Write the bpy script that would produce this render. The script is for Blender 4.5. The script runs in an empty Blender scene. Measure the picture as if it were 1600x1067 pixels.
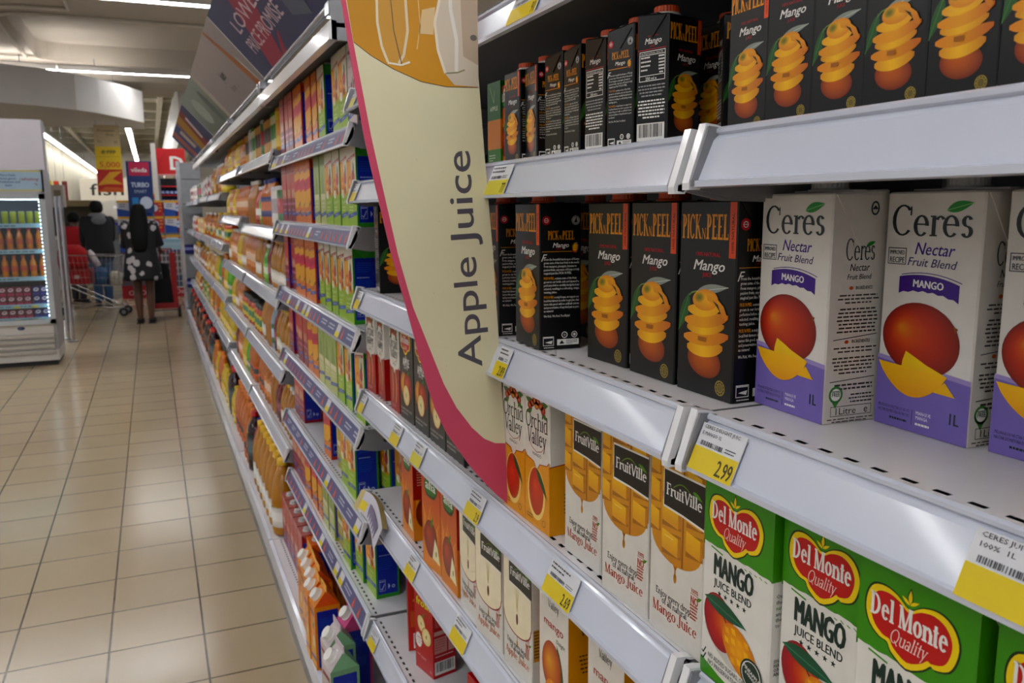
import bpy, bmesh, math, random
from mathutils import Vector, Matrix
R = math.radians
PI = math.pi
random.seed(7)
SC = bpy.context.scene
COL = SC.collection
H = 1.55                      # eye height of the camera above the floor
def zz(v): return v + H       # heights below are noted from eye level

# ------------------------------------------------------------------ camera
cam_d = bpy.data.cameras.new('camera'); cam = bpy.data.objects.new('camera', cam_d); COL.objects.link(cam)
cam_d.sensor_width = 36.0; cam_d.lens = 36.0 * 1297.0 / 1600.0
cam_d.clip_start = 0.02; cam_d.clip_end = 200
cam.location = (0, 0, H)
_yaw, _pit, _rol = R(23.2), R(-9.15), R(-0.377)
_fw = Vector((math.sin(_yaw)*math.cos(_pit), math.cos(_yaw)*math.cos(_pit), math.sin(_pit)))
_q = _fw.to_track_quat('-Z', 'Y')
cam.rotation_mode = 'QUATERNION'
cam.rotation_quaternion = _q @ Matrix.Rotation(_rol, 3, 'Z').to_quaternion()
cam_d.dof.use_dof = True; cam_d.dof.focus_distance = 0.85; cam_d.dof.aperture_fstop = 14.0
SC.camera = cam

# ------------------------------------------------------------------ world, exposure
w = bpy.data.worlds.new('world'); SC.world = w; w.use_nodes = True
bg = w.node_tree.nodes['Background']; bg.inputs[0].default_value = (0.95, 0.97, 1.0, 1); bg.inputs[1].default_value = 0.27
SC.view_settings.view_transform = 'Standard'; SC.view_settings.look = 'None'
SC.view_settings.exposure = 0.86; SC.view_settings.gamma = 1.0
SC.view_settings.use_curve_mapping = False
LAMP = 26.0                   # strength of the ceiling tube lamps

# ------------------------------------------------------------------ colours and materials
def lin(c): return c/12.92 if c <= 0.04045 else ((c+0.055)/1.055)**2.4
def hx(s, k=1.0):
    s = s.lstrip('#'); return tuple(lin(int(s[i:i+2], 16)/255.0)*k for i in (0, 2, 4)) + (1.0,)
def mixc(a, b, t): return tuple(a[i]*(1-t)+b[i]*t for i in range(4))
def new_mat(name, col=None, rough=0.5, metal=0.0, attr=False, coat=0.0, noise=0.0, nscale=30.0, emit=None, estr=0.0, spec=0.5, bump=0.0):
    m = bpy.data.materials.new(name); m.use_nodes = True
    nt = m.node_tree; b = nt.nodes['Principled BSDF']
    b.inputs['Roughness'].default_value = rough; b.inputs['Metallic'].default_value = metal
    b.inputs['Coat Weight'].default_value = coat; b.inputs['Coat Roughness'].default_value = 0.08
    b.inputs['Specular IOR Level'].default_value = spec
    src = None
    if attr:
        a = nt.nodes.new('ShaderNodeAttribute'); a.attribute_name = 'Col'; gm = nt.nodes.new('ShaderNodeGamma'); gm.inputs['Gamma'].default_value = 1.06; nt.links.new(a.outputs['Color'], gm.inputs['Color']); hs = nt.nodes.new('ShaderNodeHueSaturation'); hs.inputs['Saturation'].default_value = 1.12; hs.inputs['Value'].default_value = .93; nt.links.new(gm.outputs['Color'], hs.inputs['Color']); src = hs.outputs['Color']
    elif col is not None:
        b.inputs['Base Color'].default_value = col
    if noise or bump:
        tc = nt.nodes.new('ShaderNodeTexCoord'); nz = nt.nodes.new('ShaderNodeTexNoise')
        nz.inputs['Scale'].default_value = nscale; nz.inputs['Detail'].default_value = 4
        nt.links.new(tc.outputs['Object'], nz.inputs['Vector'])
        if noise:
            mp = nt.nodes.new('ShaderNodeMapRange'); mp.inputs['From Min'].default_value = 0.3; mp.inputs['From Max'].default_value = 0.7
            mp.inputs['To Min'].default_value = 1-noise; mp.inputs['To Max'].default_value = 1+noise*0.3
            nt.links.new(nz.outputs['Fac'], mp.inputs['Value'])
            mx = nt.nodes.new('ShaderNodeMix'); mx.data_type = 'RGBA'; mx.blend_type = 'MULTIPLY'; mx.inputs['Factor'].default_value = 1
            if src is not None: nt.links.new(src, mx.inputs['A'])
            else: mx.inputs['A'].default_value = col
            nt.links.new(mp.outputs['Result'], mx.inputs['B']); src = mx.outputs['Result']
        if bump:
            bp = nt.nodes.new('ShaderNodeBump'); bp.inputs['Strength'].default_value = bump; bp.inputs['Distance'].default_value = 0.002
            nt.links.new(nz.outputs['Fac'], bp.inputs['Height']); nt.links.new(bp.outputs['Normal'], b.inputs['Normal'])
    if src is not None: nt.links.new(src, b.inputs['Base Color'])
    if emit is not None:
        b.inputs['Emission Color'].default_value = emit; b.inputs['Emission Strength'].default_value = estr
    return m
M_PRINT = new_mat('carton_print', rough=0.30, spec=0.35, attr=True, noise=0.05, nscale=60, bump=0.05)
M_PAPER = new_mat('printed_paper', rough=0.5, attr=True, noise=0.04, nscale=9)
M_BOTTLE = new_mat('bottle_plastic', rough=0.14, attr=True, coat=0.15, noise=0.10, nscale=25)
M_CAP = new_mat('cap_plastic', rough=0.35, attr=True, noise=0.05, nscale=80)
M_SHELF = new_mat('shelf_paint', hx('#d9d8dc'), rough=0.32, noise=0.10, nscale=6)
M_RAIL = new_mat('rail_plastic', hx('#c3c8d8'), rough=0.22, coat=0.5, noise=0.06, nscale=5)
M_RIM = new_mat('rail_rim', hx('#e2e3e8'), rough=0.25, metal=0.0, coat=0.4)
M_DARK = new_mat('dark_gap', hx('#2a2a2d'), rough=0.7, noise=0.1)
M_BACK = new_mat('backing_paint', hx('#55565a'), rough=0.55, noise=0.15, nscale=4)
M_STEEL = new_mat('bracket_steel', hx('#8b8c90'), rough=0.4, metal=0.5, noise=0.12, nscale=20)
M_CHROME = new_mat('chrome', hx('#c8c8cc'), rough=0.18, metal=1.0, noise=0.05)
M_WHITE = new_mat('white_paint', hx('#cdc8c3'), rough=0.5, noise=0.04, nscale=2)
M_CREAM = new_mat('cream_paint', hx('#c9c2b6'), rough=0.7, noise=0.06, nscale=1.5)
M_GREY = new_mat('grey_panel_paint', hx('#a39ca1'), rough=0.6, noise=0.05, nscale=2)
M_CEIL = new_mat('ceiling_plaster', hx('#bfb6aa'), rough=0.85, noise=0.05, nscale=0.7)
M_OLIVE = new_mat('far_ceiling_paint', hx('#8d8470'), rough=0.85, noise=0.12, nscale=0.9)
M_RUBBER = new_mat('rubber', hx('#1b1b1c'), rough=0.6, noise=0.1)
M_SKIN = new_mat('skin', hx('#5b3b2c'), rough=0.5, noise=0.08, nscale=14)
M_CLOTH = new_mat('cloth', rough=0.85, attr=True, noise=0.12, nscale=40)
M_HAIR = new_mat('hair', hx('#0a0909'), rough=0.75, spec=0.2, noise=0.3, nscale=60)
M_TUBE = new_mat('lamp_tube', hx('#ffffff'), emit=(0.96, 0.985, 1.0, 1), estr=LAMP)
M_LED = new_mat('fridge_led', hx('#ffffff'), emit=(0.62, 0.9, 1.0, 1), estr=4.0)
M_CLEAR = bpy.data.materials.new('clear_glass'); M_CLEAR.use_nodes = True
_nt = M_CLEAR.node_tree; _o = _nt.nodes['Material Output']
_t = _nt.nodes.new('ShaderNodeBsdfTransparent'); _g = _nt.nodes.new('ShaderNodeBsdfGlossy'); _g.inputs['Roughness'].default_value = 0.05
_m = _nt.nodes.new('ShaderNodeMixShader'); _f = _nt.nodes.new('ShaderNodeFresnel'); _f.inputs[0].default_value = 1.45
_nt.links.new(_f.outputs[0], _m.inputs[0]); _nt.links.new(_t.outputs[0], _m.inputs[1]); _nt.links.new(_g.outputs[0], _m.inputs[2]); _nt.links.new(_m.outputs[0], _o.inputs[0])

# ------------------------------------------------------------------ mesh builder
class MB:
    def __init__(s): s.v = []; s.f = []; s.c = []; s.m = []; s.mats = []; s.sm = []
    def mi(s, mat):
        if mat not in s.mats: s.mats.append(mat)
        return s.mats.index(mat)
    def poly(s, pts, col=(1, 1, 1, 1), mat=M_PRINT, smooth=False):
        i = len(s.v); s.v += [tuple(p) for p in pts]; n = len(pts)
        s.f.append(tuple(range(i, i+n)))
        s.c.append([col]*n if not isinstance(col, list) else col); s.m.append(s.mi(mat)); s.sm.append(smooth)
    def mesh(s, verts, faces, col=(1, 1, 1, 1), mat=M_PRINT, smooth=False):
        i = len(s.v); s.v += [tuple(p) for p in verts]; k = s.mi(mat)
        for fc in faces:
            s.f.append(tuple(i+j for j in fc))
            s.c.append([col]*len(fc) if not isinstance(col, list) else [col[j] for j in fc])
            s.m.append(k); s.sm.append(smooth)
    def box(s, x0, x1, y0, y1, z0, z1, col=(1, 1, 1, 1), mat=M_PRINT):
        v = [(x0, y0, z0), (x1, y0, z0), (x1, y1, z0), (x0, y1, z0), (x0, y0, z1), (x1, y0, z1), (x1, y1, z1), (x0, y1, z1)]
        s.mesh(v, [(0, 3, 2, 1), (4, 5, 6, 7), (0, 1, 5, 4), (1, 2, 6, 5), (2, 3, 7, 6), (3, 0, 4, 7)], col, mat)
    def extrude(s, prof, y0, y1, col=(1, 1, 1, 1), mat=M_PRINT, axis='y', cap=True, smooth=False):
        n = len(prof)
        P = (lambda a, b, t: (a, t, b)) if axis == 'y' else ((lambda a, b, t: (t, a, b)) if axis == 'x' else (lambda a, b, t: (a, b, t)))
        v = [P(a, b, y0) for a, b in prof] + [P(a, b, y1) for a, b in prof]
        fs = [(i, (i+1) % n, n+(i+1) % n, n+i) for i in range(n)]
        s.mesh(v, fs, col, mat, smooth)
        if cap: s.mesh(v, [tuple(range(n-1, -1, -1)), tuple(range(n, 2*n))], col, mat)
    def lathe(s, prof, cx=0, cy=0, z0=0, n=20, col=(1, 1, 1, 1), mat=M_BOTTLE, cols=None, cap=True):
        v = []; cc = []
        for k, (r, z) in enumerate(prof):
            for i in range(n):
                a = 2*PI*i/n; v.append((cx+r*math.cos(a), cy+r*math.sin(a), z0+z)); cc.append(cols[k] if cols else col)
        fs = []
        for k in range(len(prof)-1):
            for i in range(n):
                j = (i+1) % n; fs.append((k*n+i, k*n+j, (k+1)*n+j, (k+1)*n+i))
        s.mesh(v, fs, cc, mat, True)
        if cap:
            s.mesh(v, [tuple(range(n-1, -1, -1)), tuple((len(prof)-1)*n+i for i in range(n))], cc, mat)
    def tube(s, p, q, r, n=8, col=(1, 1, 1, 1), mat=M_CHROME, r2=None):
        p = Vector(p); q = Vector(q); d = (q-p).normalized(); r2 = r if r2 is None else r2
        a = d.orthogonal().normalized(); b = d.cross(a); v = []
        for c, rr in ((p, r), (q, r2)):
            for i in range(n): t = 2*PI*i/n; v.append(c + a*rr*math.cos(t) + b*rr*math.sin(t))
        s.mesh(v, [(i, (i+1) % n, n+(i+1) % n, n+i) for i in range(n)], col, mat, True)
        s.mesh(v, [tuple(range(n-1, -1, -1)), tuple(range(n, 2*n))], col, mat)
    def path(s, pts, r, n=8, col=(1, 1, 1, 1), mat=M_CHROME):
        for a, b in zip(pts[:-1], pts[1:]): s.tube(a, b, r, n, col, mat)
    def ell(s, c, rx, ry, rz, col=(1, 1, 1, 1), mat=M_PRINT, n=14, m=8):
        v = [(c[0], c[1], c[2]-rz)]
        for k in range(1, m):
            t = -PI/2 + PI*k/m
            for i in range(n): a = 2*PI*i/n; v.append((c[0]+rx*math.cos(t)*math.cos(a), c[1]+ry*math.cos(t)*math.sin(a), c[2]+rz*math.sin(t)))
        v.append((c[0], c[1], c[2]+rz)); fs = []
        for i in range(n): fs.append((0, 1+(i+1) % n, 1+i))
        for k in range(m-2):
            for i in range(n): j = (i+1) % n; fs.append((1+k*n+i, 1+k*n+j, 1+(k+1)*n+j, 1+(k+1)*n+i))
        e = len(v)-1; b = 1+(m-2)*n
        for i in range(n): fs.append((b+i, b+(i+1) % n, e))
        s.mesh(v, fs, col, mat, True)
    def data(s, name):
        me = bpy.data.meshes.new(name); me.from_pydata(s.v, [], s.f)
        ca = me.color_attributes.new('Col', 'FLOAT_COLOR', 'CORNER')
        flat = []
        for c in s.c:
            for x in c: flat += x
        ca.data.foreach_set('color', flat)
        me.polygons.foreach_set('material_index', s.m); me.polygons.foreach_set('use_smooth', s.sm)
        for m in s.mats: me.materials.append(m)
        me.update(); return me
    def obj(s, name, parent=None, loc=None, rz=0.0):
        o = bpy.data.objects.new(name, s.data(name)); COL.objects.link(o)
        if parent is not None: o.parent = parent
        if loc is not None: o.location = loc
        o.rotation_euler.z = rz
        return o
def tag(o, label, cat, group=None, kind=None):
    if label: o['label'] = label
    if cat: o['category'] = cat
    if group: o['group'] = group
    if kind: o['kind'] = kind
    return o
def struct(o): o['kind'] = 'structure'; return o
def empty(name, loc=(0, 0, 0), rz=0.0):
    o = bpy.data.objects.new(name, None); COL.objects.link(o); o.location = loc; o.rotation_euler.z = rz; o.empty_display_size = 0.03; return o
def copy_tree(o, parent=None):
    c = o.copy(); COL.objects.link(c)
    if parent is not None: c.parent = parent
    for ch in list(o.children): copy_tree(ch, c)
    return c
ORD = ['', 'first', 'second', 'third', 'fourth', 'fifth', 'sixth', 'seventh', 'eighth', 'ninth', 'tenth', 'eleventh', 'twelfth', 'thirteenth', 'fourteenth', 'fifteenth', 'sixteenth', 'seventeenth', 'eighteenth', 'nineteenth', 'twentieth', 'twenty-first', 'twenty-second', 'twenty-third', 'twenty-fourth', 'twenty-fifth', 'twenty-sixth', 'twenty-seventh', 'twenty-eighth', 'twenty-ninth', 'thirtieth'] + ['%d-th' % i for i in range(31, 99)]

# ------------------------------------------------------------------ lettering
_tc = {}
def sans(s, bold=0.0, shear=0.0, res=2):
    k = (s, bold, shear, res)
    if k in _tc: return _tc[k]
    cu = bpy.data.curves.new('t', 'FONT'); cu.body = s; cu.size = 1.0; cu.offset = bold; cu.shear = shear; cu.resolution_u = res
    ob = bpy.data.objects.new('t', cu); COL.objects.link(ob)
    dg = bpy.context.evaluated_depsgraph_get(); me = bpy.data.meshes.new_from_object(ob.evaluated_get(dg))
    vs = [v.co.copy() for v in me.vertices]; ps = [[(vs[i].x, vs[i].y) for i in p.vertices] for p in me.polygons]
    w = max([v.x for v in vs], default=0.1)
    bpy.data.objects.remove(ob); bpy.data.curves.remove(cu); bpy.data.meshes.remove(me)
    # counter-clockwise
    _tc[k] = ([ccw(p) for p in ps], w); return _tc[k]
def ccw(p):
    a = sum(p[i-1][0]*p[i][1]-p[i][0]*p[i-1][1] for i in range(len(p)))
    return p if a >= 0 else p[::-1]
def serif_glyph(ch, S, T):
    P = []
    def rect(x0, y0, x1, y1): P.append([(x0, y0), (x1, y0), (x1, y1), (x0, y1)])
    def st(x, y0, y1, w=S, b=True, t=True):
        rect(x-w/2, y0, x+w/2, y1)
        if b: rect(x-w/2-.07, y0, x+w/2+.07, y0+T)
        if t: rect(x-w/2-.07, y1-T, x+w/2*.6, y1) if t == 'h' else rect(x-w/2-.07, y1-T, x+w/2+.07, y1)
    def ar(cx, cy, rx, ry, a0, a1):
        n = max(6, int(abs(a1-a0)/20)); o = []; q = []
        for i in range(n+1):
            a = R(a0+(a1-a0)*i/n); c, s_ = math.cos(a), math.sin(a)
            o.append((cx+rx*c, cy+ry*s_)); q.append((cx+max(rx-S, .03)*c, cy+max(ry-T*1.2, .03)*s_))
        for i in range(n): P.append([q[i], o[i], o[i+1], q[i+1]])
    def ln(x0, y0, x1, y1, w): P.append([(x0-w/2, y0), (x0+w/2, y0), (x1+w/2, y1), (x1-w/2, y1)])
    def hb(x0, x1, y, t=T): rect(x0, y, x1, y+t)
    adv = .7
    if ch == 'C': ar(.46, .5, .46, .52, 42, 318); rect(.76, .66, .82, .95); adv = .92
    elif ch == 'G': ar(.46, .5, .46, .52, 42, 318); st(.78, .1, .45, S, False); adv = 1
    elif ch == 'O': ar(.48, .5, .48, .52, 0, 360); adv = 1.0
    elif ch == 'Q': ar(.48, .5, .48, .52, 0, 360); ln(.55, .2, .95, -.12, S); adv = 1.02
    elif ch == 'D': st(.18, 0, 1); ar(.25, .5, .58, .5, -90, 90); adv = .92
    elif ch == 'P': st(.18, 0, 1); ar(.26, .73, .4, .27, -90, 90); adv = .74
    elif ch == 'I': st(.18, 0, 1); adv = .4
    elif ch == 'K': st(.18, 0, 1); ln(.26, .42, .72, 1, T*1.5); ln(.8, 0, .42, .55, S); hb(.55, .85, 1-T); hb(.65, .95, 0); adv = .92
    elif ch == 'N': st(.14, 0, 1, T*1.5); ln(.8, 0, .16, 1, S); st(.82, 0, 1, T*1.5, False); adv = .98
    elif ch == 'E': st(.18, 0, 1); hb(.1, .64, 1-T*1.3, T*1.3); hb(.1, .66, 0, T*1.3); hb(.2, .5, .48); rect(.6, .78, .66, 1); rect(.62, 0, .68, .22); adv = .76
    elif ch == 'F': st(.18, 0, 1); hb(.1, .64, 1-T*1.3, T*1.3); hb(.2, .5, .48); rect(.6, .76, .66, 1); adv = .66
    elif ch == 'L': st(.18, 0, 1); hb(.1, .62, 0, T*1.3); rect(.6, 0, .66, .24); adv = .7
    elif ch == 'M': st(.14, 0, 1, T*1.5); ln(.5, 0, .16, 1, S); ln(.5, 0, .86, 1, T*1.4); st(.9, 0, 1); adv = 1.12
    elif ch == 'V': ln(.44, 0, .12, 1, S); ln(.44, 0, .78, 1, T*1.5); hb(-.04, .3, 1-T); hb(.64, .92, 1-T); adv = .84
    elif ch == 'A': ln(.08, 0, .42, 1, T*1.5); ln(.74, 0, .42, 1, S); hb(.2, .62, .32); hb(-.06, .22, 0); hb(.58, .92, 0); adv = .9
    elif ch == 'j': st(.18, -.1, .66, S, False, 'h'); ar(.06, -.12, .2, .2, 180, 360); rect(.18-S*.55, .78, .18+S*.55, .95); adv = .36
    elif ch == 'J': st(.3, .1, 1, S, False); ar(.14, .08, .22+S/4, .24, 180, 360); adv = .52
    elif ch == 'a': ar(.25, .19, .24, .2, 0, 360); st(.48, 0, .46, S, True, False); ar(.29, .44, .27, .24, 0, 150); adv = .64
    elif ch == 'c': ar(.32, .33, .32, .35, 45, 315); adv = .62
    elif ch == 'd': ar(.3, .33, .3, .35, 60, 300); st(.54, 0, 1, S, True, 'h'); adv = .72
    elif ch == 'e': ar(.32, .33, .32, .35, 0, 318); hb(.05, .6, .35, T); adv = .68
    elif ch == 'f': st(.18, 0, .85, S, True, False); ar(.32, .82, .22, .2, 40, 180); hb(.0, .4, .6); adv = .44
    elif ch == 'g': ar(.3, .42, .27, .25, 0, 360); ar(.3, -.1, .33, .19, 0, 360); ln(.16, .03, .22, .22, S*.8); hb(.5, .66, .6, T*1.5); adv = .66
    elif ch == 'h': st(.15, 0, 1, S, True, 'h'); ar(.4, .42, .27, .25, 0, 150); st(.6, 0, .44, S, True, False); adv = .76
    elif ch == 'i': st(.16, 0, .66, S, True, 'h'); rect(.16-S*.55, .78, .16+S*.55, .95); adv = .36
    elif ch == 'l': st(.16, 0, 1, S, True, 'h'); adv = .36
    elif ch == 'n': st(.15, 0, .66, S, True, 'h'); ar(.4, .42, .27, .25, 0, 150); st(.6, 0, .44, S, True, False); adv = .76
    elif ch == 'm': st(.15, 0, .66, S, True, 'h'); ar(.36, .42, .24, .25, 0, 150); st(.53, 0, .44, S, True, False); ar(.74, .42, .24, .25, 0, 150); st(.91, 0, .44, S, True, False); adv = 1.08
    elif ch == 'o': ar(.34, .33, .34, .35, 0, 360); adv = .72
    elif ch == 'p': st(.15, -.3, .66, S, True, 'h'); ar(.34, .33, .3, .35, -120, 120); adv = .7
    elif ch == 'r': st(.15, 0, .66, S, True, 'h'); ar(.4, .42, .24, .24, 35, 150); adv = .5
    elif ch == 's': ar(.25, .49, .21, .18, 20, 270); ar(.25, .17, .23, .19, -160, 90); adv = .5
    elif ch == 't': st(.18, .03, .88, S, False, False); hb(0, .38, .6); hb(.12, .38, 0, T*1.3); adv = .42
    elif ch == 'u': st(.15, .2, .66, S, False, 'h'); ar(.37, .22, .26, .24, 180, 330); st(.58, 0, .66, S, True, 'h'); adv = .74
    elif ch == 'v': ln(.32, 0, .1, .66, S); ln(.32, 0, .55, .66, T*1.5); hb(-.02, .24, .66-T); hb(.44, .66, .66-T); adv = .64
    elif ch == 'y': ln(.32, 0, .1, .66, S); ln(.16, -.32, .55, .66, T*1.6); hb(-.02, .24, .66-T); hb(.44, .66, .66-T); adv = .64
    elif ch == ' ': adv = .34
    elif ch == "'": rect(.05, .72, .05+S*.7, 1); adv = .22
    elif ch == '.': rect(.05, 0, .05+S, S); adv = .28
    else: adv = .4
    return P, adv
def serif(s, S=.17, T=.055, space=0.0):
    k = ('serif', s, S, T, space)
    if k not in _tc:
        x = 0.0; ps = []
        for ch in s:
            if ch.islower() is False and False: pass
            g, a = serif_glyph(ch, S, T)
            ps += [ccw([(px+x, py) for px, py in p]) for p in g]; x += a+space
        _tc[k] = (ps, x)
    return _tc[k]

# ------------------------------------------------------------------ printed faces
def clip(p, w, h):
    for ax, lim, sg in ((0, 0, 1), (0, w, -1), (1, 0, 1), (1, h, -1)):
        if not p: return p
        q = []
        for i in range(len(p)):
            a, b = p[i-1], p[i]; da, db = (a[ax]-lim)*sg, (b[ax]-lim)*sg
            if (da >= 0) != (db >= 0):
                t = da/(da-db); q.append((a[0]+(b[0]-a[0])*t, a[1]+(b[1]-a[1])*t))
            if db >= 0: q.append(b)
        p = q
    return p
class Face:
    """A printed panel: (u, v) in millimetres from its lower corner, ink layers a hair above the board."""
    def __init__(s, mb, O, U, V, w, h, mat=M_PRINT, step=0.00011, unit=0.001):
        s.mb = mb; s.O = Vector(O); s.U = Vector(U).normalized(); s.V = Vector(V).normalized(); s.N = s.U.cross(s.V)
        s.w = w; s.h = h; s.mat = mat; s.step = step; s.L = 1; s.k = unit
    def P(s, u, v): return s.O + s.U*(u*s.k) + s.V*(v*s.k) + s.N*(s.step*s.L)
    def layer(s, n): s.L = n; return s
    def poly(s, pts, col, clipit=True):
        p = ccw(list(pts))
        if clipit: p = clip(p, s.w, s.h)
        if len(p) < 3: return
        c = [col(u, v) for u, v in p] if callable(col) else col
        s.mb.poly([s.P(u, v) for u, v in p], c, s.mat)
    def rect(s, x0, y0, x1, y1, col): s.poly([(x0, y0), (x1, y0), (x1, y1), (x0, y1)], col)
    def grad(s, x0, y0, x1, y1, cb, ct, n=6):
        for i in range(n):
            a, b = i/n, (i+1)/n; ya, yb = y0+(y1-y0)*a, y0+(y1-y0)*b
            s.poly([(x0, ya), (x1, ya), (x1, yb), (x0, yb)], lambda u, v: mixc(cb, ct, (v-y0)/(y1-y0)))
    def ell(s, cx, cy, rx, ry, col, n=28, rot=0.0, a0=0, a1=360):
        c, q = math.cos(R(rot)), math.sin(R(rot)); pts = []
        for i in range(n if a1-a0 >= 360 else n+1):
            a = R(a0+(a1-a0)*i/n); x, y = rx*math.cos(a), ry*math.sin(a); pts.append((cx+x*c-y*q, cy+x*q+y*c))
        s.poly(pts, col)
    def shade(s, cx, cy, rx, ry, cols, n=24, rot=0.0, off=(0, 0)):
        """a printed fruit: rings of colour around a highlight at off"""
        c, q = math.cos(R(rot)), math.sin(R(rot)); m = len(cols)-1
        def pt(k, i):
            t = k/m; a = 2*PI*i/n; x, y = rx*t*math.cos(a)+off[0]*rx*(1-t), ry*t*math.sin(a)+off[1]*ry*(1-t); return (cx+x*c-y*q, cy+x*q+y*c)
        for k in range(m):
            for i in range(n):
                j = (i+1) % n
                ps = [pt(k, i), pt(k+1, i), pt(k+1, j), pt(k, j)] if k else [pt(0, 0), pt(1, i), pt(1, j)]
                if all(0 <= a <= s.w and 0 <= b <= s.h for a, b in ps):
                    cc = [cols[k], cols[k+1], cols[k+1], cols[k]] if k else [cols[0], cols[1], cols[1]]
                    s.mb.poly([s.P(a, b) for a, b in ps], cc, s.mat)
                else: s.poly(ps, mixc(cols[k], cols[k+1], .5))
    def ring(s, cx, cy, r, t, col, n=20, ry=None):
        ry = ry or r
        for i in range(n):
            a, b = 2*PI*i/n, 2*PI*(i+1)/n
            s.poly([(cx+(r-t)*math.cos(a), cy+(ry-t)*math.sin(a)), (cx+r*math.cos(a), cy+ry*math.sin(a)), (cx+r*math.cos(b), cy+ry*math.sin(b)), (cx+(r-t)*math.cos(b), cy+(ry-t)*math.sin(b))], col)
    def line(s, pts, w, col):
        for (x0, y0), (x1, y1) in zip(pts[:-1], pts[1:]):
            d = math.hypot(x1-x0, y1-y0) or 1e-6; nx, ny = -(y1-y0)/d*w/2, (x1-x0)/d*w/2
            s.poly([(x0+nx, y0+ny), (x1+nx, y1+ny), (x1-nx, y1-ny), (x0-nx, y0-ny)], col)
    def frame(s, x0, y0, x1, y1, t, col):
        s.rect(x0, y0, x1, y0+t, col); s.rect(x0, y1-t, x1, y1, col); s.rect(x0, y0, x0+t, y1, col); s.rect(x1-t, y0, x1, y1, col)
    def text(s, t, x, y, size, col, al='l', xs=1.0, bold=0.0, shear=0.0, rot=0.0, font='sans', width=None, S=.17, T=.055, space=0.0, res=2, arc=0.0, clipit=False):
        ps, w = serif(t, S, T, space) if font == 'serif' else sans(t, 0.0, shear, res)
        if width is not None: xs = width/(w*size)
        k = size*xs; off = {'l': 0, 'c': -w*k/2, 'r': -w*k}[al]; c, q = math.cos(R(rot)), math.sin(R(rot))
        sh = [(0, 0)] if font == 'serif' or bold <= 0 or size < 4 else [(-bold*.75, 0), (bold*.75, 0), (0, bold*.5)]
        L0 = s.L
        for n_, (p, dx, dy, q_) in enumerate([(p, dx, dy, q_) for p in ps for q_, (dx, dy) in enumerate(sh)]):
            s.L = L0+.07*((n_ % 9) if font == 'serif' else q_*2.5)
            pts = []
            for px, py in p:
                a, b = (px+dx/max(.3, xs))*k+off, (py+dy)*size
                if font == 'serif' and shear: a += b*shear
                if arc: b -= arc*((a+ (0 if al == 'c' else -w*k/2))**2)
                pts.append((x+a*c-b*q, y+a*q+b*c))
            if clipit: s.poly(pts, col)
            elif all(-.3 <= u <= s.w+.3 and -.3 <= v <= s.h+.3 for u, v in pts): s.mb.poly([s.P(u, v) for u, v in pts], col, s.mat)
        s.L = L0
    def bars(s, x0, x1, y, rows, pitch, col, th=None, seed=1, al='l'):
        """a block of print too fine to read"""
        r = random.Random(seed); th = th or pitch*.45
        for i in range(rows):
            yy = y-i*pitch; e = x1-(x1-x0)*r.uniform(0, .18)*(1 if i < rows-1 else 2.5); x = x0 if al == 'l' else (x0+(x1-e)/2); e = e if al == 'l' else x1-(x1-e)/2
            while x < e:
                l = r.uniform(.05, .16)*(x1-x0); s.rect(x, yy, min(x+l, e), yy+th, col); x += l+(x1-x0)*.025
    def barcode(s, x0, y0, x1, y1, bg=None, fg=None, seed=3):
        bg = bg or hx('#e8e6e2'); fg = fg or hx('#17171a'); L = s.L
        s.rect(x0, y0, x1, y1, bg); s.L = L+1; r = random.Random(seed); x = x0+(x1-x0)*.05
        while x < x1-(x1-x0)*.06:
            wd = (x1-x0)*r.choice([.012, .02, .03]); s.rect(x, y0+(y1-y0)*.2, x+wd, y1-(y1-y0)*.06, fg); x += wd+(x1-x0)*r.choice([.012, .02, .03])
        s.L = L
    def leaf(s, x0, y0, x1, y1, wd, col, vein=None):
        d = math.hypot(x1-x0, y1-y0); nx, ny = -(y1-y0)/d, (x1-x0)/d; a = []; b = []
        for i in range(9):
            t = i/8; o = math.sin(PI*t**.8)*wd/2; cx, cy = x0+(x1-x0)*t, y0+(y1-y0)*t
            a.append((cx+nx*o, cy+ny*o)); b.append((cx-nx*o*.8, cy-ny*o*.8))
        s.poly(a+b[::-1][1:-1], col)
        if vein is not None: L = s.L; s.L = L+1; s.line([(x0, y0), (x1, y1)], wd*.07, vein); s.L = L
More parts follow.
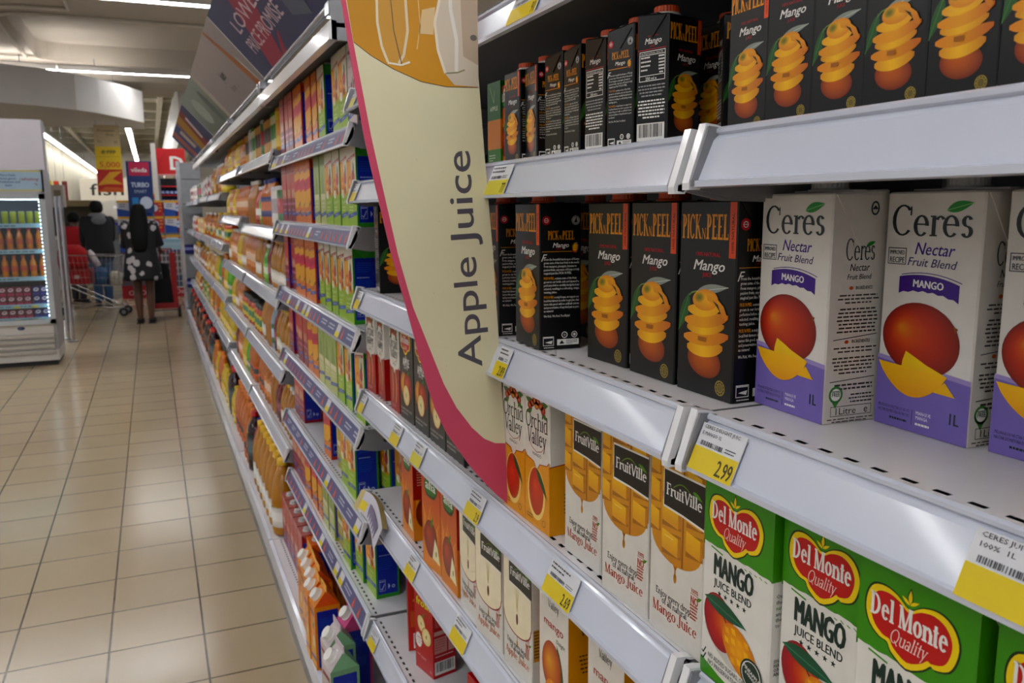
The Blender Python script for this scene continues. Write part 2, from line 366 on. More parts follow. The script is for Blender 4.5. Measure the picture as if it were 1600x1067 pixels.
# ------------------------------------------------------------------ cartons
def brick(mb, w, d, h, cols, ch=0.0014, top=None, ears=None, fin=True, slope=0.0):
    """box with softened edges; cols: dict front side left back top"""
    x0, x1, y0, y1 = -d/2, d/2, -w/2, w/2
    pr = [(x0, y0+ch), (x0+ch, y0), (x1-ch, y0), (x1, y0+ch), (x1, y1-ch), (x1-ch, y1), (x0+ch, y1), (x0, y1-ch)]
    cc = [mixc(cols['front'], cols['side'], .5), cols['side'], mixc(cols['side'], cols['back'], .5), cols['back'], mixc(cols['back'], cols['left'], .5), cols['left'], mixc(cols['left'], cols['front'], .5), cols['front']]
    zt = lambda x: h + slope*(x-x0)/d
    for i in range(8):
        a, b = pr[i], pr[(i+1) % 8]
        mb.poly([(a[0], a[1], 0), (b[0], b[1], 0), (b[0], b[1], zt(b[0])-ch), (a[0], a[1], zt(a[0])-ch)], cc[i])
    t = cols['top']; k = ch*.8
    ins = [(x0+k, y0+k+ch), (x0+ch+k, y0+k), (x1-ch-k, y0+k), (x1-k, y0+ch+k), (x1-k, y1-ch-k), (x1-ch-k, y1-k), (x0+ch+k, y1-k), (x0+k, y1-ch-k)]
    for i in range(8):
        j = (i+1) % 8
        mb.poly([(pr[i][0], pr[i][1], zt(pr[i][0])-ch), (pr[j][0], pr[j][1], zt(pr[j][0])-ch), (ins[j][0], ins[j][1], zt(ins[j][0])), (ins[i][0], ins[i][1], zt(ins[i][0]))], t)
    mb.poly([(p[0], p[1], zt(p[0])) for p in ins], t)
    mb.poly([(p[0], p[1], 0) for p in pr[::-1]], cols['side'])
    if fin:   # the sealed seam lying across the top
        mb.box(-.004, .006, y0+.002, y1-.002, h+slope*.5-.0002, h+slope*.5+.0012, t)
    if ears:  # folded triangular ears stuck down on the two narrow sides
        for sy, yy, cl in ((-1, y0, cols['side']), (1, y1, cols['left'])):
            e = .0009*sy; a = (x0+.003, yy, h-.0015); b = (x1-.003, yy, h-.0015); c = (0, yy, h-ears)
            A, B, C = [(p[0], p[1]+e, p[2]) for p in (a, b, c)]
            cl2 = cl
            for f in ([A, C, B] if sy > 0 else [A, B, C], [a, c, C, A], [c, b, B, C], [b, a, A, B]): mb.poly(f[::-1], cl2)
def faces(mb, w, d, h):
    F = Face(mb, (-d/2, w/2, 0), (0, -1, 0), (0, 0, 1), w*1000, h*1000)
    S = Face(mb, (-d/2, -w/2, 0), (1, 0, 0), (0, 0, 1), d*1000, h*1000)
    L = Face(mb, (d/2, w/2, 0), (-1, 0, 0), (0, 0, 1), d*1000, h*1000)
    B = Face(mb, (d/2, -w/2, 0), (0, 1, 0), (0, 0, 1), w*1000, h*1000)
    for f, sg in ((F, 1), (S, 1), (L, 1), (B, 1)): f.U = f.U; f.N = f.U.cross(f.V)
    return F, S, L, B
def screw_cap(z, r, hh, col, cx=0, cy=0, base=None, tilt=0.0):
    mb = MB(); base = base or col; n = 24; v = []
    prof = [(r*1.18, 0), (r*1.18, .0018), (r*1.02, .002), (r*1.02, .0035)]
    mb.lathe(prof, cx, cy, z, 24, base, M_CAP)
    rr = lambda i: r*(1.0 if i % 2 else .965)
    for zt in (.0035, hh-.001):
        for i in range(48): a = 2*PI*i/48; v.append((cx+rr(i)*math.cos(a), cy+rr(i)*math.sin(a), z+zt))
    for i in range(48): a = 2*PI*i/48; v.append((cx+r*.9*math.cos(a), cy+r*.9*math.sin(a), z+hh))
    mb.mesh(v, [(k*48+i, k*48+(i+1) % 48, (k+1)*48+(i+1) % 48, (k+1)*48+i) for k in range(2) for i in range(48)] + [tuple(96+i for i in range(48))], col, M_CAP)
    return mb
def carton(kind, w, d, h, cols, paint, cap=None, ears=None, slope=0.0):
    """prototype: Empty > carton_body, screw_cap"""
    r = empty(kind); mb = MB()
    brick(mb, w, d, h, cols, ears=ears, slope=slope)
    F, S, L, B = faces(mb, w, d, h); paint(F, S, L, B)
    mb.obj('carton_body', r)
    if cap:
        cr, chh, cc = cap[:3]; cx = cap[3] if len(cap) > 3 else .01
        screw_cap(h+slope*.6, cr, chh, cc, cx, cap[4] if len(cap) > 4 else 0, cap[5] if len(cap) > 5 else None).obj('screw_cap', r)
    r['_w'] = w; r['_d'] = d
    return r
PROTO = {}; USED = set()
def put(kind, X, Y, Z, label, cat='juice carton', group=None, yaw=0.0, tilt=0.0, center=False):
    """stand a copy with its front, near, lower corner at X, Y, Z"""
    p = PROTO[kind]
    o = p if kind not in USED else copy_tree(p)
    USED.add(kind); w, d = p['_w'], p['_d']
    a = R(yaw); cx, cy = (-d/2, -w/2) if not center else (0, 0)
    o.location = (X-(cx*math.cos(a)-cy*math.sin(a)), Y-(cx*math.sin(a)+cy*math.cos(a)), zz(Z))
    o.rotation_euler = (0, R(tilt), a)
    tag(o, label, cat, group)
    return o

K = hx('#0b0b0d'); GOLD = hx('#e6982a'); WHT = hx('#eceae6'); ORNG = hx('#e4521c'); REDT = hx('#c0303a')
def spiral_mango(f, cx, cy, sx, sy, k=1.0):
    """a peeled mango cut in a spiral, printed"""
    Y1, Y2, O1, O2 = hx('#f6c02a'), hx('#e5a21c'), hx('#dd8a26'), hx('#bf6219')
    def at(x, y): return (cx+x*sx, cy+y*sy)
    L = f.L
    def strip(lv, xc, yc, rx, hh, tilt, sag, cl, cm, cr):
        f.layer(L+lv); n = 12; pt = []
        for i in range(n+1):
            t = -1+2*i/n; e = math.sqrt(max(.04, 1-t*t*.93)); x = xc+rx*t; m = yc+tilt*t*rx-sag*(1-t*t); c = mixc(cl, cm, (t+1)*1.1) if t < -.1 else mixc(cm, cr, max(0, min(1, (t+.1)*.9)))
            pt.append((at(x, m-hh/2*e), at(x, m+hh/2*e), c))
        for a, b in zip(pt[:-1], pt[1:]): f.mb.poly([f.P(*a[0]), f.P(*b[0]), f.P(*b[1]), f.P(*a[1])], [a[2], b[2], b[2], a[2]], f.mat)
    f.shade(*at(-.03, -.66), .5*sx, .36*sy, [hx('#c56a30'), hx('#b05a2a'), hx('#7c3626')], rot=-6, off=(-.2, .3))
    strip(1, -.02, -.36, .53, .34, .1, .05, hx('#d99422'), Y1, hx('#c97f18'))
    strip(2, 0, -.12, .66, .30, .12, .06, O1, hx('#e39a30'), O2)
    strip(3, -.01, .09, .55, .27, .12, .05, hx('#d99422'), Y1, hx('#c97f18'))
    strip(4, .01, .27, .64, .30, .15, .06, hx('#e0942c'), hx('#e9a636'), O2)
    strip(5, -.06, .47, .48, .28, .1, .04, Y2, Y1, Y2)
    f.layer(L+6).shade(*at(-.02, .66), .38*sx, .23*sy, [hx('#f3b92e'), Y2, O1], rot=4, off=(.3, .1))
    f.layer(L+7).poly([at(*q) for q in ((.02, .80), (.3, .74), (.52, .58), (.63, .36), (.6, .28), (.5, .34), (.4, .5), (.24, .6), (.05, .66))], lambda u, v: mixc(O2, hx('#eaa838'), min(1, max(0, (v-cy)/sy))))
    f.layer(L+8).poly([at(.2, .68), at(.36, .6), at(.44, .44), at(.3, .58)], hx('#2c1d0d'))
    f.layer(L+8).shade(*at(-.2, .7), .17*sx, .13*sy, [hx('#5f6424'), hx('#97842c'), Y2], rot=10)
    f.layer(L+8).rect(*at(-.2, -.24), *at(.04, -.14), hx('#a8671c'))
    f.layer(L).leaf(*at(-.3, .82), *at(.62, .98), .2*sx, hx('#8f968f'), hx('#c3c8c0'))
    f.layer(L).line([at(-.3, .82), at(-.45, .78), at(-.56, .66)], .03*sx, hx('#6e8a4a'))
    f.layer(L).leaf(*at(-.52, .76), *at(-.84, -.1), .28*sx, hx('#2c5a2c'), hx('#507c46')); f.layer(L)
PNP_T = [
 'From the beautiful landscapes of Kenya', 'grows some of the best fruits in the world.', 'From mangoes, pineapple, bananas to', 'passion fruits, any name of Kenya is truly', 'magical just like PICK N PEEL.', '',
 'PICK N PEEL contains some of the fruits', 'grown in our fertile soils and ripened to', 'perfection before carefully handpicked and', 'selected, resulting in a refreshing, unique', 'tasting juice.', '',
 'PICK N PEEL is truly Kenyan, we support our', 'local fruit farmers in order to get juice that', 'tastes this good, with no artificial colours', 'and preservatives of any kind just as pure', 'as nature!', '', 'We Pick, We Peel, You Enjoy!']
def pnp_front(f, w, h):
    f.layer(1).rect(.88*w, .72*h, w-1, h-1.5, ORNG)
    f.layer(2).text('100% NATURAL', .955*w, .74*h, .055*w, K, rot=90, bold=.02, width=.2*h)
    f.layer(2).text('PICK', .05*w,   .808*h, .125*h, GOLD, font='serif', width=.345*w, S=.25, T=.07)
    f.layer(2).text('N', .405*w, .808*h, .055*h, GOLD, font='serif', width=.075*w, S=.2)
    f.layer(2).text('PEEL', .49*w,   .808*h, .125*h, GOLD, font='serif', width=.38*w, S=.25, T=.07)
    f.text('100% NATURAL', .52*w, .722*h, .062*w, REDT, al='c', bold=.02, width=.44*w)
    f.text('Mango', .54*w, .65*h, .075*h, WHT, al='c', bold=.03, shear=.28, width=.56*w)
    f.text('JUICE', .52*w, .618*h, .062*w, REDT, al='c', bold=.02)
    spiral_mango(f.layer(1), .52*w, .34*h, .6*w, .24*h)
    f.layer(1).ring(.80*w, .062*h, .085*w, .012*w, hx('#a08c4a')); f.ring(.80*w, .062*h, .055*w, .012*w, hx('#a08c4a'))
    f.ell(.80*w, .062*h, .04*w, .04*w, hx('#6f6237'), 12)
    for k in range(10): a = 2*PI*k/10; f.rect(.80*w+.068*w*math.cos(a)-.7, .062*h+.068*w*math.sin(a)-.7, .80*w+.068*w*math.cos(a)+.7, .062*h+.068*w*math.sin(a)+.7, hx('#8a7a44'))
def pnp_icons(f, w, y0, k):
    f.ring(.6*w, y0+.62*k, .14*k*1.4, 1.0, WHT); f.ell(.6*w, y0+.62*k, .08*k, .08*k, hx('#8d8d8d'), 9)
    f.ring(.84*w, y0+.62*k, .14*k*1.4, 1.0, WHT); f.ell(.84*w, y0+.62*k, .1*k, .1*k, WHT, 5)
    f.frame(.08*w, y0, .34*w, y0+.55*k, .8, WHT); f.poly([(.13*w, y0+.2*k), (.29*w, y0+.1*k), (.31*w, y0+.3*k), (.2*w, y0+.25*k)], WHT); f.bars(.1*w, .33*w, y0+.45*k, 1, 2, WHT, .06*k)
    f.rect(.42*w, y0, .95*w, y0+.36*k, WHT); L = f.L; f.layer(L+1).poly([(.47*w, y0+.08*k), (.53*w, y0+.3*k), (.6*w, y0+.08*k)], K); f.bars(.64*w, .92*w, y0+.25*k, 3, .09*k, K, .035*k); f.layer(L)
def pnp_side(f, w, h):
    f.layer(2).ell(.16*w, .885*h, .095*w, .095*w, REDT, 18); f.layer(3).ring(.16*w, .885*h, .05*w, .012*w, WHT); f.line([(.16*w-2, .885*h), (.16*w+2, .885*h)], .7, WHT)
    f.layer(2).ell(.86*w, .885*h, .1*w, .1*w, hx('#b9b9b9'), 18); f.layer(3).ring(.86*w, .885*h, .085*w, .01*w, K); f.poly([(.82*w, .87*h), (.87*w, .91*h), (.9*w, .87*h)], K)
    f.layer(2).text('PICK', .2*w, .755*h, .06*h, GOLD, font='serif', width=.25*w, S=.2); f.text('N', .465*w, .755*h, .03*h, GOLD, font='serif', S=.2, width=.06*w); f.text('PEEL', .54*w, .755*h, .06*h, GOLD, font='serif', width=.29*w, S=.2)
    f.text('Mango', .5*w, .703*h, .045*h, WHT, al='c', bold=.02, shear=.28); f.text('JUICE', .45*w, .688*h, .05*w, REDT, al='c')
    f.line([(.06*w, .675*h), (.78*w, .675*h)], .6, GOLD); spiral_mango(f.layer(2), .85*w, .7*h, .11*w, .035*h); f.layer(2)
    y = .615*h
    f.text('F', .02*w, y-1, .07*h, WHT, shear=.4)
    for t in PNP_T:
        if t:
            if t.startswith('PICK N PEEL'):
                f.text('PICK N PEEL', .1*w, y, .0245*h, GOLD, bold=.02, width=.24*w, res=1); f.text(t[12:], .355*w, y, .022*h, WHT, width=.59*w*min(1, len(t[12:])/30), bold=.01, res=1)
            else: f.text(t, .1*w, y, .022*h, WHT, bold=.012, width=.85*w*min(1, len(t)/38), res=1)
        y -= .0235*h if t else .012*h
    pnp_icons(f.layer(2), w, .028*h, .115*h)
    f.bars(.1*w, .36*w, .012*h, 1, 2, WHT, 1.0)
def pnp_left(f, w, h):
    f.layer(2).text('100% NATURAL', .52*w, .845*h, .05*w, REDT, al='c'); f.text('Mango', .52*w, .79*h, .065*h, WHT, al='c', bold=.02, shear=.28)
    f.text('JUICE', .5*w, .765*h, .06*w, REDT, al='c'); f.rect(.05*w, .745*h, .95*w, .75*h, REDT)
    f.frame(.1*w, .5*h, .92*w, .735*h, .7, WHT); f.text('NUTRITIONAL FACTS', .14*w, .71*h, .055*w, WHT, bold=.02, width=.7*w); f.line([(.1*w, .703*h), (.92*w, .703*h)], .6, WHT)
    f.bars(.15*w, .5*w, .68*h, 4, .032*h, WHT, .012*h, 2); f.bars(.7*w, .9*w, .68*h, 6, .025*h, WHT, .012*h, 5, 'r'); f.line([(.1*w, .545*h), (.92*w, .545*h)], .6, WHT); f.text('250 ml e', .3*w, .51*h, .1*w, WHT, bold=.02)
    f.bars(.06*w, .94*w, .46*h, 4, .026*h, hx('#9a9a9c'), .011*h, 4, 'c'); f.bars(.06*w, .94*w, .34*h, 6, .026*h, WHT, .012*h, 7, 'c')
    f.barcode(.05*w, .03*h, .93*w, .17*h)
def paint_pnp(big):
    def p(F, S, L, B):
        pnp_front(F, F.w, F.h); pnp_front(B, B.w, B.h); pnp_side(S, S.w, S.h); pnp_left(L, L.w, L.h)
    return p
black = dict(front=K, side=hx('#0a0a0c'), left=hx('#0a0a0c'), back=K, top=hx('#141416'))
PROTO['big'] = carton('juice_carton', .090, .060, .193, black, paint_pnp(1), (.0150, .0145, hx('#e8581a'), -.006), .04, .001)
PROTO['small'] = carton('juice_carton', .051, .040, .122, black, paint_pnp(0), (.0125, .010, hx('#e2561a'), .004, 0, hx('#d9d4cc')), .02, .004)

# white mango nectar carton
def paint_nectar(F, S, L, B):
    PUR = hx('#7f72b4'); PURD = hx('#4a2f86'); INK = hx('#1d2b2c')
    for f, big in ((F, 1), (B, 1)):
        w, h = f.w, f.h
        f.layer(1).poly([(0, 0), (w, 0), (w, 48), (0, 57)], PUR); f.layer(2).poly([(0, 57), (w, 48), (w, 52), (0, 60.5)], hx('#a395c8'))
        f.layer(2).text('Ceres', .49*w, .822*h, 24.5, INK, al='c', font='serif', width=.84*w, S=.16, T=.05)
        f.layer(3).leaf(.64*w, .925*h, .9*w, .955*h, 9, hx('#2f8f35'), hx('#8dc47e')); f.layer(2)
        f.text('Nectar', .54*w, .745*h, 14, PURD, al='c', shear=.25, width=.42*w, bold=.014, rot=-1); f.text('Fruit Blend', .52*w, .697*h, 9.5, hx('#463a6e'), al='c', shear=.25, width=.52*w, bold=.014, rot=-1.5)
        f.frame(.045*w, .70*h, .25*w, .77*h, .8, hx('#5b5b62')); f.text('IMPROVED', .065*w, .742*h, 4.8, hx('#4a4a50'), width=.165*w, bold=.03); f.text('RECIPE', .065*w, .708*h, 6.4, hx('#4a4a50'), width=.165*w, bold=.03)
        ban = [(.19*w+i*(.63*w)/12, .662*h - 4*((i-6)/6.0)**2+(i-6)*-.3) for i in range(13)]
        f.layer(1).poly(ban + [(x, y-14+(1.2 if i % 2 else 0)) for i, (x, y) in list(enumerate(ban))[::-1]], PURD)
        f.layer(1).line([(x+2, y+1.6) for x, y in ban], .7, PURD)
        f.layer(2).text('MANGO', .5*w, .61*h, 8.4, WHT, al='c', width=.32*w, bold=.05, rot=-2)
        f.layer(3).shade(.455*w, .395*h, .415*w, .152*h, [hx('#d98a42'), hx('#cf5a2f'), hx('#bb3a22'), hx('#a32c1e'), hx('#7e2319')], 36, rot=-8, off=(-.55, .2))
        f.layer(4).shade(.33*w, .45*h, .15*w, .06*h, [hx('#dba274'), hx('#d4824e'), hx('#cf6a3a')], 16, rot=40) if False else None
        f.layer(4).poly([(.79*w, .47*h), (.84*w, .462*h), (.81*w, .44*h)], hx('#8a4a25'))
        f.layer(5).poly([(.28*w, .265*h), (.29*w, .30*h), (.32*w, .34*h), (.4*w, .325*h), (.55*w, .295*h), (.77*w, .262*h)], lambda u, v: mixc(hx('#f0bb08'), hx('#f7d824'), (v/h-.25)*8))
        f.layer(5).poly([(.64*w, .19*h), (.86*w, .186*h), (.75*w, .24*h)], hx('#eeb612'))
        f.layer(6).poly([(.02*w, .28*h), (.77*w, .262*h)] + [(.02*w+.75*w*t/14, .262*h+.018*h*(1-t/14)-.122*h*math.sin(PI*(t/14))**.75) for t in range(13, 0, -1)], lambda u, v: mixc(hx('#e59a02'), hx('#f7bf1e'), (v/h-.14)*7))
        f.layer(2).text('1L', .80*w, .075*h, 13, INK, width=.11*w, bold=.03)
        f.line([(.43*w, .03*h), (.43*w, .095*h)], .6, INK); f.text('MÉLANGE DE NECTAR DE FRUITS', .04*w, .08*h, 3.6, INK, width=.36*w, res=1); f.text('NECTAR DE MISTURA DE FRUTAS', .04*w, .06*h, 3.6, INK, width=.36*w, res=1); f.bars(.18*w, .4*w, .035*h, 1, 3, INK, 1.8, 3)
        f.text('MANGUE', .47*w, .08*h, 4, WHT, width=.16*w, res=1); f.text('MANGA', .47*w, .06*h, 4, WHT, width=.13*w, res=1); f.bars(.47*w, .68*w, .035*h, 1, 3, WHT, 1.8, 5)
    for f in (S, L):
        w, h = f.w, f.h; g = hx('#3c3a38')
        f.layer(12).ring(.72*w, .935*h, 4.6, 1.6, INK, 16, 6); f.poly([(.66*w, .93*h), (.72*w, .948*h), (.78*w, .93*h)], INK); f.layer(2)
        f.text('Ceres', .52*w, .715*h, 18, INK, al='c', font='serif', width=.52*w, S=.15, T=.05); f.leaf(.62*w, .775*h, .78*w, .792*h, 4, hx('#2f8f35'))
        f.text('Nectar', .52*w, .668*h, 9, hx('#2d2a3c'), al='c', shear=.2, bold=.01, width=.36*w); f.text('Fruit Blend', .52*w, .632*h, 6.5, hx('#2d2a3c'), al='c', shear=.2, bold=.01, width=.44*w)
        f.ell(.39*w, .595*h, 2.3, 1.6, hx('#d2602c'), 10); f.text('INGRÉDIENTS', .47*w, .588*h, 4.2, g, width=.3*w, bold=.02, res=1)
        f.bars(.12*w, .94*w, .56*h, 3, .016*h, g, 1.3, 2, 'c'); f.bars(.16*w, .9*w, .5*h, 7, .0165*h, g, 1.4, 6, 'c'); f.line([(.12*w, .37*h), (.9*w, .39*h)], .7, g)
        f.ell(.36*w, .36*h, 2.3, 1.6, hx('#d2602c'), 10); f.text('INGREDIENTES', .45*w, .354*h, 4.2, g, width=.33*w, bold=.02, res=1)
        f.bars(.1*w, .94*w, .33*h, 2, .016*h, g, 1.3, 12, 'c'); f.bars(.1*w, .9*w, .285*h, 5, .0165*h, g, 1.4, 16, 'c')
        f.line([(.1*w, .185*h), (.9*w, .2*h)], .7, g); f.bars(.14*w, .92*w, .165*h, 2, .017*h, g, 1.6, 19, 'c'); f.bars(.45*w, .92*w, .12*h, 3, .016*h, g, 1.3, 23, 'r')
        f.poly([(.1*w, .125*h), (.22*w, .065*h), (.34*w, .125*h)], hx('#4d8a4a')); f.ell(.22*w, .128*h, .125*w, .125*w, hx('#4d8a4a'), 20); f.layer(3).ell(.22*w, .128*h, .09*w, .09*w, WHT, 18); f.layer(4).text('FREE', .22*w, .12*h, 5, hx('#2b5a30'), al='c', width=.15*w, bold=.03); f.bars(.15*w, .29*w, .14*h, 1, 2, hx('#2b5a30'), 1)
        f.layer(2).frame(.14*w, .03*h, .88*w, .075*h, .5, INK); f.text('1Litre', .2*w, .037*h, 8.5, INK, width=.4*w); f.text('e', .74*w, .037*h, 10, INK); f.bars(.05*w, .95*w, .014*h, 2, 2.2, g, .9, 9, 'c')
wcol = hx('#dedbd6')
PROTO['nectar'] = carton('juice_carton', .092, .060, .196, dict(front=wcol, side=hx('#d6d1c9'), left=hx('#d6d1c9'), back=wcol, top=wcol), paint_nectar, (.0155, .014, hx('#d8d6d2'), .006), .046, .003)

# green and white mango blend carton, black apple carton of the same maker
def shield(f, cx, cy, k):
    """the red shield with its yellow border"""
    top = [(-42, 14), (-36, 24), (-24, 27), (-12, 24), (0, 17), (12, 24), (26, 27), (38, 22), (45, 10), (44, -4), (38, -16), (26, -21), (22, -20), (15, -27), (0, -34), (-15, -27), (-20, -20), (-28, -19), (-38, -12), (-43, 0)]
    def sm(p, g):
        q = []; n = len(p)
        for i in range(n):
            a, b, c, d = p[i-1], p[i], p[(i+1) % n], p[(i+2) % n]
            for t in (0, .34, .67):
                q.append(tuple(.5*(2*b[j]+(c[j]-a[j])*t+(2*a[j]-5*b[j]+4*c[j]-d[j])*t*t+(-a[j]+3*b[j]-3*c[j]+d[j])*t**3) for j in (0, 1)))
        return [(cx+x*k*g[0], cy+y*k*g[1]) for x, y in q]
    L = f.L
    f.layer(L).poly(sm(top, (1.0, 1.0)), hx('#173312')); f.layer(L+1).poly(sm(top, (.96, .945)), hx('#f2d313')); f.layer(L+2).poly(sm(top, (.84, .79)), hx('#c2161c'))
    f.layer(L).leaf(cx, cy+20*k, cx, cy+34*k, 6*k, hx('#173312')); f.layer(L+1).leaf(cx, cy+21*k, cx, cy+32*k, 4*k, hx('#f2d313'))
    for s in (-1, 1): f.layer(L+1).leaf(cx, cy+20*k, cx+8*s*k, cy+25*k, 3*k, hx('#f2d313'))
    f.layer(L+3).text('Del Monte', cx-1*k, cy-2*k, 19*k, WHT, al='c', font='serif', width=72*k, S=.23, T=.08)
    f.text('Quality', cx, cy-17*k, 12*k, hx('#f0d9d2'), al='c', font='serif', width=34*k, S=.12, T=.05, shear=.25); f.layer(L)
def cut_mango(f, cx, cy, rx, ry, rot, n=5):
    c, q = math.cos(R(rot)), math.sin(R(rot)); L = f.L
    f.layer(L).shade(cx, cy, rx, ry, [hx('#f0a81f'), hx('#eb9c16'), hx('#d97f12')], 20, rot)
    f.layer(L+1)
    for i in range(-n//2, n//2+1):
        for j in range(-n//2, n//2+1):
            x, y = (i+.5*(j % 2))*rx*2/n, j*ry*2/n
            if (x/rx)**2+(y/ry)**2 < .8:
                X, Y = cx+x*c-y*q, cy+x*q+y*c; a = rx/n*.82; b = ry/n*.82
                P_ = [(X-a*c, Y-a*q), (X+b*q, Y-b*c), (X+a*c, Y+a*q), (X-b*q, Y+b*c)]
                f.poly(P_, hx('#f7bd3d') if (i+j) % 2 else hx('#f2ab24'))
    f.layer(L)
def paint_blend(F, S, L, B):
    GR = hx('#3f8f1c'); INK = hx('#14302c')
    for f in (F, B):
        w, h = f.w, f.h
        edge = [(0, .655*h)]; r = random.Random(4)
        for i in range(1, 24): edge.append((w*i/24, .655*h-(.02*h*i/24)+r.uniform(-.7, .9)))
        edge.append((w, .63*h))
        f.layer(1).poly(edge+[(w, h), (0, h)], GR); f.poly([(0, 0), (w*.62, 0), (w*.55, 4), (w*.3, 8), (0, 16)], GR)
        for k in range(5): f.line([(w*(.62+.07*k), .622*h+k % 2), (w*(.655+.07*k), .618*h)], .9, GR)
        f.line([(.12*w, .64*h), (.3*w, .626*h)], 1.5, GR)
        shield(f.layer(2), .46*w, .785*h, .86)
        f.layer(2).text('MANGO', .46*w, .515*h, 29, INK, al='c', width=.58*w, bold=.05)
        f.text('JUICE BLEND', .46*w, .462*h, 10.5, INK, al='c', width=.55*w, bold=.03)
        for k in range(5):
            cx, cy = .27*w+k*8.6, .437*h; f.poly([(cx+(3 if j % 2 == 0 else 1.2)*math.sin(PI*j/5), cy+(3 if j % 2 == 0 else 1.2)*math.cos(PI*j/5)) for j in range(10)], INK)
        f.layer(1).ell(.32*w, .2*h, .3*w, .05*h, hx('#c8c5c0'), 20, rot=-30)
        f.layer(3).shade(.28*w, .30*h, .23*w, .135*h, [hx('#e08a44'), hx('#cf5a3c'), hx('#b5343c'), hx('#982a36')], 28, rot=22, off=(.45, -.1))
        f.layer(4).line([(.18*w, .405*h), (.3*w, .36*h), (.42*w, .31*h)], 1.6, hx('#5a1a20'))
        f.layer(5).leaf(.05*w, .39*h, .68*w, .352*h, 17, hx('#14533a'), hx('#3f8063'))
        cut_mango(f.layer(5), .6*w, .225*h, .3*w, .09*h, -38)
        f.layer(8).ell(.78*w, .165*h, .155*w, .155*w, hx('#16352c'), 24); f.layer(9).ring(.78*w, .165*h, .135*w, .9, WHT); f.text('PINEAPPLE', .78*w, .168*h, 5, WHT, al='c', width=.24*w, rot=-20, bold=.03); f.text('& MANGO', .77*w, .15*h, 4, WHT, al='c', width=.16*w, rot=-20, bold=.03)
        f.layer(2).line([(2, .1*h+2), (4, .1*h), (8, .1*h+7)], 1.4, INK); f.text('NO ADDED SUGARS, OR COLOURS', 11, .1*h, 6.4, INK, width=.8*w, rot=-3, bold=.01)
        f.line([(2, .07*h+2), (4, .07*h), (8, .07*h+7)], 1.4, INK); f.text('NO PRESERVATIVES', 11, .066*h, 6.4, INK, width=.48*w, rot=-3, bold=.01)
    for f in (S, L):
        w, h = f.w, f.h; g = hx('#2f3533')
        f.layer(1).rect(0, .632*h, w, h, GR); y = .56*h
        for t in ('Our mango and', 'the best from', 'nature blends', 'and nothing', 'they are more', 'to enjoy.'): f.layer(2).text(t, .08*w, y, 5.2, g if t[:3] != 'nat' else GR, bold=.015, res=1); y -= .026*h
        y = .27*h
        for t in ('SHAKE WELL', 'HAVE CHILLED', 'ONCE OPENED', 'AND ENJOY'): f.text(t, .08*w, y, 4.6, g, bold=.02, res=1); y -= .02*h
        f.bars(.08*w, .7*w, .16*h, 3, .018*h, g, 1.4, 5); f.text('FOR KENYA', .08*w, .05*h, 4.4, g, bold=.02, res=1); f.layer(2).ell(.97*w, .68*h, 5, 9, hx('#c2161c'), 12)
wh2 = hx('#e6e4df')
PROTO['blend'] = carton('juice_carton', .093, .062, .200, dict(front=wh2, side=wh2, left=wh2, back=wh2, top=hx('#3f8f1c')), paint_blend, (.014, .012, hx('#e2e0dc'), .008), .04)
def apple(f, cx, cy, rx, ry, red=('#d8795a', '#b3352b', '#8d2320')):
    L = f.L
    f.layer(L).shade(cx, cy, rx, ry, [hx(c) for c in red], 22, off=(-.3, .3))
    f.layer(L+1).leaf(cx, cy+ry*.85, cx+rx*.5, cy+ry*1.25, rx*.3, hx('#3c7a2c')); f.layer(L)
def half_apple(f, cx, cy, rx, ry, rot=0):
    L = f.L
    f.layer(L).ell(cx, cy, rx*1.1, ry*1.08, hx('#b03a28'), 22, rot); f.layer(L+1).shade(cx, cy, rx, ry, [hx('#f0e3b4'), hx('#efe0b0'), hx('#e4cf94')], 20, rot)
    f.layer(L+2).ell(cx, cy, rx*.16, ry*.3, hx('#c9b27a'), 10, rot); f.layer(L+3).ell(cx-rx*.08, cy, rx*.07, ry*.14, hx('#4a2a18'), 8, rot); f.layer(L)
def paint_apple_black(F, S, L, B):
    for f in (F, B):
        w, h = f.w, f.h
        shield(f.layer(1), .48*w, .82*h, .8); f.layer(1).text('100%', .5*w, .665*h, 5, WHT, al='c', bold=.02); f.text('APPLE', .5*w, .575*h, 24, WHT, al='c', width=.46*w, bold=.035); f.text('JUICE', .5*w, .545*h, 7, WHT, al='c', width=.3*w)
        f.layer(1).shade(.3*w, .37*h, .22*w, .13*h, [hx('#e8c06a'), hx('#dd9a3c'), hx('#c2702a')], 20); apple(f.layer(3), .6*w, .36*h, .3*w, .145*h); half_apple(f.layer(6), .5*w, .27*h, .23*w, .105*h, 20)
        f.layer(2).text('NO ADDED SUGAR, COLOURS', .06*w, .1*h, 6, WHT, width=.8*w); f.text('OR PRESERVATIVES', .06*w, .06*h, 6, WHT, width=.5*w)
bk2 = hx('#2b2c2a')
PROTO['apple_black'] = carton('juice_carton', .093, .062, .200, dict(front=bk2, side=bk2, left=bk2, back=bk2, top=bk2), paint_apple_black, (.014, .012, hx('#e2e0dc'), .008), .04)

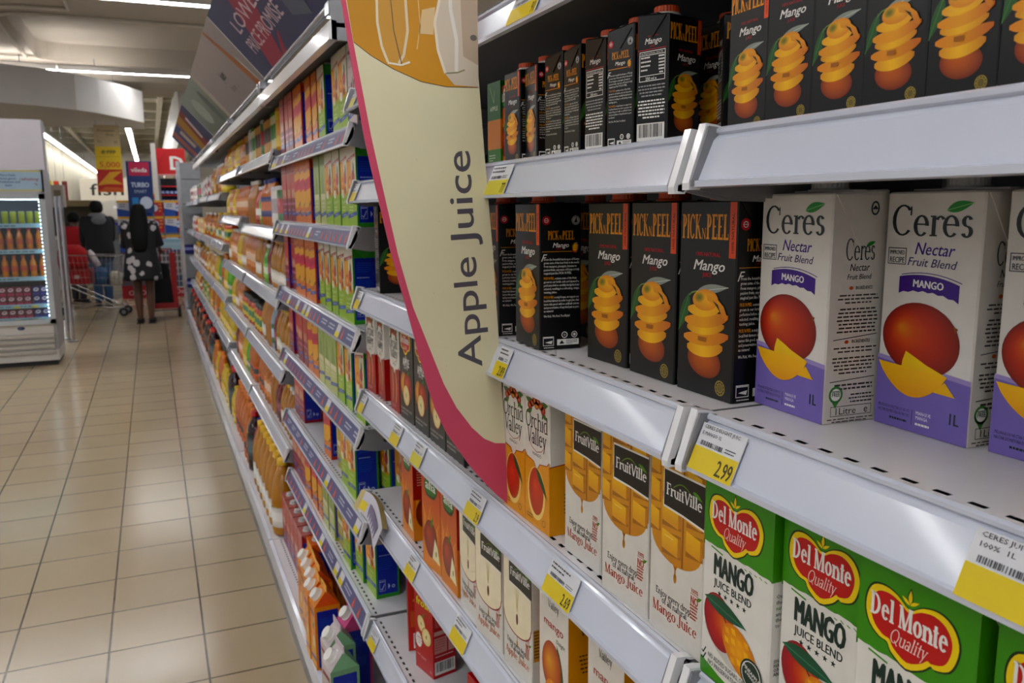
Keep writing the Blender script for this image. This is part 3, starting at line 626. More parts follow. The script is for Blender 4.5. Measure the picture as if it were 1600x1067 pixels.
# white cartons with fruit hanging from the top
def label_plate(f, w, h, x0, dark):
    f.layer(6).poly([(x0, .695*h), (x0+(w-x0)*.5, .688*h), (w, .672*h), (w, .905*h), (x0, .905*h)], WHT); f.layer(7).poly([(x0+1, .707*h), (x0+(w-x0)*.5, .70*h), (w, .684*h), (w, .895*h), (x0+1, .895*h)], dark)
    f.layer(8).text('FruitVille', x0+(w-x0)*.51, .765*h, 12.5, WHT, al='c', font='serif', width=(w-x0)*.88, S=.19, T=.08, rot=-1); f.poly([(x0+(w-x0)*(.25+.05*i), .80*h+.055*h*math.sin(PI*(i+1.5)/12)) for i in range(12)]+[(x0+(w-x0)*(.25+.05*i), .793*h+.055*h*math.sin(PI*(i+1.5)/12)) for i in range(11, -1, -1)], hx('#6a8a2c')); f.leaf(x0+(w-x0)*.72, .845*h, w-3, .815*h, 5, hx('#5a8f2c'))
def paint_fruit(which):
    def p(F, S, L, B):
        for f in (F, B):
            w, h = f.w, f.h; R0 = hx('#b2401f'); INK = hx('#232323')
            if which == 'mango':
                out = [(0, h), (0, .54*h)] + [(w*.5-w*.47*math.cos(PI*i/14), .54*h-.13*h*math.sin(PI*i/14)) for i in range(15)] + [(w, .54*h), (w, h)]
                f.layer(1).poly(out, lambda u, v: mixc(hx('#c98511'), hx('#e3a52a'), (v/h-.4)*1.7))
                f.layer(2).rect(.625*w-1.2, .42*h, .625*w+1.6, h, hx('#9c5c0a'))
                r = random.Random(3)
                for (x, ww, rows_) in ((.0, .2, (.55, .70, .85)), (.23, .36, (.45, .60, .76, .92)), (.68, .3, (.50, .66, .82))):
                    for y in rows_:
                        y0 = (y+r.uniform(-.008, .008))*h; x0 = x*w+.6; a = ww*w; b = .128*h
                        f.layer(3).poly([(x0, y0-1.5), (x0+a, y0+1), (x0+a, y0+b), (x0, y0+b-3)], hx('#a96a0c')); f.layer(4).poly([(x0, y0+b*.16), (x0+a*.84, y0+b*.06), (x0+a*.84, y0+b*.86), (x0, y0+b*.98)], lambda u, v: mixc(hx('#dd9a1e'), hx('#f0bf48'), (v-y0)/b))
                        f.layer(4).poly([(x0+a*.84, y0+b*.06), (x0+a, y0+b*.2), (x0+a, y0+b*.94), (x0+a*.84, y0+b*.86)], hx('#c57e12'))
                        if x == .23: f.layer(5).line([(x0+a*.15, y0+b*.75), (x0+a*.6, y0+b*.72)], 1.2, hx('#f7d98a'))
                f.layer(2).poly([(.44*w, .425*h), (.5*w, .38*h), (.56*w, .425*h)], hx('#cc8514')); f.line([(.5*w, .41*h), (.5*w, .35*h)], 2.2, hx('#cc8514')); f.ell(.5*w, .345*h, 2.6, 5.2, hx('#cf8916'), 14)
                label_plate(f, w, h, .26*w, hx('#17140f'))
            else:
                out = [(0, h), (0, .44*h)] + [(w*.5-w*.48*math.cos(PI*i/14), .42*h-.12*h*math.sin(PI*i/14)) for i in range(15)] + [(w, .44*h), (w, h)]
                f.layer(1).poly(out, hx('#8d2b22')); f.layer(2).poly([(min(max(x, 0), w)*.97+.015*w, y+2.2) for x, y in out], lambda u, v: mixc(hx('#efe3c4'), hx('#f3ead2'), v/h))
                f.layer(3).ell(.5*w, .44*h, 3.4, 9, hx('#6b2f1a'), 12); f.line([(.5*w, .5*h), (.42*w, .72*h)], 1.1, hx('#c9b36a')); f.line([(.5*w, .5*h), (.58*w, .74*h)], 1.1, hx('#c9b36a')); f.line([(.5*w, .52*h), (.5*w, .8*h)], 1.3, hx('#9aa04a'))
                f.layer(2).line([(.5*w, .3*h), (.5*w, .25*h)], 2, hx('#c08a1c')); f.ell(.5*w, .245*h, 2.4, 5, hx('#c08a1c'), 14)
                label_plate(f, w, h, .22*w, hx('#2a2c22'))
            f.layer(2).text('Enjoy every drop', .47*w, .205*h, 7.4, INK, al='c', font='serif', width=.66*w, S=.17, T=.08); f.text('of all natural', .5*w, .168*h, 7.4, INK, al='c', font='serif', width=.47*w, S=.17, T=.08)
            f.text('Mango Juice' if which == 'mango' else 'Apple Juice', .5*w, .107*h, 11.5, R0 if which == 'mango' else hx('#c25f30'), al='c', font='serif', width=.84*w, S=.19)
            f.text('100%', .86*w, .335*h, 6, R0, al='c', width=.13*w, bold=.03); f.rect(.79*w, .326*h, .93*w, .329*h, R0); f.text('NO', .86*w, .275*h, 12, R0, al='c', width=.13*w, bold=.04); f.bars(.79*w, .93*w, .262*h, 5, .0165*h, R0, 2, 8); f.leaf(.9*w, .305*h, .99*w, .33*h, 4, hx('#4d8a30'))
        for f in (S, L):
            w, h = f.w, f.h; f.layer(1).rect(.5*w, .72*h, w, .86*h, hx('#1c1a16')); f.bars(.2*w, .85*w, .5*h, 9, .022*h, hx('#8a5a3a'), 1.6, 3); f.layer(1).rect(.05*w, .2*h, .25*w, .45*h, hx('#c89a5a')); f.layer(2).bars(.06*w, .24*w, .43*h, 9, .025*h, hx('#5a4030'), 2, 8)
    return p
wh3 = hx('#dcd9d3')
PROTO['fruit_mango'] = carton('juice_carton', .090, .062, .198, dict(front=wh3, side=wh3, left=wh3, back=wh3, top=hx('#d79a24')), paint_fruit('mango'), (.014, .012, hx('#e2e0dc'), .008), .04)
PROTO['fruit_apple'] = carton('juice_carton', .090, .062, .198, dict(front=wh3, side=wh3, left=wh3, back=wh3, top=hx('#cfc3a6')), paint_fruit('apple'), (.014, .012, hx('#e2e0dc'), .008), .04)

# white topped orchard cartons: orange mango and red apple
def orchid_logo(f, cx, cy, k, ink):
    L = f.L
    for i, (dx, dy, c) in enumerate(((-12, 30, '#c23a30'), (-5, 34, '#d1683a'), (3, 34, '#b5302c'), (11, 30, '#c8542e'), (0, 29, '#e0933c'), (-18, 26, '#b5302c'), (17, 26, '#b5302c'))): f.layer(L+1).shade(cx+dx*k, cy+dy*k, 6*k, 5*k, [hx('#e5965c'), hx(c), hx('#8a2a22')], 10)
    for s in (-1, 1):
        f.layer(L).leaf(cx+10*s*k, cy+30*k, cx+29*s*k, cy+34*k, 9*k, hx('#3b6b2c')); f.leaf(cx+12*s*k, cy+24*k, cx+26*s*k, cy+16*k, 8*k, hx('#4a7a33'))
    f.layer(L+2).text('Orchid', cx, cy, 20*k, ink, al='c', font='serif', width=58*k, S=.13, T=.06); f.text('Valley', cx, cy-19*k, 20*k, ink, al='c', font='serif', width=50*k, S=.13, T=.06); f.layer(L)
def paint_orchid(which):
    low = hx('#e39a1c') if which == 'mango' else hx('#a3201f'); rl = hx('#a12a28')
    def p(F, S, L, B):
        for f in (F, B):
            w, h = f.w, f.h; y0 = .42*h
            e = [(0, .5*h), (.1*w, .47*h), (.38*w, .455*h), (.5*w, .40*h), (.62*w, .455*h), (.9*w, .47*h), (w, .5*h)]
            f.layer(1).poly([(0, 0)]+[(x, y) for x, y in e]+[(w, 0)], low); f.layer(2).line(e, 1.4, rl)
            orchid_logo(f.layer(2), .5*w, .685*h, 1.15 if w > 70 else 1.02, hx('#2a2723')); f.layer(2).text('MANGO' if which == 'mango' else 'APPLE', .5*w, .5*h, 6.5, hx('#4a4640'), al='c', width=.36*w)
            f.line([(.2*w, .585*h), (.3*w, .55*h), (.5*w, .53*h), (.7*w, .55*h), (.8*w, .585*h)], .8, rl)
            if which == 'mango':
                f.layer(3).ell(.48*w, .24*h, .36*w, .185*h, hx('#f3d48a'), 26); f.layer(4).shade(.48*w, .255*h, .3*w, .165*h, [hx('#e2634a'), hx('#d2432f'), hx('#c23a24'), hx('#b8461f')], 26, 0, (-.2, .3))
                f.layer(5).leaf(.48*w, .42*h, .92*w, .24*h, 11, hx('#1f4a26'), hx('#4d7a48'))
                f.layer(2).bars(.1*w, .4*w, .065*h, 2, 4, hx('#6a4a12'), 1.6, 2); f.ring(.78*w, .06*h, 5, 1, hx('#6a4a12'))
            else:
                for k, x in enumerate((.3, .66)): f.layer(3+k).poly([(x*w+12*math.sin(PI*i/10), .1*h+.34*h*i/10) for i in range(11)]+[(x*w-2+4*math.sin(PI*i/10), .1*h+.34*h*i/10) for i in range(10, -1, -1)], lambda u, v: mixc(hx('#c9413a'), hx('#e3826a'), v/h*2)); f.layer(5).line([(x*w-2+4*math.sin(PI*i/10), .1*h+.34*h*i/10) for i in range(11)], 2.4, hx('#e9d39a'))
                f.layer(2).bars(.15*w, .7*w, .06*h, 2, 4, hx('#e3b0a8'), 1.6, 2)
        for f in (S, L):
            w, h = f.w, f.h; f.layer(1).poly([(0, 0), (0, .47*h), (w, .5*h), (w, 0)], low); f.layer(2).line([(0, .47*h), (w, .5*h)], 1.4, rl)
            orchid_logo(f.layer(2), .62*w, .72*h, .55, hx('#2a2723'))
            f.layer(2).rect(.5*w, .34*h, .8*w, .42*h, hx('#b8302a') if which == 'mango' else hx('#e3ddd3')); f.layer(2).rect(.3*w, .1*h, .85*w, .3*h, mixc(low, WHT, .12)); f.layer(3).bars(.34*w, .82*w, .27*h, 6, .025*h, hx('#4a3014'), 1.7, 4); f.layer(2).rect(.6*w, .02*h, .95*w, .09*h, WHT)
    return p
wh4 = hx('#e2ded6')
PROTO['orchid_mango'] = carton('juice_carton', .074, .066, .204, dict(front=wh4, side=wh4, left=wh4, back=wh4, top=wh4), paint_orchid('mango'), (.014, .012, hx('#b8302a'), .008), .03)
PROTO['orchid_apple'] = carton('juice_carton', .074, .066, .204, dict(front=wh4, side=wh4, left=wh4, back=wh4, top=wh4), paint_orchid('apple'), (.014, .012, hx('#b8302a'), .008), .03)
def paint_delight(F, S, L, B):
    for f in (F, B):
        w, h = f.w, f.h; T = hx('#2a2723')
        orchid_logo(f.layer(1), .5*w, .84*h, .62, T); f.layer(3).text('mango', .5*w, .64*h, 17, hx('#b53a3a'), al='c', width=.66*w, bold=.012); f.text('Delight', .74*w, .565*h, 9, hx('#3a5a3a'), al='c', shear=.3, width=.3*w)
        f.layer(1).leaf(.62*w, .55*h, .86*w, .12*h, 16, hx('#2f5a2a'), hx('#55804a')); f.layer(3).shade(.44*w, .36*h, .33*w, .185*h, [hx('#e8b04a'), hx('#d98a2e'), hx('#c2662a'), hx('#a8402a')], 26, 0, (-.3, .2)); cut_mango(f.layer(5), .48*w, .17*h, .25*w, .1*h, 10)
        f.layer(2).text('100% FRUIT JUICE', .5*w, .03*h, 5, T, al='c', width=.6*w)
    for f in (S, L):
        w, h = f.w, f.h; T = hx('#33200e'); f.layer(1).rect(0, 0, w, h, hx('#d9951f')); orchid_logo(f.layer(2), .55*w, .74*h, .66, T)
        f.layer(2).bars(.25*w, .95*w, .53*h, 5, .03*h, T, 2, 4, 'c'); f.text('FRUIT', .55*w, .3*h, 8, T, al='c', bold=.03); f.rect(.1*w, .12*h, .95*w, .22*h, hx('#3a1f14')); f.layer(3).text('FROM THE', .52*w, .18*h, 4.5, WHT, al='c', bold=.02); f.layer(3).text('ORCHARD', .52*w, .13*h, 7, hx('#e0566a'), al='c', bold=.03)
PROTO['delight'] = carton('juice_carton', .084, .062, .200, dict(front=wh4, side=hx('#d9951f'), left=hx('#d9951f'), back=wh4, top=wh4), paint_delight, (.014, .012, hx('#e2e0dc'), .008), .03)
# flame coloured apple carton, red apple carton
def paint_flame(F, S, L, B):
    for f in (F, B, S, L):
        w, h = f.w, f.h; main = f in (F, B)
        f.layer(1).grad(0, 0, w, h, hx('#e08a1e'), hx('#c32a12'), 8)
        r = random.Random(5)
        for k in range(9):
            x = w*(k+.3)/9; y = h*r.uniform(.28, .4); t = h*r.uniform(.5, .68); bw = w*.09
            f.layer(2).poly([(x-bw, y-h*.1), (x+bw, y-h*.1), (x+bw*.6, (y+t)/2), (x+bw*1.4*r.choice([-1, 1]), t), (x-bw*.5, (y+t)/2)], hx('#e79a22') if k % 2 else hx('#da6a1c'))
        if main:
            f.layer(3).ell(.5*w, .82*h, .36*w, .105*h, hx('#20401c'), 24); f.layer(4).ell(.5*w, .825*h, .32*w, .085*h, hx('#2f7a2a'), 24); f.layer(5).text('afia', .5*w, .795*h, 25, WHT, al='c', width=.56*w, bold=.04); f.layer(5).poly([(.22*w, .745*h), (.78*w, .745*h), (.68*w, .72*h), (.32*w, .72*h)], hx('#20401c'))
            f.layer(3).shade(.46*w, .3*h, .36*w, .19*h, [hx('#c9604a'), hx('#9c3a2c'), hx('#7c2a22')], 24, off=(-.4, .35)); f.layer(6).leaf(.5*w, .42*h, .62*w, .54*h, 9, hx('#3f8a2c')); f.layer(6).poly([(.55*w, .12*h), (.95*w, .1*h), (.85*w, .25*h), (.7*w, .34*h)], lambda u, v: mixc(hx('#e9dda2'), hx('#f4efd2'), v/h*3)); f.layer(7).ell(.76*w, .19*h, 3, 6, hx('#8a7a3a'), 10)
        else:
            f.layer(3).rect(0, .45*h, w, h, hx('#ac1c10')); f.layer(4).shade(.4*w, .3*h, .32*w, .16*h, [hx('#b0513c'), hx('#8a3226'), hx('#6c251c')], 20); f.layer(4).rect(.75*w, .04*h, .95*w, .2*h, hx('#e6ddc9')); f.bars(.15*w, .8*w, .8*h, 8, .028*h, hx('#e8b49a'), 2, 5)
PROTO['flame'] = carton('juice_carton', .086, .060, .200, dict(front=hx('#cc3a16'), side=hx('#b01c10'), left=hx('#b01c10'), back=hx('#cc3a16'), top=hx('#c01e14')), paint_flame, None, .03)
def paint_red(F, S, L, B):
    RD = hx('#b81a20')
    for f in (F, B):
        w, h = f.w, f.h
        f.layer(1).text('frosh', .5*w, .8*h, 27, hx('#17200f'), al='c', width=.78*w, bold=.09); f.layer(2).text('frosh', .5*w, .8*h, 27, hx('#e9d91c'), al='c', width=.76*w, bold=.04)
        half_apple(f.layer(1), .38*w, .58*h, .2*w, .1*h, 25); half_apple(f.layer(5), .66*w, .46*h, .24*w, .105*h, -15); f.layer(2).leaf(.44*w, .66*h, .6*w, .74*h, 7, hx('#6a7a2a'))
        f.layer(3).poly([(.22*w+(15 if i % 2 else 12.5)*math.cos(2*PI*i/28), .36*h+(19 if i % 2 else 16)*math.sin(2*PI*i/28)) for i in range(28)], WHT); f.layer(4).text('100%', .22*w, .38*h, 6, RD, al='c', width=.22*w, bold=.03); f.text('no added', .22*w, .345*h, 4.5, RD, al='c', width=.2*w); f.text('sugar', .22*w, .315*h, 4.5, RD, al='c', width=.16*w)
        f.layer(1).text('red apple', .1*w, .17*h, 8, hx('#e8c9c4'), width=.5*w, rot=-4); f.text('1L', .8*w, .05*h, 8, WHT)
    for f in (S, L):
        w, h = f.w, f.h
        f.layer(1).text('frosh', .4*w, .84*h, 16, hx('#e9d91c'), al='c', width=.6*w, bold=.04); f.bars(.1*w, .92*w, .78*h, 9, .02*h, hx('#dc8a88'), 1.6, 4); f.rect(.05*w, .52*h, .95*w, .57*h, hx('#cfa49c')); f.rect(.06*w, .3*h, .6*w, .49*h, hx('#c88f8a')); f.layer(2).bars(.1*w, .56*w, .46*h, 5, .03*h, RD, 1.6, 9); f.layer(1).rect(.66*w, .3*h, .94*w, .49*h, hx('#d0a09a')); f.bars(.1*w, .9*w, .26*h, 1, 2, WHT, 1.4); f.barcode(.06*w, .04*h, .94*w, .2*h)
PROTO['red'] = carton('juice_carton', .080, .060, .195, dict(front=hx('#b81a20'), side=hx('#b01820'), left=hx('#b01820'), back=hx('#b81a20'), top=hx('#b81a20')), paint_red, None, .03)
def paint_multi(F, S, L, B):
    for f in (F, B, S, L):
        w, h = f.w, f.h; f.layer(1).rect(0, .55*h, w, h, hx('#1f6b26')); f.rect(0, .2*h, w, .55*h, hx('#dd8a1c')); f.rect(0, 0, w, .2*h, hx('#3f8a2a')); f.layer(2).text('APPLE', .5*w, .66*h, 9, hx('#dfe9cf'), al='c', width=.6*w, bold=.02); f.layer(2).line([(.2*w, .95*h), (.5*w, .75*h), (.55*w, .9*h)], 1.2, hx('#9fce8f')); f.bars(.1*w, .6*w, .12*h, 3, .03*h, hx('#d7e6c9'), 1.5)
PROTO['multi'] = carton('juice_carton', .046, .040, .120, dict(front=hx('#1f6b26'), side=hx('#1f6b26'), left=hx('#1f6b26'), back=hx('#1f6b26'), top=hx('#1f6b26')), paint_multi, None, .02)
PROTO['flame_small'] = carton('juice_carton', .046, .040, .112, dict(front=hx('#c8281a'), side=hx('#b81c14'), left=hx('#b81c14'), back=hx('#cc3a16'), top=hx('#c01e14')), paint_flame, None, .02)
def paint_blue_red(F, S, L, B):
    for f in (F, B, S, L):
        w, h = f.w, f.h; f.layer(1).poly([(0, 0), (w, 0), (w, .72*h), (.55*w, .8*h), (0, .98*h)], hx('#b8231c')); f.layer(2).text('apple', .5*w, .62*h, 12, hx('#d8a41c'), al='c', width=.6*w, bold=.03); f.rect(.1*w, .3*h, .9*w, .5*h, hx('#c2521c')); f.barcode(.2*w, .03*h, .8*w, .22*h)
PROTO['blue_red'] = carton('juice_carton', .080, .060, .200, dict(front=hx('#262a86'), side=hx('#262a86'), left=hx('#262a86'), back=hx('#262a86'), top=hx('#262a86')), paint_blue_red, None, .03)

# slim cartons of the middle bay: fruit front, blue information side
def paint_slim(kind):
    C_ = dict(green=('#9cc11e', '#e9a52a', '#ded8c9'), orange=('#e07a1c', '#f0b02a', '#e58a2c'), pink=('#8f2438', '#c9605a', '#cf8a84'), pale=('#c3c98a', '#a9bd72', '#8fa36a'), olive=('#a89a4a', '#c8b45a', '#d8c98a'), white=('#d9c9cc', '#cfb6bc', '#e3dcdc'))[kind]
    low, mid, top = [hx(c) for c in C_]; BL = hx('#12279a'); BAND = hx('#2450b0')
    def p(F, S, L, B):
        for f in (F, B):
            w, h = f.w, f.h
            f.layer(1).rect(0, .84*h, w, h, top if kind != 'orange' else hx('#e0802a')); f.rect(0, .42*h, w, .84*h, mid); f.rect(0, 0, w, .42*h, low)
            if kind in ('green', 'orange'): f.layer(2).poly([(.05*w, .8*h), (.95*w, .86*h), (.95*w, .9*h), (.05*w, .84*h)], hx('#b5262a')); f.layer(3).text('nectar', .5*w, .835*h, 7, WHT, al='c', width=.6*w, rot=8, bold=.03)
            else: f.layer(2).rect(.1*w, .86*h, .9*w, .9*h, hx('#a8304a') if kind != 'pale' else hx('#6a8a3a'))
            if kind == 'green':
                f.layer(2).poly([(0, .84*h), (.5*w, .84*h), (.42*w, .42*h), (0, .42*h)], hx('#eaa92c')); f.layer(2).rect(.5*w, .45*h, w, .84*h, hx('#dcd6c2')); f.layer(3).leaf(.72*w, .8*h, .78*w, .62*h, 14, hx('#33602a')); f.layer(3).shade(.7*w, .62*h, .16*w, .085*h, [hx('#e0786a'), hx('#c23a3c'), hx('#962a38')], 14)
                f.layer(4).ell(.34*w, .55*h, .2*w, .085*h, hx('#dd6a1c'), 16); f.layer(5).ell(.34*w, .55*h, .13*w, .055*h, hx('#f2a94e'), 14); f.layer(6).ell(.34*w, .55*h, .05*w, .02*h, hx('#f7d9a0'), 8); f.layer(5).ell(.66*w, .46*h, .17*w, .08*h, hx('#e8932a'), 16); f.layer(6).ell(.66*w, .46*h, .09*w, .045*h, hx('#7a2f16'), 12)
                f.layer(4).poly([(.1*w, .4*h), (.2*w, .48*h), (.4*w, .47*h), (.45*w, .38*h), (.3*w, .36*h)], hx('#efead8')); f.layer(3).text('Tropical', .46*w, .3*h, 11, hx('#e6efc9'), al='c', width=.62*w, rot=6); f.bars(.16*w, .6*w, .24*h, 2, .04*h, hx('#dfeab0'), 3)
            elif kind == 'orange':
                f.layer(2).poly([(0, .68*h), (w, .74*h), (w, .5*h), (0, .46*h)], hx('#d9506a')); 
                for k in range(3): f.layer(3).ell((.2+.3*k)*w, (.6+.03*k)*h, .1*w, .05*h, hx('#b8304a'), 12)
                f.layer(3).poly([(0, .5*h), (w, .56*h), (w, .28*h), (0, .24*h)], hx('#f2b42c')); f.layer(4).line([(.1*w, .3*h), (.4*w, .52*h)], 3, hx('#e08a1c')); f.line([(.5*w, .3*h), (.8*w, .54*h)], 3, hx('#e08a1c')); f.layer(4).poly([(.6*w, .26*h), (.96*w, .36*h), (.98*w, .3*h)], hx('#2a201a')); f.layer(3).text('Orange', .45*w, .17*h, 10, hx('#f6e0b0'), al='c', width=.6*w, rot=6)
            elif kind == 'pink':
                for k, x in enumerate((.3, .66)): f.layer(2+k).ell(x*w, .52*h, .16*w, .12*h, hx('#c8505a'), 14); f.layer(4+k).ell((x+.06)*w, .5*h, .09*w, .09*h, hx('#e9dcb4'), 12)
                f.layer(3).leaf(.45*w, .7*h, .6*w, .8*h, 8, hx('#4a6a3a')); f.layer(3).text('Apple', .45*w, .2*h, 10, hx('#efc9cc'), al='c', width=.55*w); f.layer(2).rect(0, .3*h, w, .34*h, hx('#c27a9a'))
            elif kind == 'white':
                for k, x in enumerate((.22, .5, .78)): f.layer(2).ell(x*w, (.3+.03*k)*h, .13*w, .2*h, hx('#8a4a50'), 14, 8); f.layer(3).ell((x+.04)*w, (.3+.03*k)*h, .07*w, .15*h, hx('#d8a79c'), 12)
                f.layer(3).leaf(.5*w, .45*h, .62*w, .6*h, 8, hx('#3a5a34')); f.layer(2).text('prune', .5*w, .7*h, 10, hx('#8a6a9a'), al='c', width=.6*w)
            else:
                f.layer(2).poly([(.2*w, .45*h), (.5*w, .8*h), (.8*w, .45*h)], mixc(mid, hx('#3a5a2a'), .4)); f.layer(3).rect(.1*w, .36*h, .9*w, .44*h, hx('#e4e0c4')); f.bars(.16*w, .7*w, .3*h, 2, .05*h, hx('#e9e6d0'), 3)
            f.layer(3).poly([(.02*w, .1*h), (.98*w, .15*h), (.98*w, .2*h), (.02*w, .15*h)], BAND); f.layer(4).text('100% 1L', .5*w, .138*h, 6, WHT, al='c', rot=4, width=.5*w, bold=.02)
        brd = dict(green='#3f8a3a', orange='#b5331c', pink='#8a2a34', pale='#8a9a4a', olive='#a08a3a', white='#b8a8ac')[kind]
        for f in (S, L):
            w, h = f.w, f.h; f.layer(1).rect(0, 0, w, h, hx(brd)); f.layer(2).rect(.07*w, .055*h, .93*w, .86*h, BL); f.layer(3).bars(.16*w, .85*w, .79*h, 5, .028*h, hx('#4a66c4'), 1.8, 2); f.bars(.16*w, .85*w, .6*h, 1, 2, hx('#9fb0e0'), 2.4, 5); f.bars(.16*w, .8*w, .56*h, 6, .03*h, hx('#4060c0'), 1.7, 4)
            f.frame(.14*w, .1*h, .4*w, .26*h, 1, hx('#a9b6dd')); f.line([(.18*w, .14*h), (.25*w, .12*h), (.36*w, .2*h)], 1.6, hx('#c5cfe8')); f.bars(.16*w, .38*w, .23*h, 1, 2, hx('#c5cfe8'), 2); f.poly([(.52*w, .12*h), (.6*w, .16*h), (.52*w, .2*h)], hx('#c5cfe8')); f.ring(.74*w, .15*h, 4.5, 1.8, hx('#c5cfe8'), 10)
    return p, hx(brd) if False else None
def slim(kind):
    c = dict(green='#4a9a48', orange='#d9641c', pink='#b06a66', pale='#7c8a5a', olive='#b09a5a', white='#ded6d8')[kind]
    p, _ = paint_slim(kind); c = hx(c)
    return carton('juice_carton', .094, .064, .198, dict(front=c, side=c, left=c, back=c, top=c), p, (.0145, .011, hx('#c9c7c6'), -.004, 0), .03, .001)
for k in ('green', 'orange', 'pink', 'pale', 'olive', 'white'): PROTO['slim_'+k] = slim(k)

# gable-topped cartons of the floor shelf
def gable(kind):
    w, d, h, g = .073, .074, .195, .042; C_ = dict(orange=('#e08a2a', '#d9551c', '#f0b56a'), pink=('#c8608c', '#b84a80', '#d88ab0'), green=('#cdc3c5', '#86b08b', '#cfc4cc'))[kind]
    fc, tc, fin = [hx(c) for c in C_]; r = empty('gable_carton'); mb = MB(); x0, x1, y0, y1 = -d/2, d/2, -w/2, w/2
    BL = hx('#14299a'); bord = dict(orange='#e08a2a', pink='#c8608c', green='#7aa07a')[kind]; sd = hx(bord)
    V = [(x0, y0, 0), (x1, y0, 0), (x1, y1, 0), (x0, y1, 0), (x0, y0, h), (x1, y0, h), (x1, y1, h), (x0, y1, h)]
    mb.mesh(V, [(0, 1, 5, 4), (2, 3, 7, 6)], sd); mb.mesh(V, [(3, 0, 4, 7), (1, 2, 6, 5)], fc); mb.mesh(V, [(0, 3, 2, 1)], fc)
    ra, rb = (0, y0+.008, h+g), (0, y1-.008, h+g)
    mb.poly([V[4], ra, rb, V[7]][::-1], fc); mb.poly([V[5], V[6], rb, ra][::-1], tc)
    mb.poly([V[4], V[5], ra], tc if kind != 'pink' else fc); mb.poly([V[6], V[7], rb], tc)
    mb.box(-.0012, .0012, y0+.002, y1-.002, h+g-.002, h+g+.016, fin)
    F = Face(mb, (x0, y1, 0), (0, -1, 0), (0, 0, 1), w*1000, h*1000); S = Face(mb, (x0, y0, 0), (1, 0, 0), (0, 0, 1), d*1000, h*1000)
    for f in (F,):
        W, Hh = f.w, f.h; f.layer(1).rect(0, 0, W, .45*Hh, hx(dict(orange='#e6a32a', pink='#b83a5c', green='#e0a83a')[kind])); f.layer(2).ell(.4*W, .5*Hh, .25*W, .14*Hh, hx(dict(orange='#e8801c', pink='#d8506a', green='#e8a01c')[kind]), 18); f.layer(3).ell(.66*W, .42*Hh, .18*W, .1*Hh, hx('#efe0b0'), 16); f.layer(3).leaf(.5*W, .6*Hh, .8*W, .75*Hh, 12, hx('#3a6a30')); f.layer(3).rect(.1*W, .84*Hh, .9*W, .9*Hh, hx('#8a2a44'))
        f.layer(3).poly([(.02*W, .1*Hh), (.98*W, .15*Hh), (.98*W, .2*Hh), (.02*W, .15*Hh)], hx('#2450b0'))
    W, Hh = S.w, S.h; S.layer(1).rect(.09*W, .04*Hh, .91*W, .93*Hh, BL); S.layer(2).bars(.2*W, .8*W, .8*Hh, 5, .03*Hh, hx('#4a66c4'), 2, 3); S.bars(.2*W, .85*W, .5*Hh, 6, .03*Hh, hx('#4060c0'), 2, 5)
    mb.obj('carton_body', r)
    # cap on the front slope
    ang = math.atan2(g, d/2); cb = screw_cap(0, .0165, .018, hx('#efedea')); q = cb.obj('screw_cap', r)
    q.location = (x0*.5, 0, h+g*.5+.0004); q.rotation_euler = (0, -ang, 0)
    r['_w'] = w; r['_d'] = d; return r
for k in ('orange', 'pink', 'green'): PROTO['gable_'+k] = gable(k)
# ------------------------------------------------------------------ the hall
def floor_mat():
    m = bpy.data.materials.new('floor_tiles'); m.use_nodes = True; nt = m.node_tree; b = nt.nodes['Principled BSDF']
    tc = nt.nodes.new('ShaderNodeTexCoord'); mp = nt.nodes.new('ShaderNodeMapping'); nt.links.new(tc.outputs['Object'], mp.inputs['Vector'])
    T = .3195; mp.inputs['Location'].default_value = (.5601-T/2*0, -4.689, 0); mp.inputs['Scale'].default_value = (1, 1, 1)
    br = nt.nodes.new('ShaderNodeTexBrick'); br.offset = 0; br.inputs['Scale'].default_value = 1; br.inputs['Brick Width'].default_value = .3172; br.inputs['Row Height'].default_value = .3213
    br.inputs['Mortar Size'].default_value = .0042; br.inputs['Mortar Smooth'].default_value = .3; br.inputs['Color1'].default_value = hx('#b09d80'); br.inputs['Color2'].default_value = hx('#aa977a'); br.inputs['Mortar'].default_value = hx('#4a3f33')
    nt.links.new(mp.outputs[0], br.inputs['Vector'])
    nz = nt.nodes.new('ShaderNodeTexNoise'); nz.inputs['Scale'].default_value = 3.0; nz.inputs['Detail'].default_value = 5; nt.links.new(tc.outputs['Object'], nz.inputs['Vector'])
    mr = nt.nodes.new('ShaderNodeMapRange'); mr.inputs['To Min'].default_value = .93; mr.inputs['To Max'].default_value = 1.05; nt.links.new(nz.outputs['Fac'], mr.inputs['Value'])
    mx = nt.nodes.new('ShaderNodeMix'); mx.data_type = 'RGBA'; mx.blend_type = 'MULTIPLY'; mx.inputs['Factor'].default_value = 1; nt.links.new(br.outputs['Color'], mx.inputs['A']); nt.links.new(mr.outputs[0], mx.inputs['B']); nt.links.new(mx.outputs['Result'], b.inputs['Base Color'])
    r2 = nt.nodes.new('ShaderNodeMapRange'); r2.inputs['To Min'].default_value = .13; r2.inputs['To Max'].default_value = .24; nt.links.new(nz.outputs['Fac'], r2.inputs['Value']); nt.links.new(r2.outputs[0], b.inputs['Roughness'])
    bp = nt.nodes.new('ShaderNodeBump'); bp.inputs['Strength'].default_value = .5; bp.inputs['Distance'].default_value = .0015; bp.invert = True; nt.links.new(br.outputs['Fac'], bp.inputs['Height']); nt.links.new(bp.outputs[0], b.inputs['Normal'])
    return m
M_FLOOR = floor_mat()
mb = MB(); mb.box(-14, 8, -8, 70, -.2, 0, mat=M_FLOOR); struct(mb.obj('floor'))
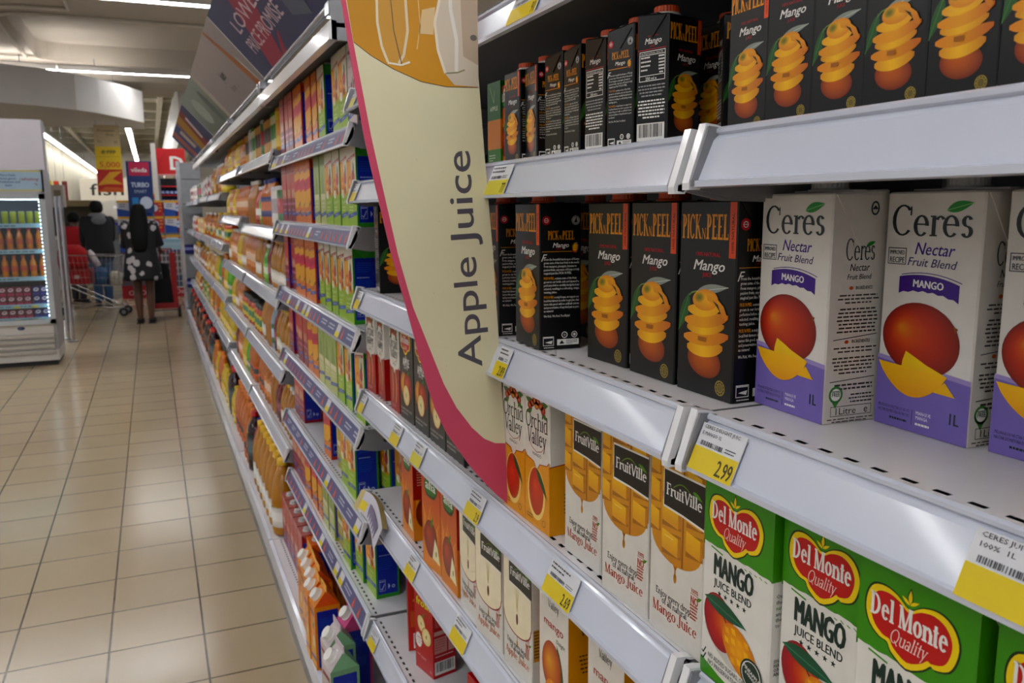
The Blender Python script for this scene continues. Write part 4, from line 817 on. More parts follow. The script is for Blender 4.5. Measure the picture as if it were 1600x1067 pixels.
# ceiling slab with a recessed bay, the recess walls, and the trim pipes round it
CZ = zz(2.4)
mb = MB()
def hole_ceiling(mb, X0, X1, Y0, Y1, hx0, hx1, hy0, hy1, z, top):
    r = .45; n = 6; cor = []
    for (cx, cy, a0) in ((hx0+r, hy0+r, 180), (hx1-r, hy0+r, 270), (hx1-r, hy1-r, 0), (hx0+r, hy1-r, 90)):
        cor.append([(cx+r*math.cos(R(a0+90*i/n)), cy+r*math.sin(R(a0+90*i/n))) for i in range(n+1)])
    O = [(X0, Y0), (X1, Y0), (X1, Y1), (X0, Y1)]
    for k in range(4):
        c = cor[k]
        for i in range(n): mb.poly([(*O[k], z), (*c[i], z), (*c[i+1], z)], mat=M_CEIL)
        d = cor[(k+1) % 4]; mb.poly([(*O[k], z), (*c[-1], z), (*d[0], z), (*O[(k+1) % 4], z)], mat=M_CEIL)
    ring = sum(cor, []); m = len(ring)
    for i in range(m): a, b = ring[i], ring[(i+1) % m]; mb.poly([(*a, z), (*b, z), (*b, top), (*a, top)], mat=M_CEIL, smooth=False)
    mb.poly([(*p, top) for p in ring], mat=M_CEIL)
    return ring
ring = hole_ceiling(mb, -14, 8, -8, 20, -1.5, 6, 12.2, 15.9, CZ, CZ+.3)
mb.poly([(-14, 20, CZ), (8, 20, CZ), (8, 20, CZ+1), (-14, 20, CZ+1)], mat=M_CEIL)
struct(mb.obj('ceiling'))
mb = MB(); mb.path([(-1.62, 15.4, CZ-.03)] + [(p[0]-.12, p[1]-.12, CZ-.03) for p in ring[:7]] + [(5, 12.08, CZ-.03)], .022, 6, mat=M_CREAM)
struct(mb.obj('trim_1'))
mb = MB(); mb.path([(-1.95, 14.2, CZ-.03), (-1.9, 12.7, CZ-.03), (-1.75, 12.1, CZ-.03), (-1.5, 11.8, CZ-.03), (-1.2, 11.68, CZ-.03), (-.74, 11.66, CZ-.03), (-.77, 10.4, CZ-.03)], .022, 6, mat=M_CREAM); struct(mb.obj('trim_2'))
mb = MB(); mb.box(-14, 8, 16.1, 17.2, CZ-.22, CZ, mat=M_CEIL); struct(mb.obj('trim_3'))
# far hall: darker open ceiling with pipe runs, walls
mb = MB(); mb.box(-14, 10, 20, 72, zz(3.6), zz(3.8), mat=M_OLIVE)
for k in range(11): mb.box(-14, 10, 22+k*3.2, 22.25+k*3.2, zz(3.35), zz(3.6), mat=M_OLIVE)
for k in range(7): mb.box(-4+k*1.1, -3.85+k*1.1, 20, 72, zz(3.2), zz(3.32), mat=M_OLIVE)
struct(mb.obj('ceiling_far'))
mb = MB(); mb.box(-3.3, -3.1, 19, 60, 0, zz(2.35), mat=M_OLIVE); struct(mb.obj('wall_west'))
mb = MB(); mb.box(-14, 10, 60, 60.3, 0, zz(3.6), mat=M_CREAM); struct(mb.obj('wall_north'))
mb = MB(); mb.box(.62, .95, 17.5, 40, zz(1.35), zz(2.5), mat=M_WHITE); struct(mb.obj('trim_4'))
# curved bulkhead and the column under it
arc = [(-14, 13.3), (-3.2, 13.5), (-1.83, 13.83), (-1.39, 14.06), (-.92, 14.47), (-.62, 14.88), (-.42, 15.25), (-.2, 15.68), (0, 16.19), (.0, 17.4), (-14, 17.4)]
mb = MB(); mb.extrude(arc, zz(1.5), zz(2.03), mat=M_WHITE, axis='z'); struct(mb.obj('trim_5'))
mb = MB(); mb.box(-3.2, -1.125, 11.45, 11.75, 0, zz(1.06), mat=M_GREY); struct(mb.obj('wall_column'))
mb = MB(); mb.box(1.02, 1.12, -6, 12.2, 0, zz(.62), mat=M_BACK); struct(mb.obj('wall_east'))

# ceiling lamps: rows of tube fittings across the aisle
def lamp(x0, x1, y, z, label, along='x'):
    r = empty('ceiling_lamp', ((x0+x1)/2, y, z)); L = x1-x0
    a = (lambda u, v, zz_: (u, v, zz_)) if along == 'x' else (lambda u, v, zz_: (v, u, zz_))
    mb = MB(); t = MB()
    if along == 'x': mb.box(-L/2+.01, L/2-.01, -.05, .05, .03, .09, mat=M_WHITE); t.box(-L/2+.03, L/2-.03, -.045, .045, 0, .03, mat=M_TUBE)
    else: mb.box(-.05, .05, -L/2+.01, L/2-.01, .03, .09, mat=M_WHITE); t.box(-.06, .06, -L/2+.03, L/2-.03, 0, .03, mat=M_TUBE)
    for s in (-1, 1):  # side flanges added to block the tube's light from spilling up onto the ceiling
        if along == 'x': mb.box(-L/2+.01, L/2-.01, s*.075-.008, s*.075+.008, -.004, .06, mat=M_WHITE); mb.box(-L/2+.01, L/2-.01, min(s*.045, s*.08), max(s*.045, s*.08), .055, .075, mat=M_WHITE)
    for s in (-.35, .35):
        p = (s*L, 0, .09) if along == 'x' else (0, s*L, .09); mb.tube(p, (p[0], p[1], (CZ if along == 'x' else zz(3.2))-z), .008, 6, mat=M_STEEL)
    mb.obj('housing', r); t.obj('tube', r); tag(r, label, 'ceiling lamp', 'tube lamps under the ceiling'); return r
row_names = {15.4: 'beside the curved bulkhead', 10.1: 'over the drinks fridge', 4.9: 'over the bottle shelves', -.4: 'over the front shelves', -5.7: 'behind the entrance'}
for y, nm in row_names.items():
    for k, x0 in enumerate((-8.2, -4.7, -1.2, 2.3)):
        if x0 > 2 and y > 6: continue
        lamp(x0, x0+3.5, y, zz(2.2), 'long white tube lamp %s, %s from the aisle shelves' % (nm, ORD[4-k]))
for k in range(5): lamp(-.6, 7.4, 0, zz(2.2), '', 'y').location = (-2.75, 24+8*k, zz(2.2))
for k, o in enumerate([o for o in bpy.data.objects if o.name.startswith('ceiling_lamp') and o.parent is None and o.location.y > 20]): o['label'] = 'white tube lamp along the far west wall, %s from the column' % ORD[k+1]
for k in range(3): lamp(0, 6, 0, zz(2.2), 'white tube lamp hanging over the far promotion signs, %s one back' % ORD[k+1], 'y').location = (-.42, 27+6*k, zz(2.2))

# ------------------------------------------------------------------ shelving
XF = .450
BAYS = dict(A=(-.74, .612), B=(.62, 1.965), C=(1.973, 3.325), D=(3.333, 4.685), E=(4.693, 6.045), F=(6.053, 7.405), G=(7.413, 8.765), I=(8.773, 10.2), J=(10.21, 11.95))
RAILP = [(.003, .0005), (-.001, .0028), (-.0035, .001), (-.0035, -.002), (-.001, -.004), (-.004, -.0065), (-.006, -.0085), (-.0205, -.0415), (-.0245, -.0425), (-.0245, -.0475), (-.018, -.0485), (-.006, -.03), (-.001, -.022), (-.001, -.001), (.003, -.001)]
def shelf(bay, zt, label, style='white', depth=.465, xf=XF, slots=True, names='shelf', clips=True):
    y0, y1 = BAYS[bay]; r = empty('shelf', (xf, (y0+y1)/2, zz(zt))); h = (y1-y0)/2-.002; z0 = -.028
    mb = MB()
    if slots:
        mb.poly([(0, -h, 0), (.0115, -h, 0), (.0115, h, 0), (0, h, 0)], mat=M_SHELF); mb.poly([(.0165, -h, 0), (depth, -h, 0), (depth, h, 0), (.0165, h, 0)], mat=M_SHELF)
        y = -h+.008; last = -h
        while y < h-.02:
            mb.poly([(.0115, last, 0), (.0165, last, 0), (.0165, y, 0), (.0115, y, 0)], mat=M_SHELF); last = y+.0125; y += .026
        mb.poly([(.0115, last, 0), (.0165, last, 0), (.0165, h, 0), (.0115, h, 0)], mat=M_SHELF)
        mb.poly([(.008, -h, -.012), (.024, -h, -.012), (.024, h, -.012), (.008, h, -.012)], mat=M_DARK)
    else: mb.poly([(0, -h, 0), (depth, -h, 0), (depth, h, 0), (0, h, 0)], mat=M_SHELF)
    mb.poly([(0.0, -h, z0), (0.0, h, z0), (depth, h, z0), (depth, -h, z0)], mat=M_BACK)
    for s in (-1, 1): mb.poly([(0, s*h, z0), (depth, s*h, z0), (depth, s*h, 0), (0, s*h, 0)][::s], mat=M_STEEL)
    mb.poly([(0, -h, z0), (0, -h, 0), (0, h, 0), (0, h, z0)], mat=M_SHELF)
    mb.obj('deck', r)
    mb = MB(); mb.extrude(RAILP[::-1], -h, h, mat=M_RAIL); rail = mb.obj('price_rail', r)
    if style == 'strip':
        mb = MB(); U = (0, -1, 0); V = Vector((.0145, 0, .033)).normalized()
        f = Face(mb, Vector((-.0212, h, -.0415)), U, V, 2*h*1000, 36, M_PAPER, .0004); f.layer(1).rect(0, 0, f.w, 36, hx('#5f5f86')); rr = random.Random(int(zt*1000)+7)
        x = 20
        while x < f.w-40:
            k = rr.random()
            if k < .62: f.layer(2).poly([(x, 3), (x+20, 3), (x+16, 20), (x+9, 34), (x+3, 18)], hx('#dc6a58')); f.layer(3).ell(x+8, 14, 4, 8, hx('#e08a76'), 8); x += 62
            elif k < .8: f.layer(2).rect(x, 1, x+46, 35, hx('#d5d4da')); f.layer(3).rect(x, 1, x+46, 15, hx('#e3d24a')); x += 70
            else: f.layer(2).bars(x, x+80, 22, 2, 9, hx('#cfcfe0'), 4, int(x)); x += 105
        mb.obj('ad_strip', rail)
    if clips:
        for s in ((1,) if bay in 'A' else (-1, 1)):
            mb = MB(); n = 8; pr = []
            for i in range(n): a = PI*i/(n-1); pr.append((-.008-.0*i+.0, 0))
            o = [(-.002, .005), (-.012, .006), (-.0285, -.044), (-.028, -.05), (-.017, -.05), (.004, -.02), (.006, .003)]
            yy = s*h; mb.extrude(o[::-1] , min(yy, yy-s*.0095), max(yy, yy-s*.0095), mat=M_RIM); mb.extrude([(a*1.0+.001, b*.9-.002) for a, b in o][::-1], min(yy-s*.0095, yy-s*.0125), max(yy-s*.0095, yy-s*.0125), mat=M_STEEL); mb.obj('rail_end_clip', r)
    # steel side brackets under the deck ends
    for s in (-1, 1):
        mb = MB(); yy = s*(h+.0012); pb = [(.003, -.002), (-.006, -.03), (-.017, -.0485), (.02, -.056), (depth-.01, -.066), (depth-.01, -.001)]
        mb.extrude(pb[::-1], yy-.0015, yy+.0015, mat=M_STEEL)
        for cx, rr in ((.05, .006), (.13, .0075), (.145, .0075)):
            for q in (-1, 1): mb.poly([(cx+rr*math.cos(2*PI*i/10), yy+q*.0019, -.03+rr*math.sin(2*PI*i/10)) for i in range(10)][::-q], mat=M_DARK)
        mb.obj('bracket', r)
    tag(r, label, 'shelf', 'wall shelves of the juice aisle'); return r
LV = dict(A=[.31, .064, -.186, -.437], B=[.268, .061, -.188, -.437, -.692, -1.035], C=[.195, -.045, -.295, -.54, -.787, -1.033],
          D=[.223, -.073, -.340, -.637, -.96], E=[.223, -.04, -.340, -.637, -.96], F=[.115, -.235, -.595, -.92], G=[.115, -.24, -.6, -.92], I=[.1, -.25, -.6, -.92], J=[.1, -.25, -.6, -.92])
BN = dict(A='bay with the white mango cartons', B='bay with the black cartons', C='bay with the blue-sided cartons', D='first bottle bay', E='second bottle bay', F='third bottle bay', G='fourth bottle bay', I='fifth bottle bay', J='last bottle bay')
for b in BAYS:
    for i, z in enumerate(LV[b]):
        shelf(b, z, '%s shelf with price rail, %s from top in the %s' % ('purple-stripped' if b == 'C' else 'white', ORD[i+1], BN[b]), 'strip' if b == 'C' else 'white', slots=b in 'ABCD')
# floor-level units: base deck, kick board, uprights and back
for b in BAYS:
    y0, y1 = BAYS[b]; r = empty('gondola', (.36, (y0+y1)/2, 0)); h = (y1-y0)/2-.002; zb = zz(-1.325)
    mb = MB(); mb.box(.0, .62, -h, h, zb-.03, zb, mat=M_SHELF)
    if b in 'BC':
        for k in range(int(2*h/.022)): y = -h+.01+k*.022; mb.poly([(.03, y, zb+.0004), (.036, y, zb+.0004), (.036, y+.009, zb+.0004), (.03, y+.009, zb+.0004)], mat=M_DARK)
    mb.obj('base_deck', r)
    mb = MB(); mb.extrude([(.0, zb+.004), (-.012, zb), (-.018, zb-.05), (-.006, zb-.055), (.0, zb-.05)], -h, h, mat=M_RAIL); mb.obj('base_rail', r)
    mb = MB(); mb.box(.012, .03, -h, h, 0.0, zb-.03, mat=M_STEEL); mb.obj('kick_board', r)
    mb = MB(); mb.box(.60, .63, -h, h, zb, zz(.55), mat=M_BACK); mb.obj('back_panel', r)
    for s in (-1, 1): mb = MB(); mb.box(.575, .597, s*h-(.02 if s > 0 else 0), s*h+(.02 if s < 0 else 0), zb, zz(.6), mat=M_STEEL); mb.obj('upright', r)
    tag(r, 'floor-standing shelf unit with white base, %s' % BN[b], 'shelving unit', 'shelving units of the juice aisle')
# top shelf rail under the sloping boards
for b in 'CDEFG':
    y0, y1 = BAYS[b]; r = empty('canopy_shelf', (.405, (y0+y1)/2, zz(.41))); h = (y1-y0)/2
    mb = MB(); mb.box(.006, .52, -h, h, -.002, .008, mat=M_BACK); mb.obj('deck', r)
    mb = MB(); mb.extrude([(-.006, -.028), (.012, -.03), (.012, .012), (-.002, .014)], -h, h, mat=M_RIM); mb.obj('front_rail', r)
    for s in (-1, 1):
        mb = MB(); mb.box(.0, .04, s*h-.012*(s > 0), s*h+.012*(s < 0), -.03, .058, mat=M_STEEL); mb.box(-.004, .02, s*(h-.03)-.018, s*(h-.03)+.018, .03, .056, mat=M_CHROME); mb.obj('bracket', r)
    tag(r, 'grey top shelf holding the sloping advert board, %s' % BN[b], 'shelf', 'top shelves under the adverts')
# sloping advert boards
def advert(b, label, paint):
    y0, y1 = BAYS[b]; w = y1-y0-.006; a = Vector((.425, 0, .485)); t = Vector((.235, 0, .69)); V = (t-a); ln_ = V.length
    r = empty('advert_board', (.425, (y0+y1)/2, zz(.485))); mb = MB(); h = w/2; n = V.normalized(); q = Vector((n.z, 0, -n.x))
    A = [Vector((0, -h, 0)), Vector((0, h, 0)), Vector((0, h, 0))+V, Vector((0, -h, 0))+V]; Bk = [p+q*.006 for p in A]
    mb.mesh(A+Bk, [(0, 3, 2, 1), (4, 5, 6, 7), (0, 1, 5, 4), (1, 2, 6, 5), (2, 3, 7, 6), (3, 0, 4, 7)], hx('#d6d3d0'), M_PAPER)
    f = Face(mb, (0, h, 0), (0, -1, 0), V, w*1000, ln_*1000, M_PAPER, .0005); paint(f); mb.obj('board', r)
    mb = MB(); mb.tube((.004, -h, -.006), (.004, h, -.006), .011, 8, mat=M_CHROME); mb.obj('edge_tube', r)
    mb = MB(); mb.box(-.004, .002, -h-.001, -h+.012, -.01, .0, mat=M_STEEL)
    for s in (-.9, .9): mb.tube((.01, s*h, -.008), (.014, s*h, -.016), .006, 6, mat=M_STEEL)
    mb.obj('clip', r); tag(r, label, 'advert board', 'sloping adverts over the shelves')
def pa_navy(f):
    w, h = f.w, f.h; f.layer(1).rect(0, 0, w, h, hx('#343a66')); f.layer(2).poly([(.18*w, 0), (.36*w, 0), (.62*w, h), (.36*w, h)], hx('#9c3550')); f.poly([(.36*w, .0), (.42*w, 0), (.5*w, .22*h), (.47*w, .2*h)], hx('#9c3550'))
    f.layer(3).text('LOWEST', .16*w, .52*h, 74, hx('#d9c3cf'), width=.5*w, bold=.02, rot=0); f.text('PRICE PROMISE', .14*w, .25*h, 74, hx('#d9c3cf'), width=.5*w, bold=.02)
    f.layer(3).poly([(.68*w, .18*h), (.8*w, .05*h), (.9*w, h), (.74*w, h)], hx('#5a6276')); f.layer(4).poly([(.74*w, .5*h), (.8*w, .38*h), (.87*w, .95*h), (.78*w, .98*h)], hx('#9fc4dc')); f.layer(5).ell(.81*w, .74*h, 20, 22, hx('#5a8ac4'), 12)
def pa_grey(f):
    w, h = f.w, f.h; f.layer(1).grad(0, 0, w, h, hx('#8f8788'), hx('#a59c9c')); f.layer(2).text('Juices', .5*w, .42*h, 60, hx('#3a3638'), al='c', bold=.02, shear=.3); f.text('& more', .5*w, .2*h, 44, hx('#4a4648'), al='c'); f.poly([(.86*w, 0), (.94*w, 0), (.8*w, h), (.77*w, h)], hx('#a86a3a')); f.poly([(.9*w, .1*h), (.95*w, 0), (.9*w, .5*h)], hx('#c9c4c4'))
def pa_green(f):
    w, h = f.w, f.h; f.layer(1).grad(0, 0, w, h, hx('#6d776f'), hx('#8f9a92')); f.layer(2).ell(.4*w, .5*h, 200, 90, hx('#a3ada6'), 16); f.ell(.75*w, .4*h, 90, 110, hx('#54635c'), 14); f.rect(.92*w, 0, w, h, hx('#b3a9a0'))
def pa_red(f):
    w, h = f.w, f.h; f.layer(1).rect(0, 0, w, h, hx('#8a3038')); f.layer(2).poly([(0, 0), (.3*w, 0), (.5*w, h), (.1*w, h)], hx('#b08a2c')); f.poly([(.6*w, 0), (w, 0), (w, h), (.75*w, h)], hx('#3a4268')); f.layer(3).poly([(.5*w, .2*h), (.6*w, .2*h), (.7*w, .8*h), (.6*w, .8*h)], hx('#c9c4c8'))
def pa_mix(f):
    w, h = f.w, f.h; f.layer(1).rect(0, 0, w, h, hx('#3c4f86')); f.layer(2).rect(.2*w, 0, .5*w, h, hx('#b06a62')); f.rect(.7*w, .2*h, .9*w, .8*h, hx('#c9b8a8'))
advert('C', 'navy sloping advert with red stripe and white lettering over the blue-sided cartons', pa_navy)
advert('D', 'pale grey sloping advert with a dark handwritten word, beyond the navy one', pa_grey)
advert('E', 'grey-green sloping advert picture beyond the pale grey one', pa_green)
advert('F', 'red, yellow and navy sloping advert beyond the grey-green one', pa_red)
advert('G', 'blue and salmon sloping advert at the far end of the row', pa_mix)
# end panel closing the run of shelving
mb = MB(); r = empty('end_panel', (.4, 12.1, 0)); mb.box(-.02, .24, -.02, .02, 0, zz(.62), mat=M_STEEL)
for k in range(6): mb.box(.0, .23, -.024, -.02, .3+k*.33, .31+k*.33, mat=M_DARK)
mb.obj('panel', r); mb = MB(); mb.box(-.06, -.015, -.03, .03, 0, zz(.64), mat=M_CHROME); mb.obj('upright', r); tag(r, 'tall grey metal panel closing the far end of the juice shelves', 'end panel')
for k, (z, a) in enumerate(((-.52, 0), (-.98, 0), (-1.4, 12))):
    mb = MB(); f = Face(mb, (-.085, 0, -.06), (1, 0, 0), (0, 0, 1), 170, 120, M_PAPER, .0006); mb.box(-.085, .085, .0005, .006, -.06, .06, hx('#17186a'), M_PAPER); f.layer(1).rect(20, 45, 150, 80, hx('#8f92c4'))
    o = mb.obj('price_flag', None, (.45, 12.07, zz(z))); o.rotation_euler.y = R(a); tag(o, 'small navy price flag on the end panel, %s from the top' % ORD[k+1], 'price flag', 'navy flags on the end panel')

# ------------------------------------------------------------------ price tags on the rails
def price_tag(Y, zt, wd, price, label, txt=None, xf=XF, hgt=.043, drop=0.0, pale=False):
    V = Vector((.0145, 0, .033)).normalized(); N = Vector((0, -1, 0)).cross(V)
    r = MB(); o = Vector((0, wd/2, 0)); U = Vector((0, -1, 0))
    a = [o, o+U*wd, o+U*wd+V*hgt, o+V*hgt]; bk = [p-N*.0006 for p in a]
    r.mesh(a+bk, [(0, 1, 2, 3), (7, 6, 5, 4), (0, 4, 5, 1), (1, 5, 6, 2), (2, 6, 7, 3), (3, 7, 4, 0)], hx('#d9dadf'), M_PAPER)
    W, Hh = wd*1000, hgt*1000; f = Face(r, o, U, V, W, Hh, M_PAPER, .00025)
    f.layer(1).rect(0, 0, W, Hh*.5, hx('#dcc314') if not pale else hx('#d3c860')); f.layer(2)
    ink = hx('#4c4d55')
    for i, t in enumerate(txt or []): f.text(t, W*.06, Hh*(.9-.14*i), 4.6, ink, width=W*.045*min(len(t), 20), bold=.015, res=1)
    if not txt: f.bars(W*.06, W*.8, Hh*.88, 2, Hh*.12, ink, 2, int(Y*100))
    r2 = random.Random(3); x = W*.1
    while x < W*.6: f.rect(x, Hh*.54, x+.7*r2.choice([1, 1.6]), Hh*.64, ink); x += r2.choice([1.4, 2.1])
    f.bars(W*.66, W*.92, Hh*.62, 2, 2.6, ink, 1, 5)
    if price: f.text(price, W*.95, Hh*.06, Hh*.46, hx('#3a3612'), al='r', xs=.62, bold=.015)
    o = r.obj('price_tag', None, (xf-.0235-.0014, Y, zz(zt-.0435-drop))); tag(o, label, 'price tag', 'shelf price tags')
price_tag(.566, -.186, .060, '2.99', 'yellow and white 2.99 price tag under the white mango cartons, by the rail clip', ['CERES DELIGHT JUIC', 'E MANGO 1L'])
price_tag(.292, -.186, .066, '', 'yellow and white price tag reading juice 100%, under the white mango cartons', ['CERES JUICE', '100%  1L'])
price_tag(1.047, -.188, .04, '2.89', 'yellow 2.89 price tag below the black cartons beside the aisle sign')
price_tag(1.055, .061, .07, '77', 'yellow price tag ending 77 on the rail under the small black cartons', pale=True)
price_tag(.965, .268, .085, '91', 'yellow price tag ending 91 on the topmost rail beside the aisle sign')
price_tag(.865, -.437, .075, '2.69', 'yellow 2.69 price tag under the mango cartons with dripping fruit')
price_tag(1.165, -.437, .062, '2.9', 'yellow 2.9 price tag on the rail under the pink tip of the aisle sign')
price_tag(1.625, -.437, .06, '', 'plain yellow price tag below the black apple cartons')
price_tag(1.47, -.437, .06, '', 'grey faded price tag below the black apple cartons', pale=True)
price_tag(1.535, -.692, .06, '', 'small yellow price tag under the orange-red flame cartons')
price_tag(1.245, -.692, .07, '', 'small yellow price tag under the apple cartons with dripping juice')
price_tag(1.90, -1.035, .06, '', 'yellow price tag at the rail end beside the red frosted-apple cartons' if False else 'yellow price tag on the lowest rail, at the end beside the purple strips')
price_tag(1.93, -.188, .05, '', 'yellow price tag at the end of the rail below the turned black carton')
price_tag(1.93, .061, .06, '', 'yellow price tag at the rail end above the turned black carton')
price_tag(1.9, .268, .05, '', 'faint yellow price tag at the topmost rail end next to the sloping advert', pale=True)
price_tag(1.925, -.437, .045, '', 'yellow price tag at the rail end below the red-sided apple carton')

# curling paper label hanging off the rail by the flame cartons
mb = MB(); n = 14; V = []
for i in range(n+1):
    t = i/n; V.append((-.012-.05*t*t, .0, .0))
for i in range(n):
    def pp(t, s): return (-.006-.010*t+.012*math.sin(PI*t), .1-.24*t, .006+.016*math.sin(PI*min(1, t*1.15))-.012*t)
    a, b = i/n, (i+1)/n
    c = hx('#c9b98a') if a < .12 else hx('#cfccd6')
    q0, q1, q2, q3 = pp(a, 1), pp(b, 1), pp(b, 1), pp(a, 1)
    mb.poly([pp(a, 1), pp(b, 1), (pp(b, 1)[0]-.022, pp(b, 1)[1], pp(b, 1)[2]-.05), (pp(a, 1)[0]-.022, pp(a, 1)[1], pp(a, 1)[2]-.04)], c, M_PAPER, True)
    mb.poly([pp(a, 1), (pp(a, 1)[0]+.012, pp(a, 1)[1], pp(a, 1)[2]-.006), (pp(b, 1)[0]+.012, pp(b, 1)[1], pp(b, 1)[2]-.006), pp(b, 1)], hx('#b7a470'), M_PAPER, True)
    if .1 < a < .3: mb.poly([(pp(a, 1)[0]-.011, pp(a, 1)[1], pp(a, 1)[2]-.02), (pp(b, 1)[0]-.011, pp(b, 1)[1], pp(b, 1)[2]-.02), (pp(b, 1)[0]-.021, pp(b, 1)[1], pp(b, 1)[2]-.043), (pp(a, 1)[0]-.021, pp(a, 1)[1], pp(a, 1)[2]-.038)], hx('#e3cb1c'), M_PAPER)
    if .4 < a < .8: mb.poly([(pp(a, 1)[0]-.010, pp(a, 1)[1], pp(a, 1)[2]-.014), (pp(b, 1)[0]-.010, pp(b, 1)[1], pp(b, 1)[2]-.014), (pp(b, 1)[0]-.021, pp(b, 1)[1], pp(b, 1)[2]-.042), (pp(a, 1)[0]-.021, pp(a, 1)[1], pp(a, 1)[2]-.042)], hx('#7a728c'), M_PAPER)
o = mb.obj('peeling_label', None, (XF-.012, 1.86, zz(-.692))); tag(o, 'creased paper price strip peeling off the rail beside the flame cartons', 'price strip')

# ------------------------------------------------------------------ aisle sign
def fin():
    Y = 1.09; outer = [(.20, .56), (.2166, .42), (.2372, .2584), (.2435, .2105), (.2599, .095), (.2678, .0545), (.2925, -.0628), (.315, -.1507), (.3372, -.2413), (.3486, -.2793), (.366, -.318), (.3857, -.3478), (.4050, -.377), (.4248, -.4007), (.442, -.42), (.4582, -.4352)]
    inner = [(.208, .56), (.2229, .42), (.2429, .2589), (.25, .2109), (.2691, .0953), (.2771, .0546), (.3013, -.0631), (.32, -.1334), (.3617, -.2436), (.3802, -.2801), (.403, -.3118), (.4216, -.3304), (.4384, -.339), (.4548, -.3412)]
    right = [(.4193, .2742), (.4197, .1754), (.4277, .0653), (.4386, -.067), (.4496, -.2523), (.4548, -.3412), (.4582, -.4352)]
    edge = outer + [right[-1]] + right[::-1][1:] + [(.4205, .56)]
    pts = []
    for p in outer+right[::-1][1:]+[(.4205, .56)]:
        if not pts or (abs(p[0]-pts[-1][0])+abs(p[1]-pts[-1][1])) > 1e-5: pts.append(p)
    mb = MB(); mb.extrude([(a, b) for a, b in pts], -.0015, .0015, hx('#cb6479'), M_PAPER)
    f = Face(mb, (0, -.0015, 0), (1, 0, 0), (0, 0, 1), 600, 2000, M_PAPER, .00015)
    def Q(p): return (p[0]*1000, p[1]*1000+600)
    f.O = Vector((0, -.0015, -.6))
    f.layer(1).poly([Q(p) for p in inner] + [Q(p) for p in right[::-1][2:]] + [Q((.4205, .56))], hx('#d8d2b4'))
    arcp = [(.2507, .2087), (.2725, .1937), (.3015, .1787), (.3392, .1646), (.3738, .1598), (.4193, .161)]
    f.layer(2).poly([Q(p) for p in arcp] + [Q((.4195, .2742)), Q((.4205, .56)), Q((.209, .56)), Q((.2239, .42)), Q((.2439, .2589))], lambda u, v: mixc(hx('#c98f22'), hx('#b98d4e'), min(1, max(0, (v-760)/120)))); f.line([Q(p) for p in arcp], .9, hx('#6a5a5a'))
    gl = hx('#d3c2a4'); dk = hx('#9a8468')
    f.layer(3).poly([Q(p) for p in [(.2822, .2723), (.2821, .2348), (.2869, .2058), (.2938, .1869), (.3122, .1838), (.3259, .1878), (.3159, .1967), (.3219, .2269), (.3196, .2756), (.318, .5), (.28, .5)]], hx('#c69a58'))
    f.layer(4).line([Q(p) for p in [(.281, .5), (.2822, .2723), (.2821, .2348), (.2869, .2058), (.2945, .1869)]], 3.4, hx('#e0d2b8')); f.line([Q(p) for p in [(.318, .5), (.3196, .2756), (.3219, .2269), (.3159, .1967), (.309, .186)]], 3.6, hx('#dccbb0')); f.line([Q(p) for p in [(.298, .5), (.3, .27), (.3035, .226), (.309, .202), (.313, .185)]], 1.3, hx('#70604e')); f.line([Q(p) for p in [(.294, .186), (.3122, .184), (.324, .1885)]], 2.6, hx('#e6dccb'))
    f.layer(3).poly([Q(p) for p in [(.3687, .28), (.359, .2407), (.3626, .206), (.3725, .1761), (.385, .1625), (.4193, .1618), (.4195, .28), (.4205, .5), (.366, .5)]], hx('#cbbfae')); f.layer(4).line([Q(p) for p in [(.366, .5), (.3687, .28), (.359, .2407), (.3626, .206), (.3725, .177)]], 3.6, hx('#e2d6c4')); f.line([Q(p) for p in [(.383, .5), (.381, .26), (.389, .22), (.388, .18)]], 5, hx('#dcd8d2')); f.poly([Q(p) for p in [(.395, .28), (.419, .28), (.4193, .19), (.398, .2)]], hx('#b3a18f')); f.line([Q(p) for p in [(.372, .177), (.39, .179), (.4, .183)]], 1.8, hx('#8a8a66')); f.layer(5).ell(413, 600+225, 5, 4, hx('#5d5a54'), 10)
    f.layer(3).line([Q((.336, .5)), Q((.337, .27)), Q((.339, .235)), Q((.334, .205))], 1.4, hx('#dcb98a')); f.poly([Q(p) for p in [(.342, .255), (.36, .26), (.357, .225), (.337, .225)]], hx('#d8bd94'))
    ang = 90+math.degrees(math.atan2(.4201-.4053, .0769+.2225))*1.0
    x0, y0, x1, y1 = .4201, -.2225, .4053, .0769
    f.layer(2).text('Apple Juice', x0*1000, y0*1000+600, 51, hx('#524e58'), rot=math.degrees(math.atan2(y1-y0, x1-x0)), bold=.012, width=math.hypot(x1-x0, y1-y0)*1000, res=4)
    rr = random.Random(9)
    for k in range(14):
        u, v = rr.uniform(300, 410), rr.uniform(330, 740)
        if u > 420-(v-330)*.0+0: continue
        f.layer(3).line([(u, v), (u+rr.uniform(-3, 4), v+rr.uniform(-4, 4))], .35, hx('#a39d80'))
    r = empty('aisle_sign', (0, Y, H)); mb.obj('board', r)
    mb = MB(); mb.box(.418, .47, .0, .012, .3, .34, mat=M_STEEL); mb.box(.44, .6, .002, .006, .3, .305, mat=M_STEEL); mb.obj('mounting_clip', r)
    tag(r, 'cream fin-shaped sign with pink edge reading Apple Juice, jutting into the aisle', 'aisle sign')
fin()

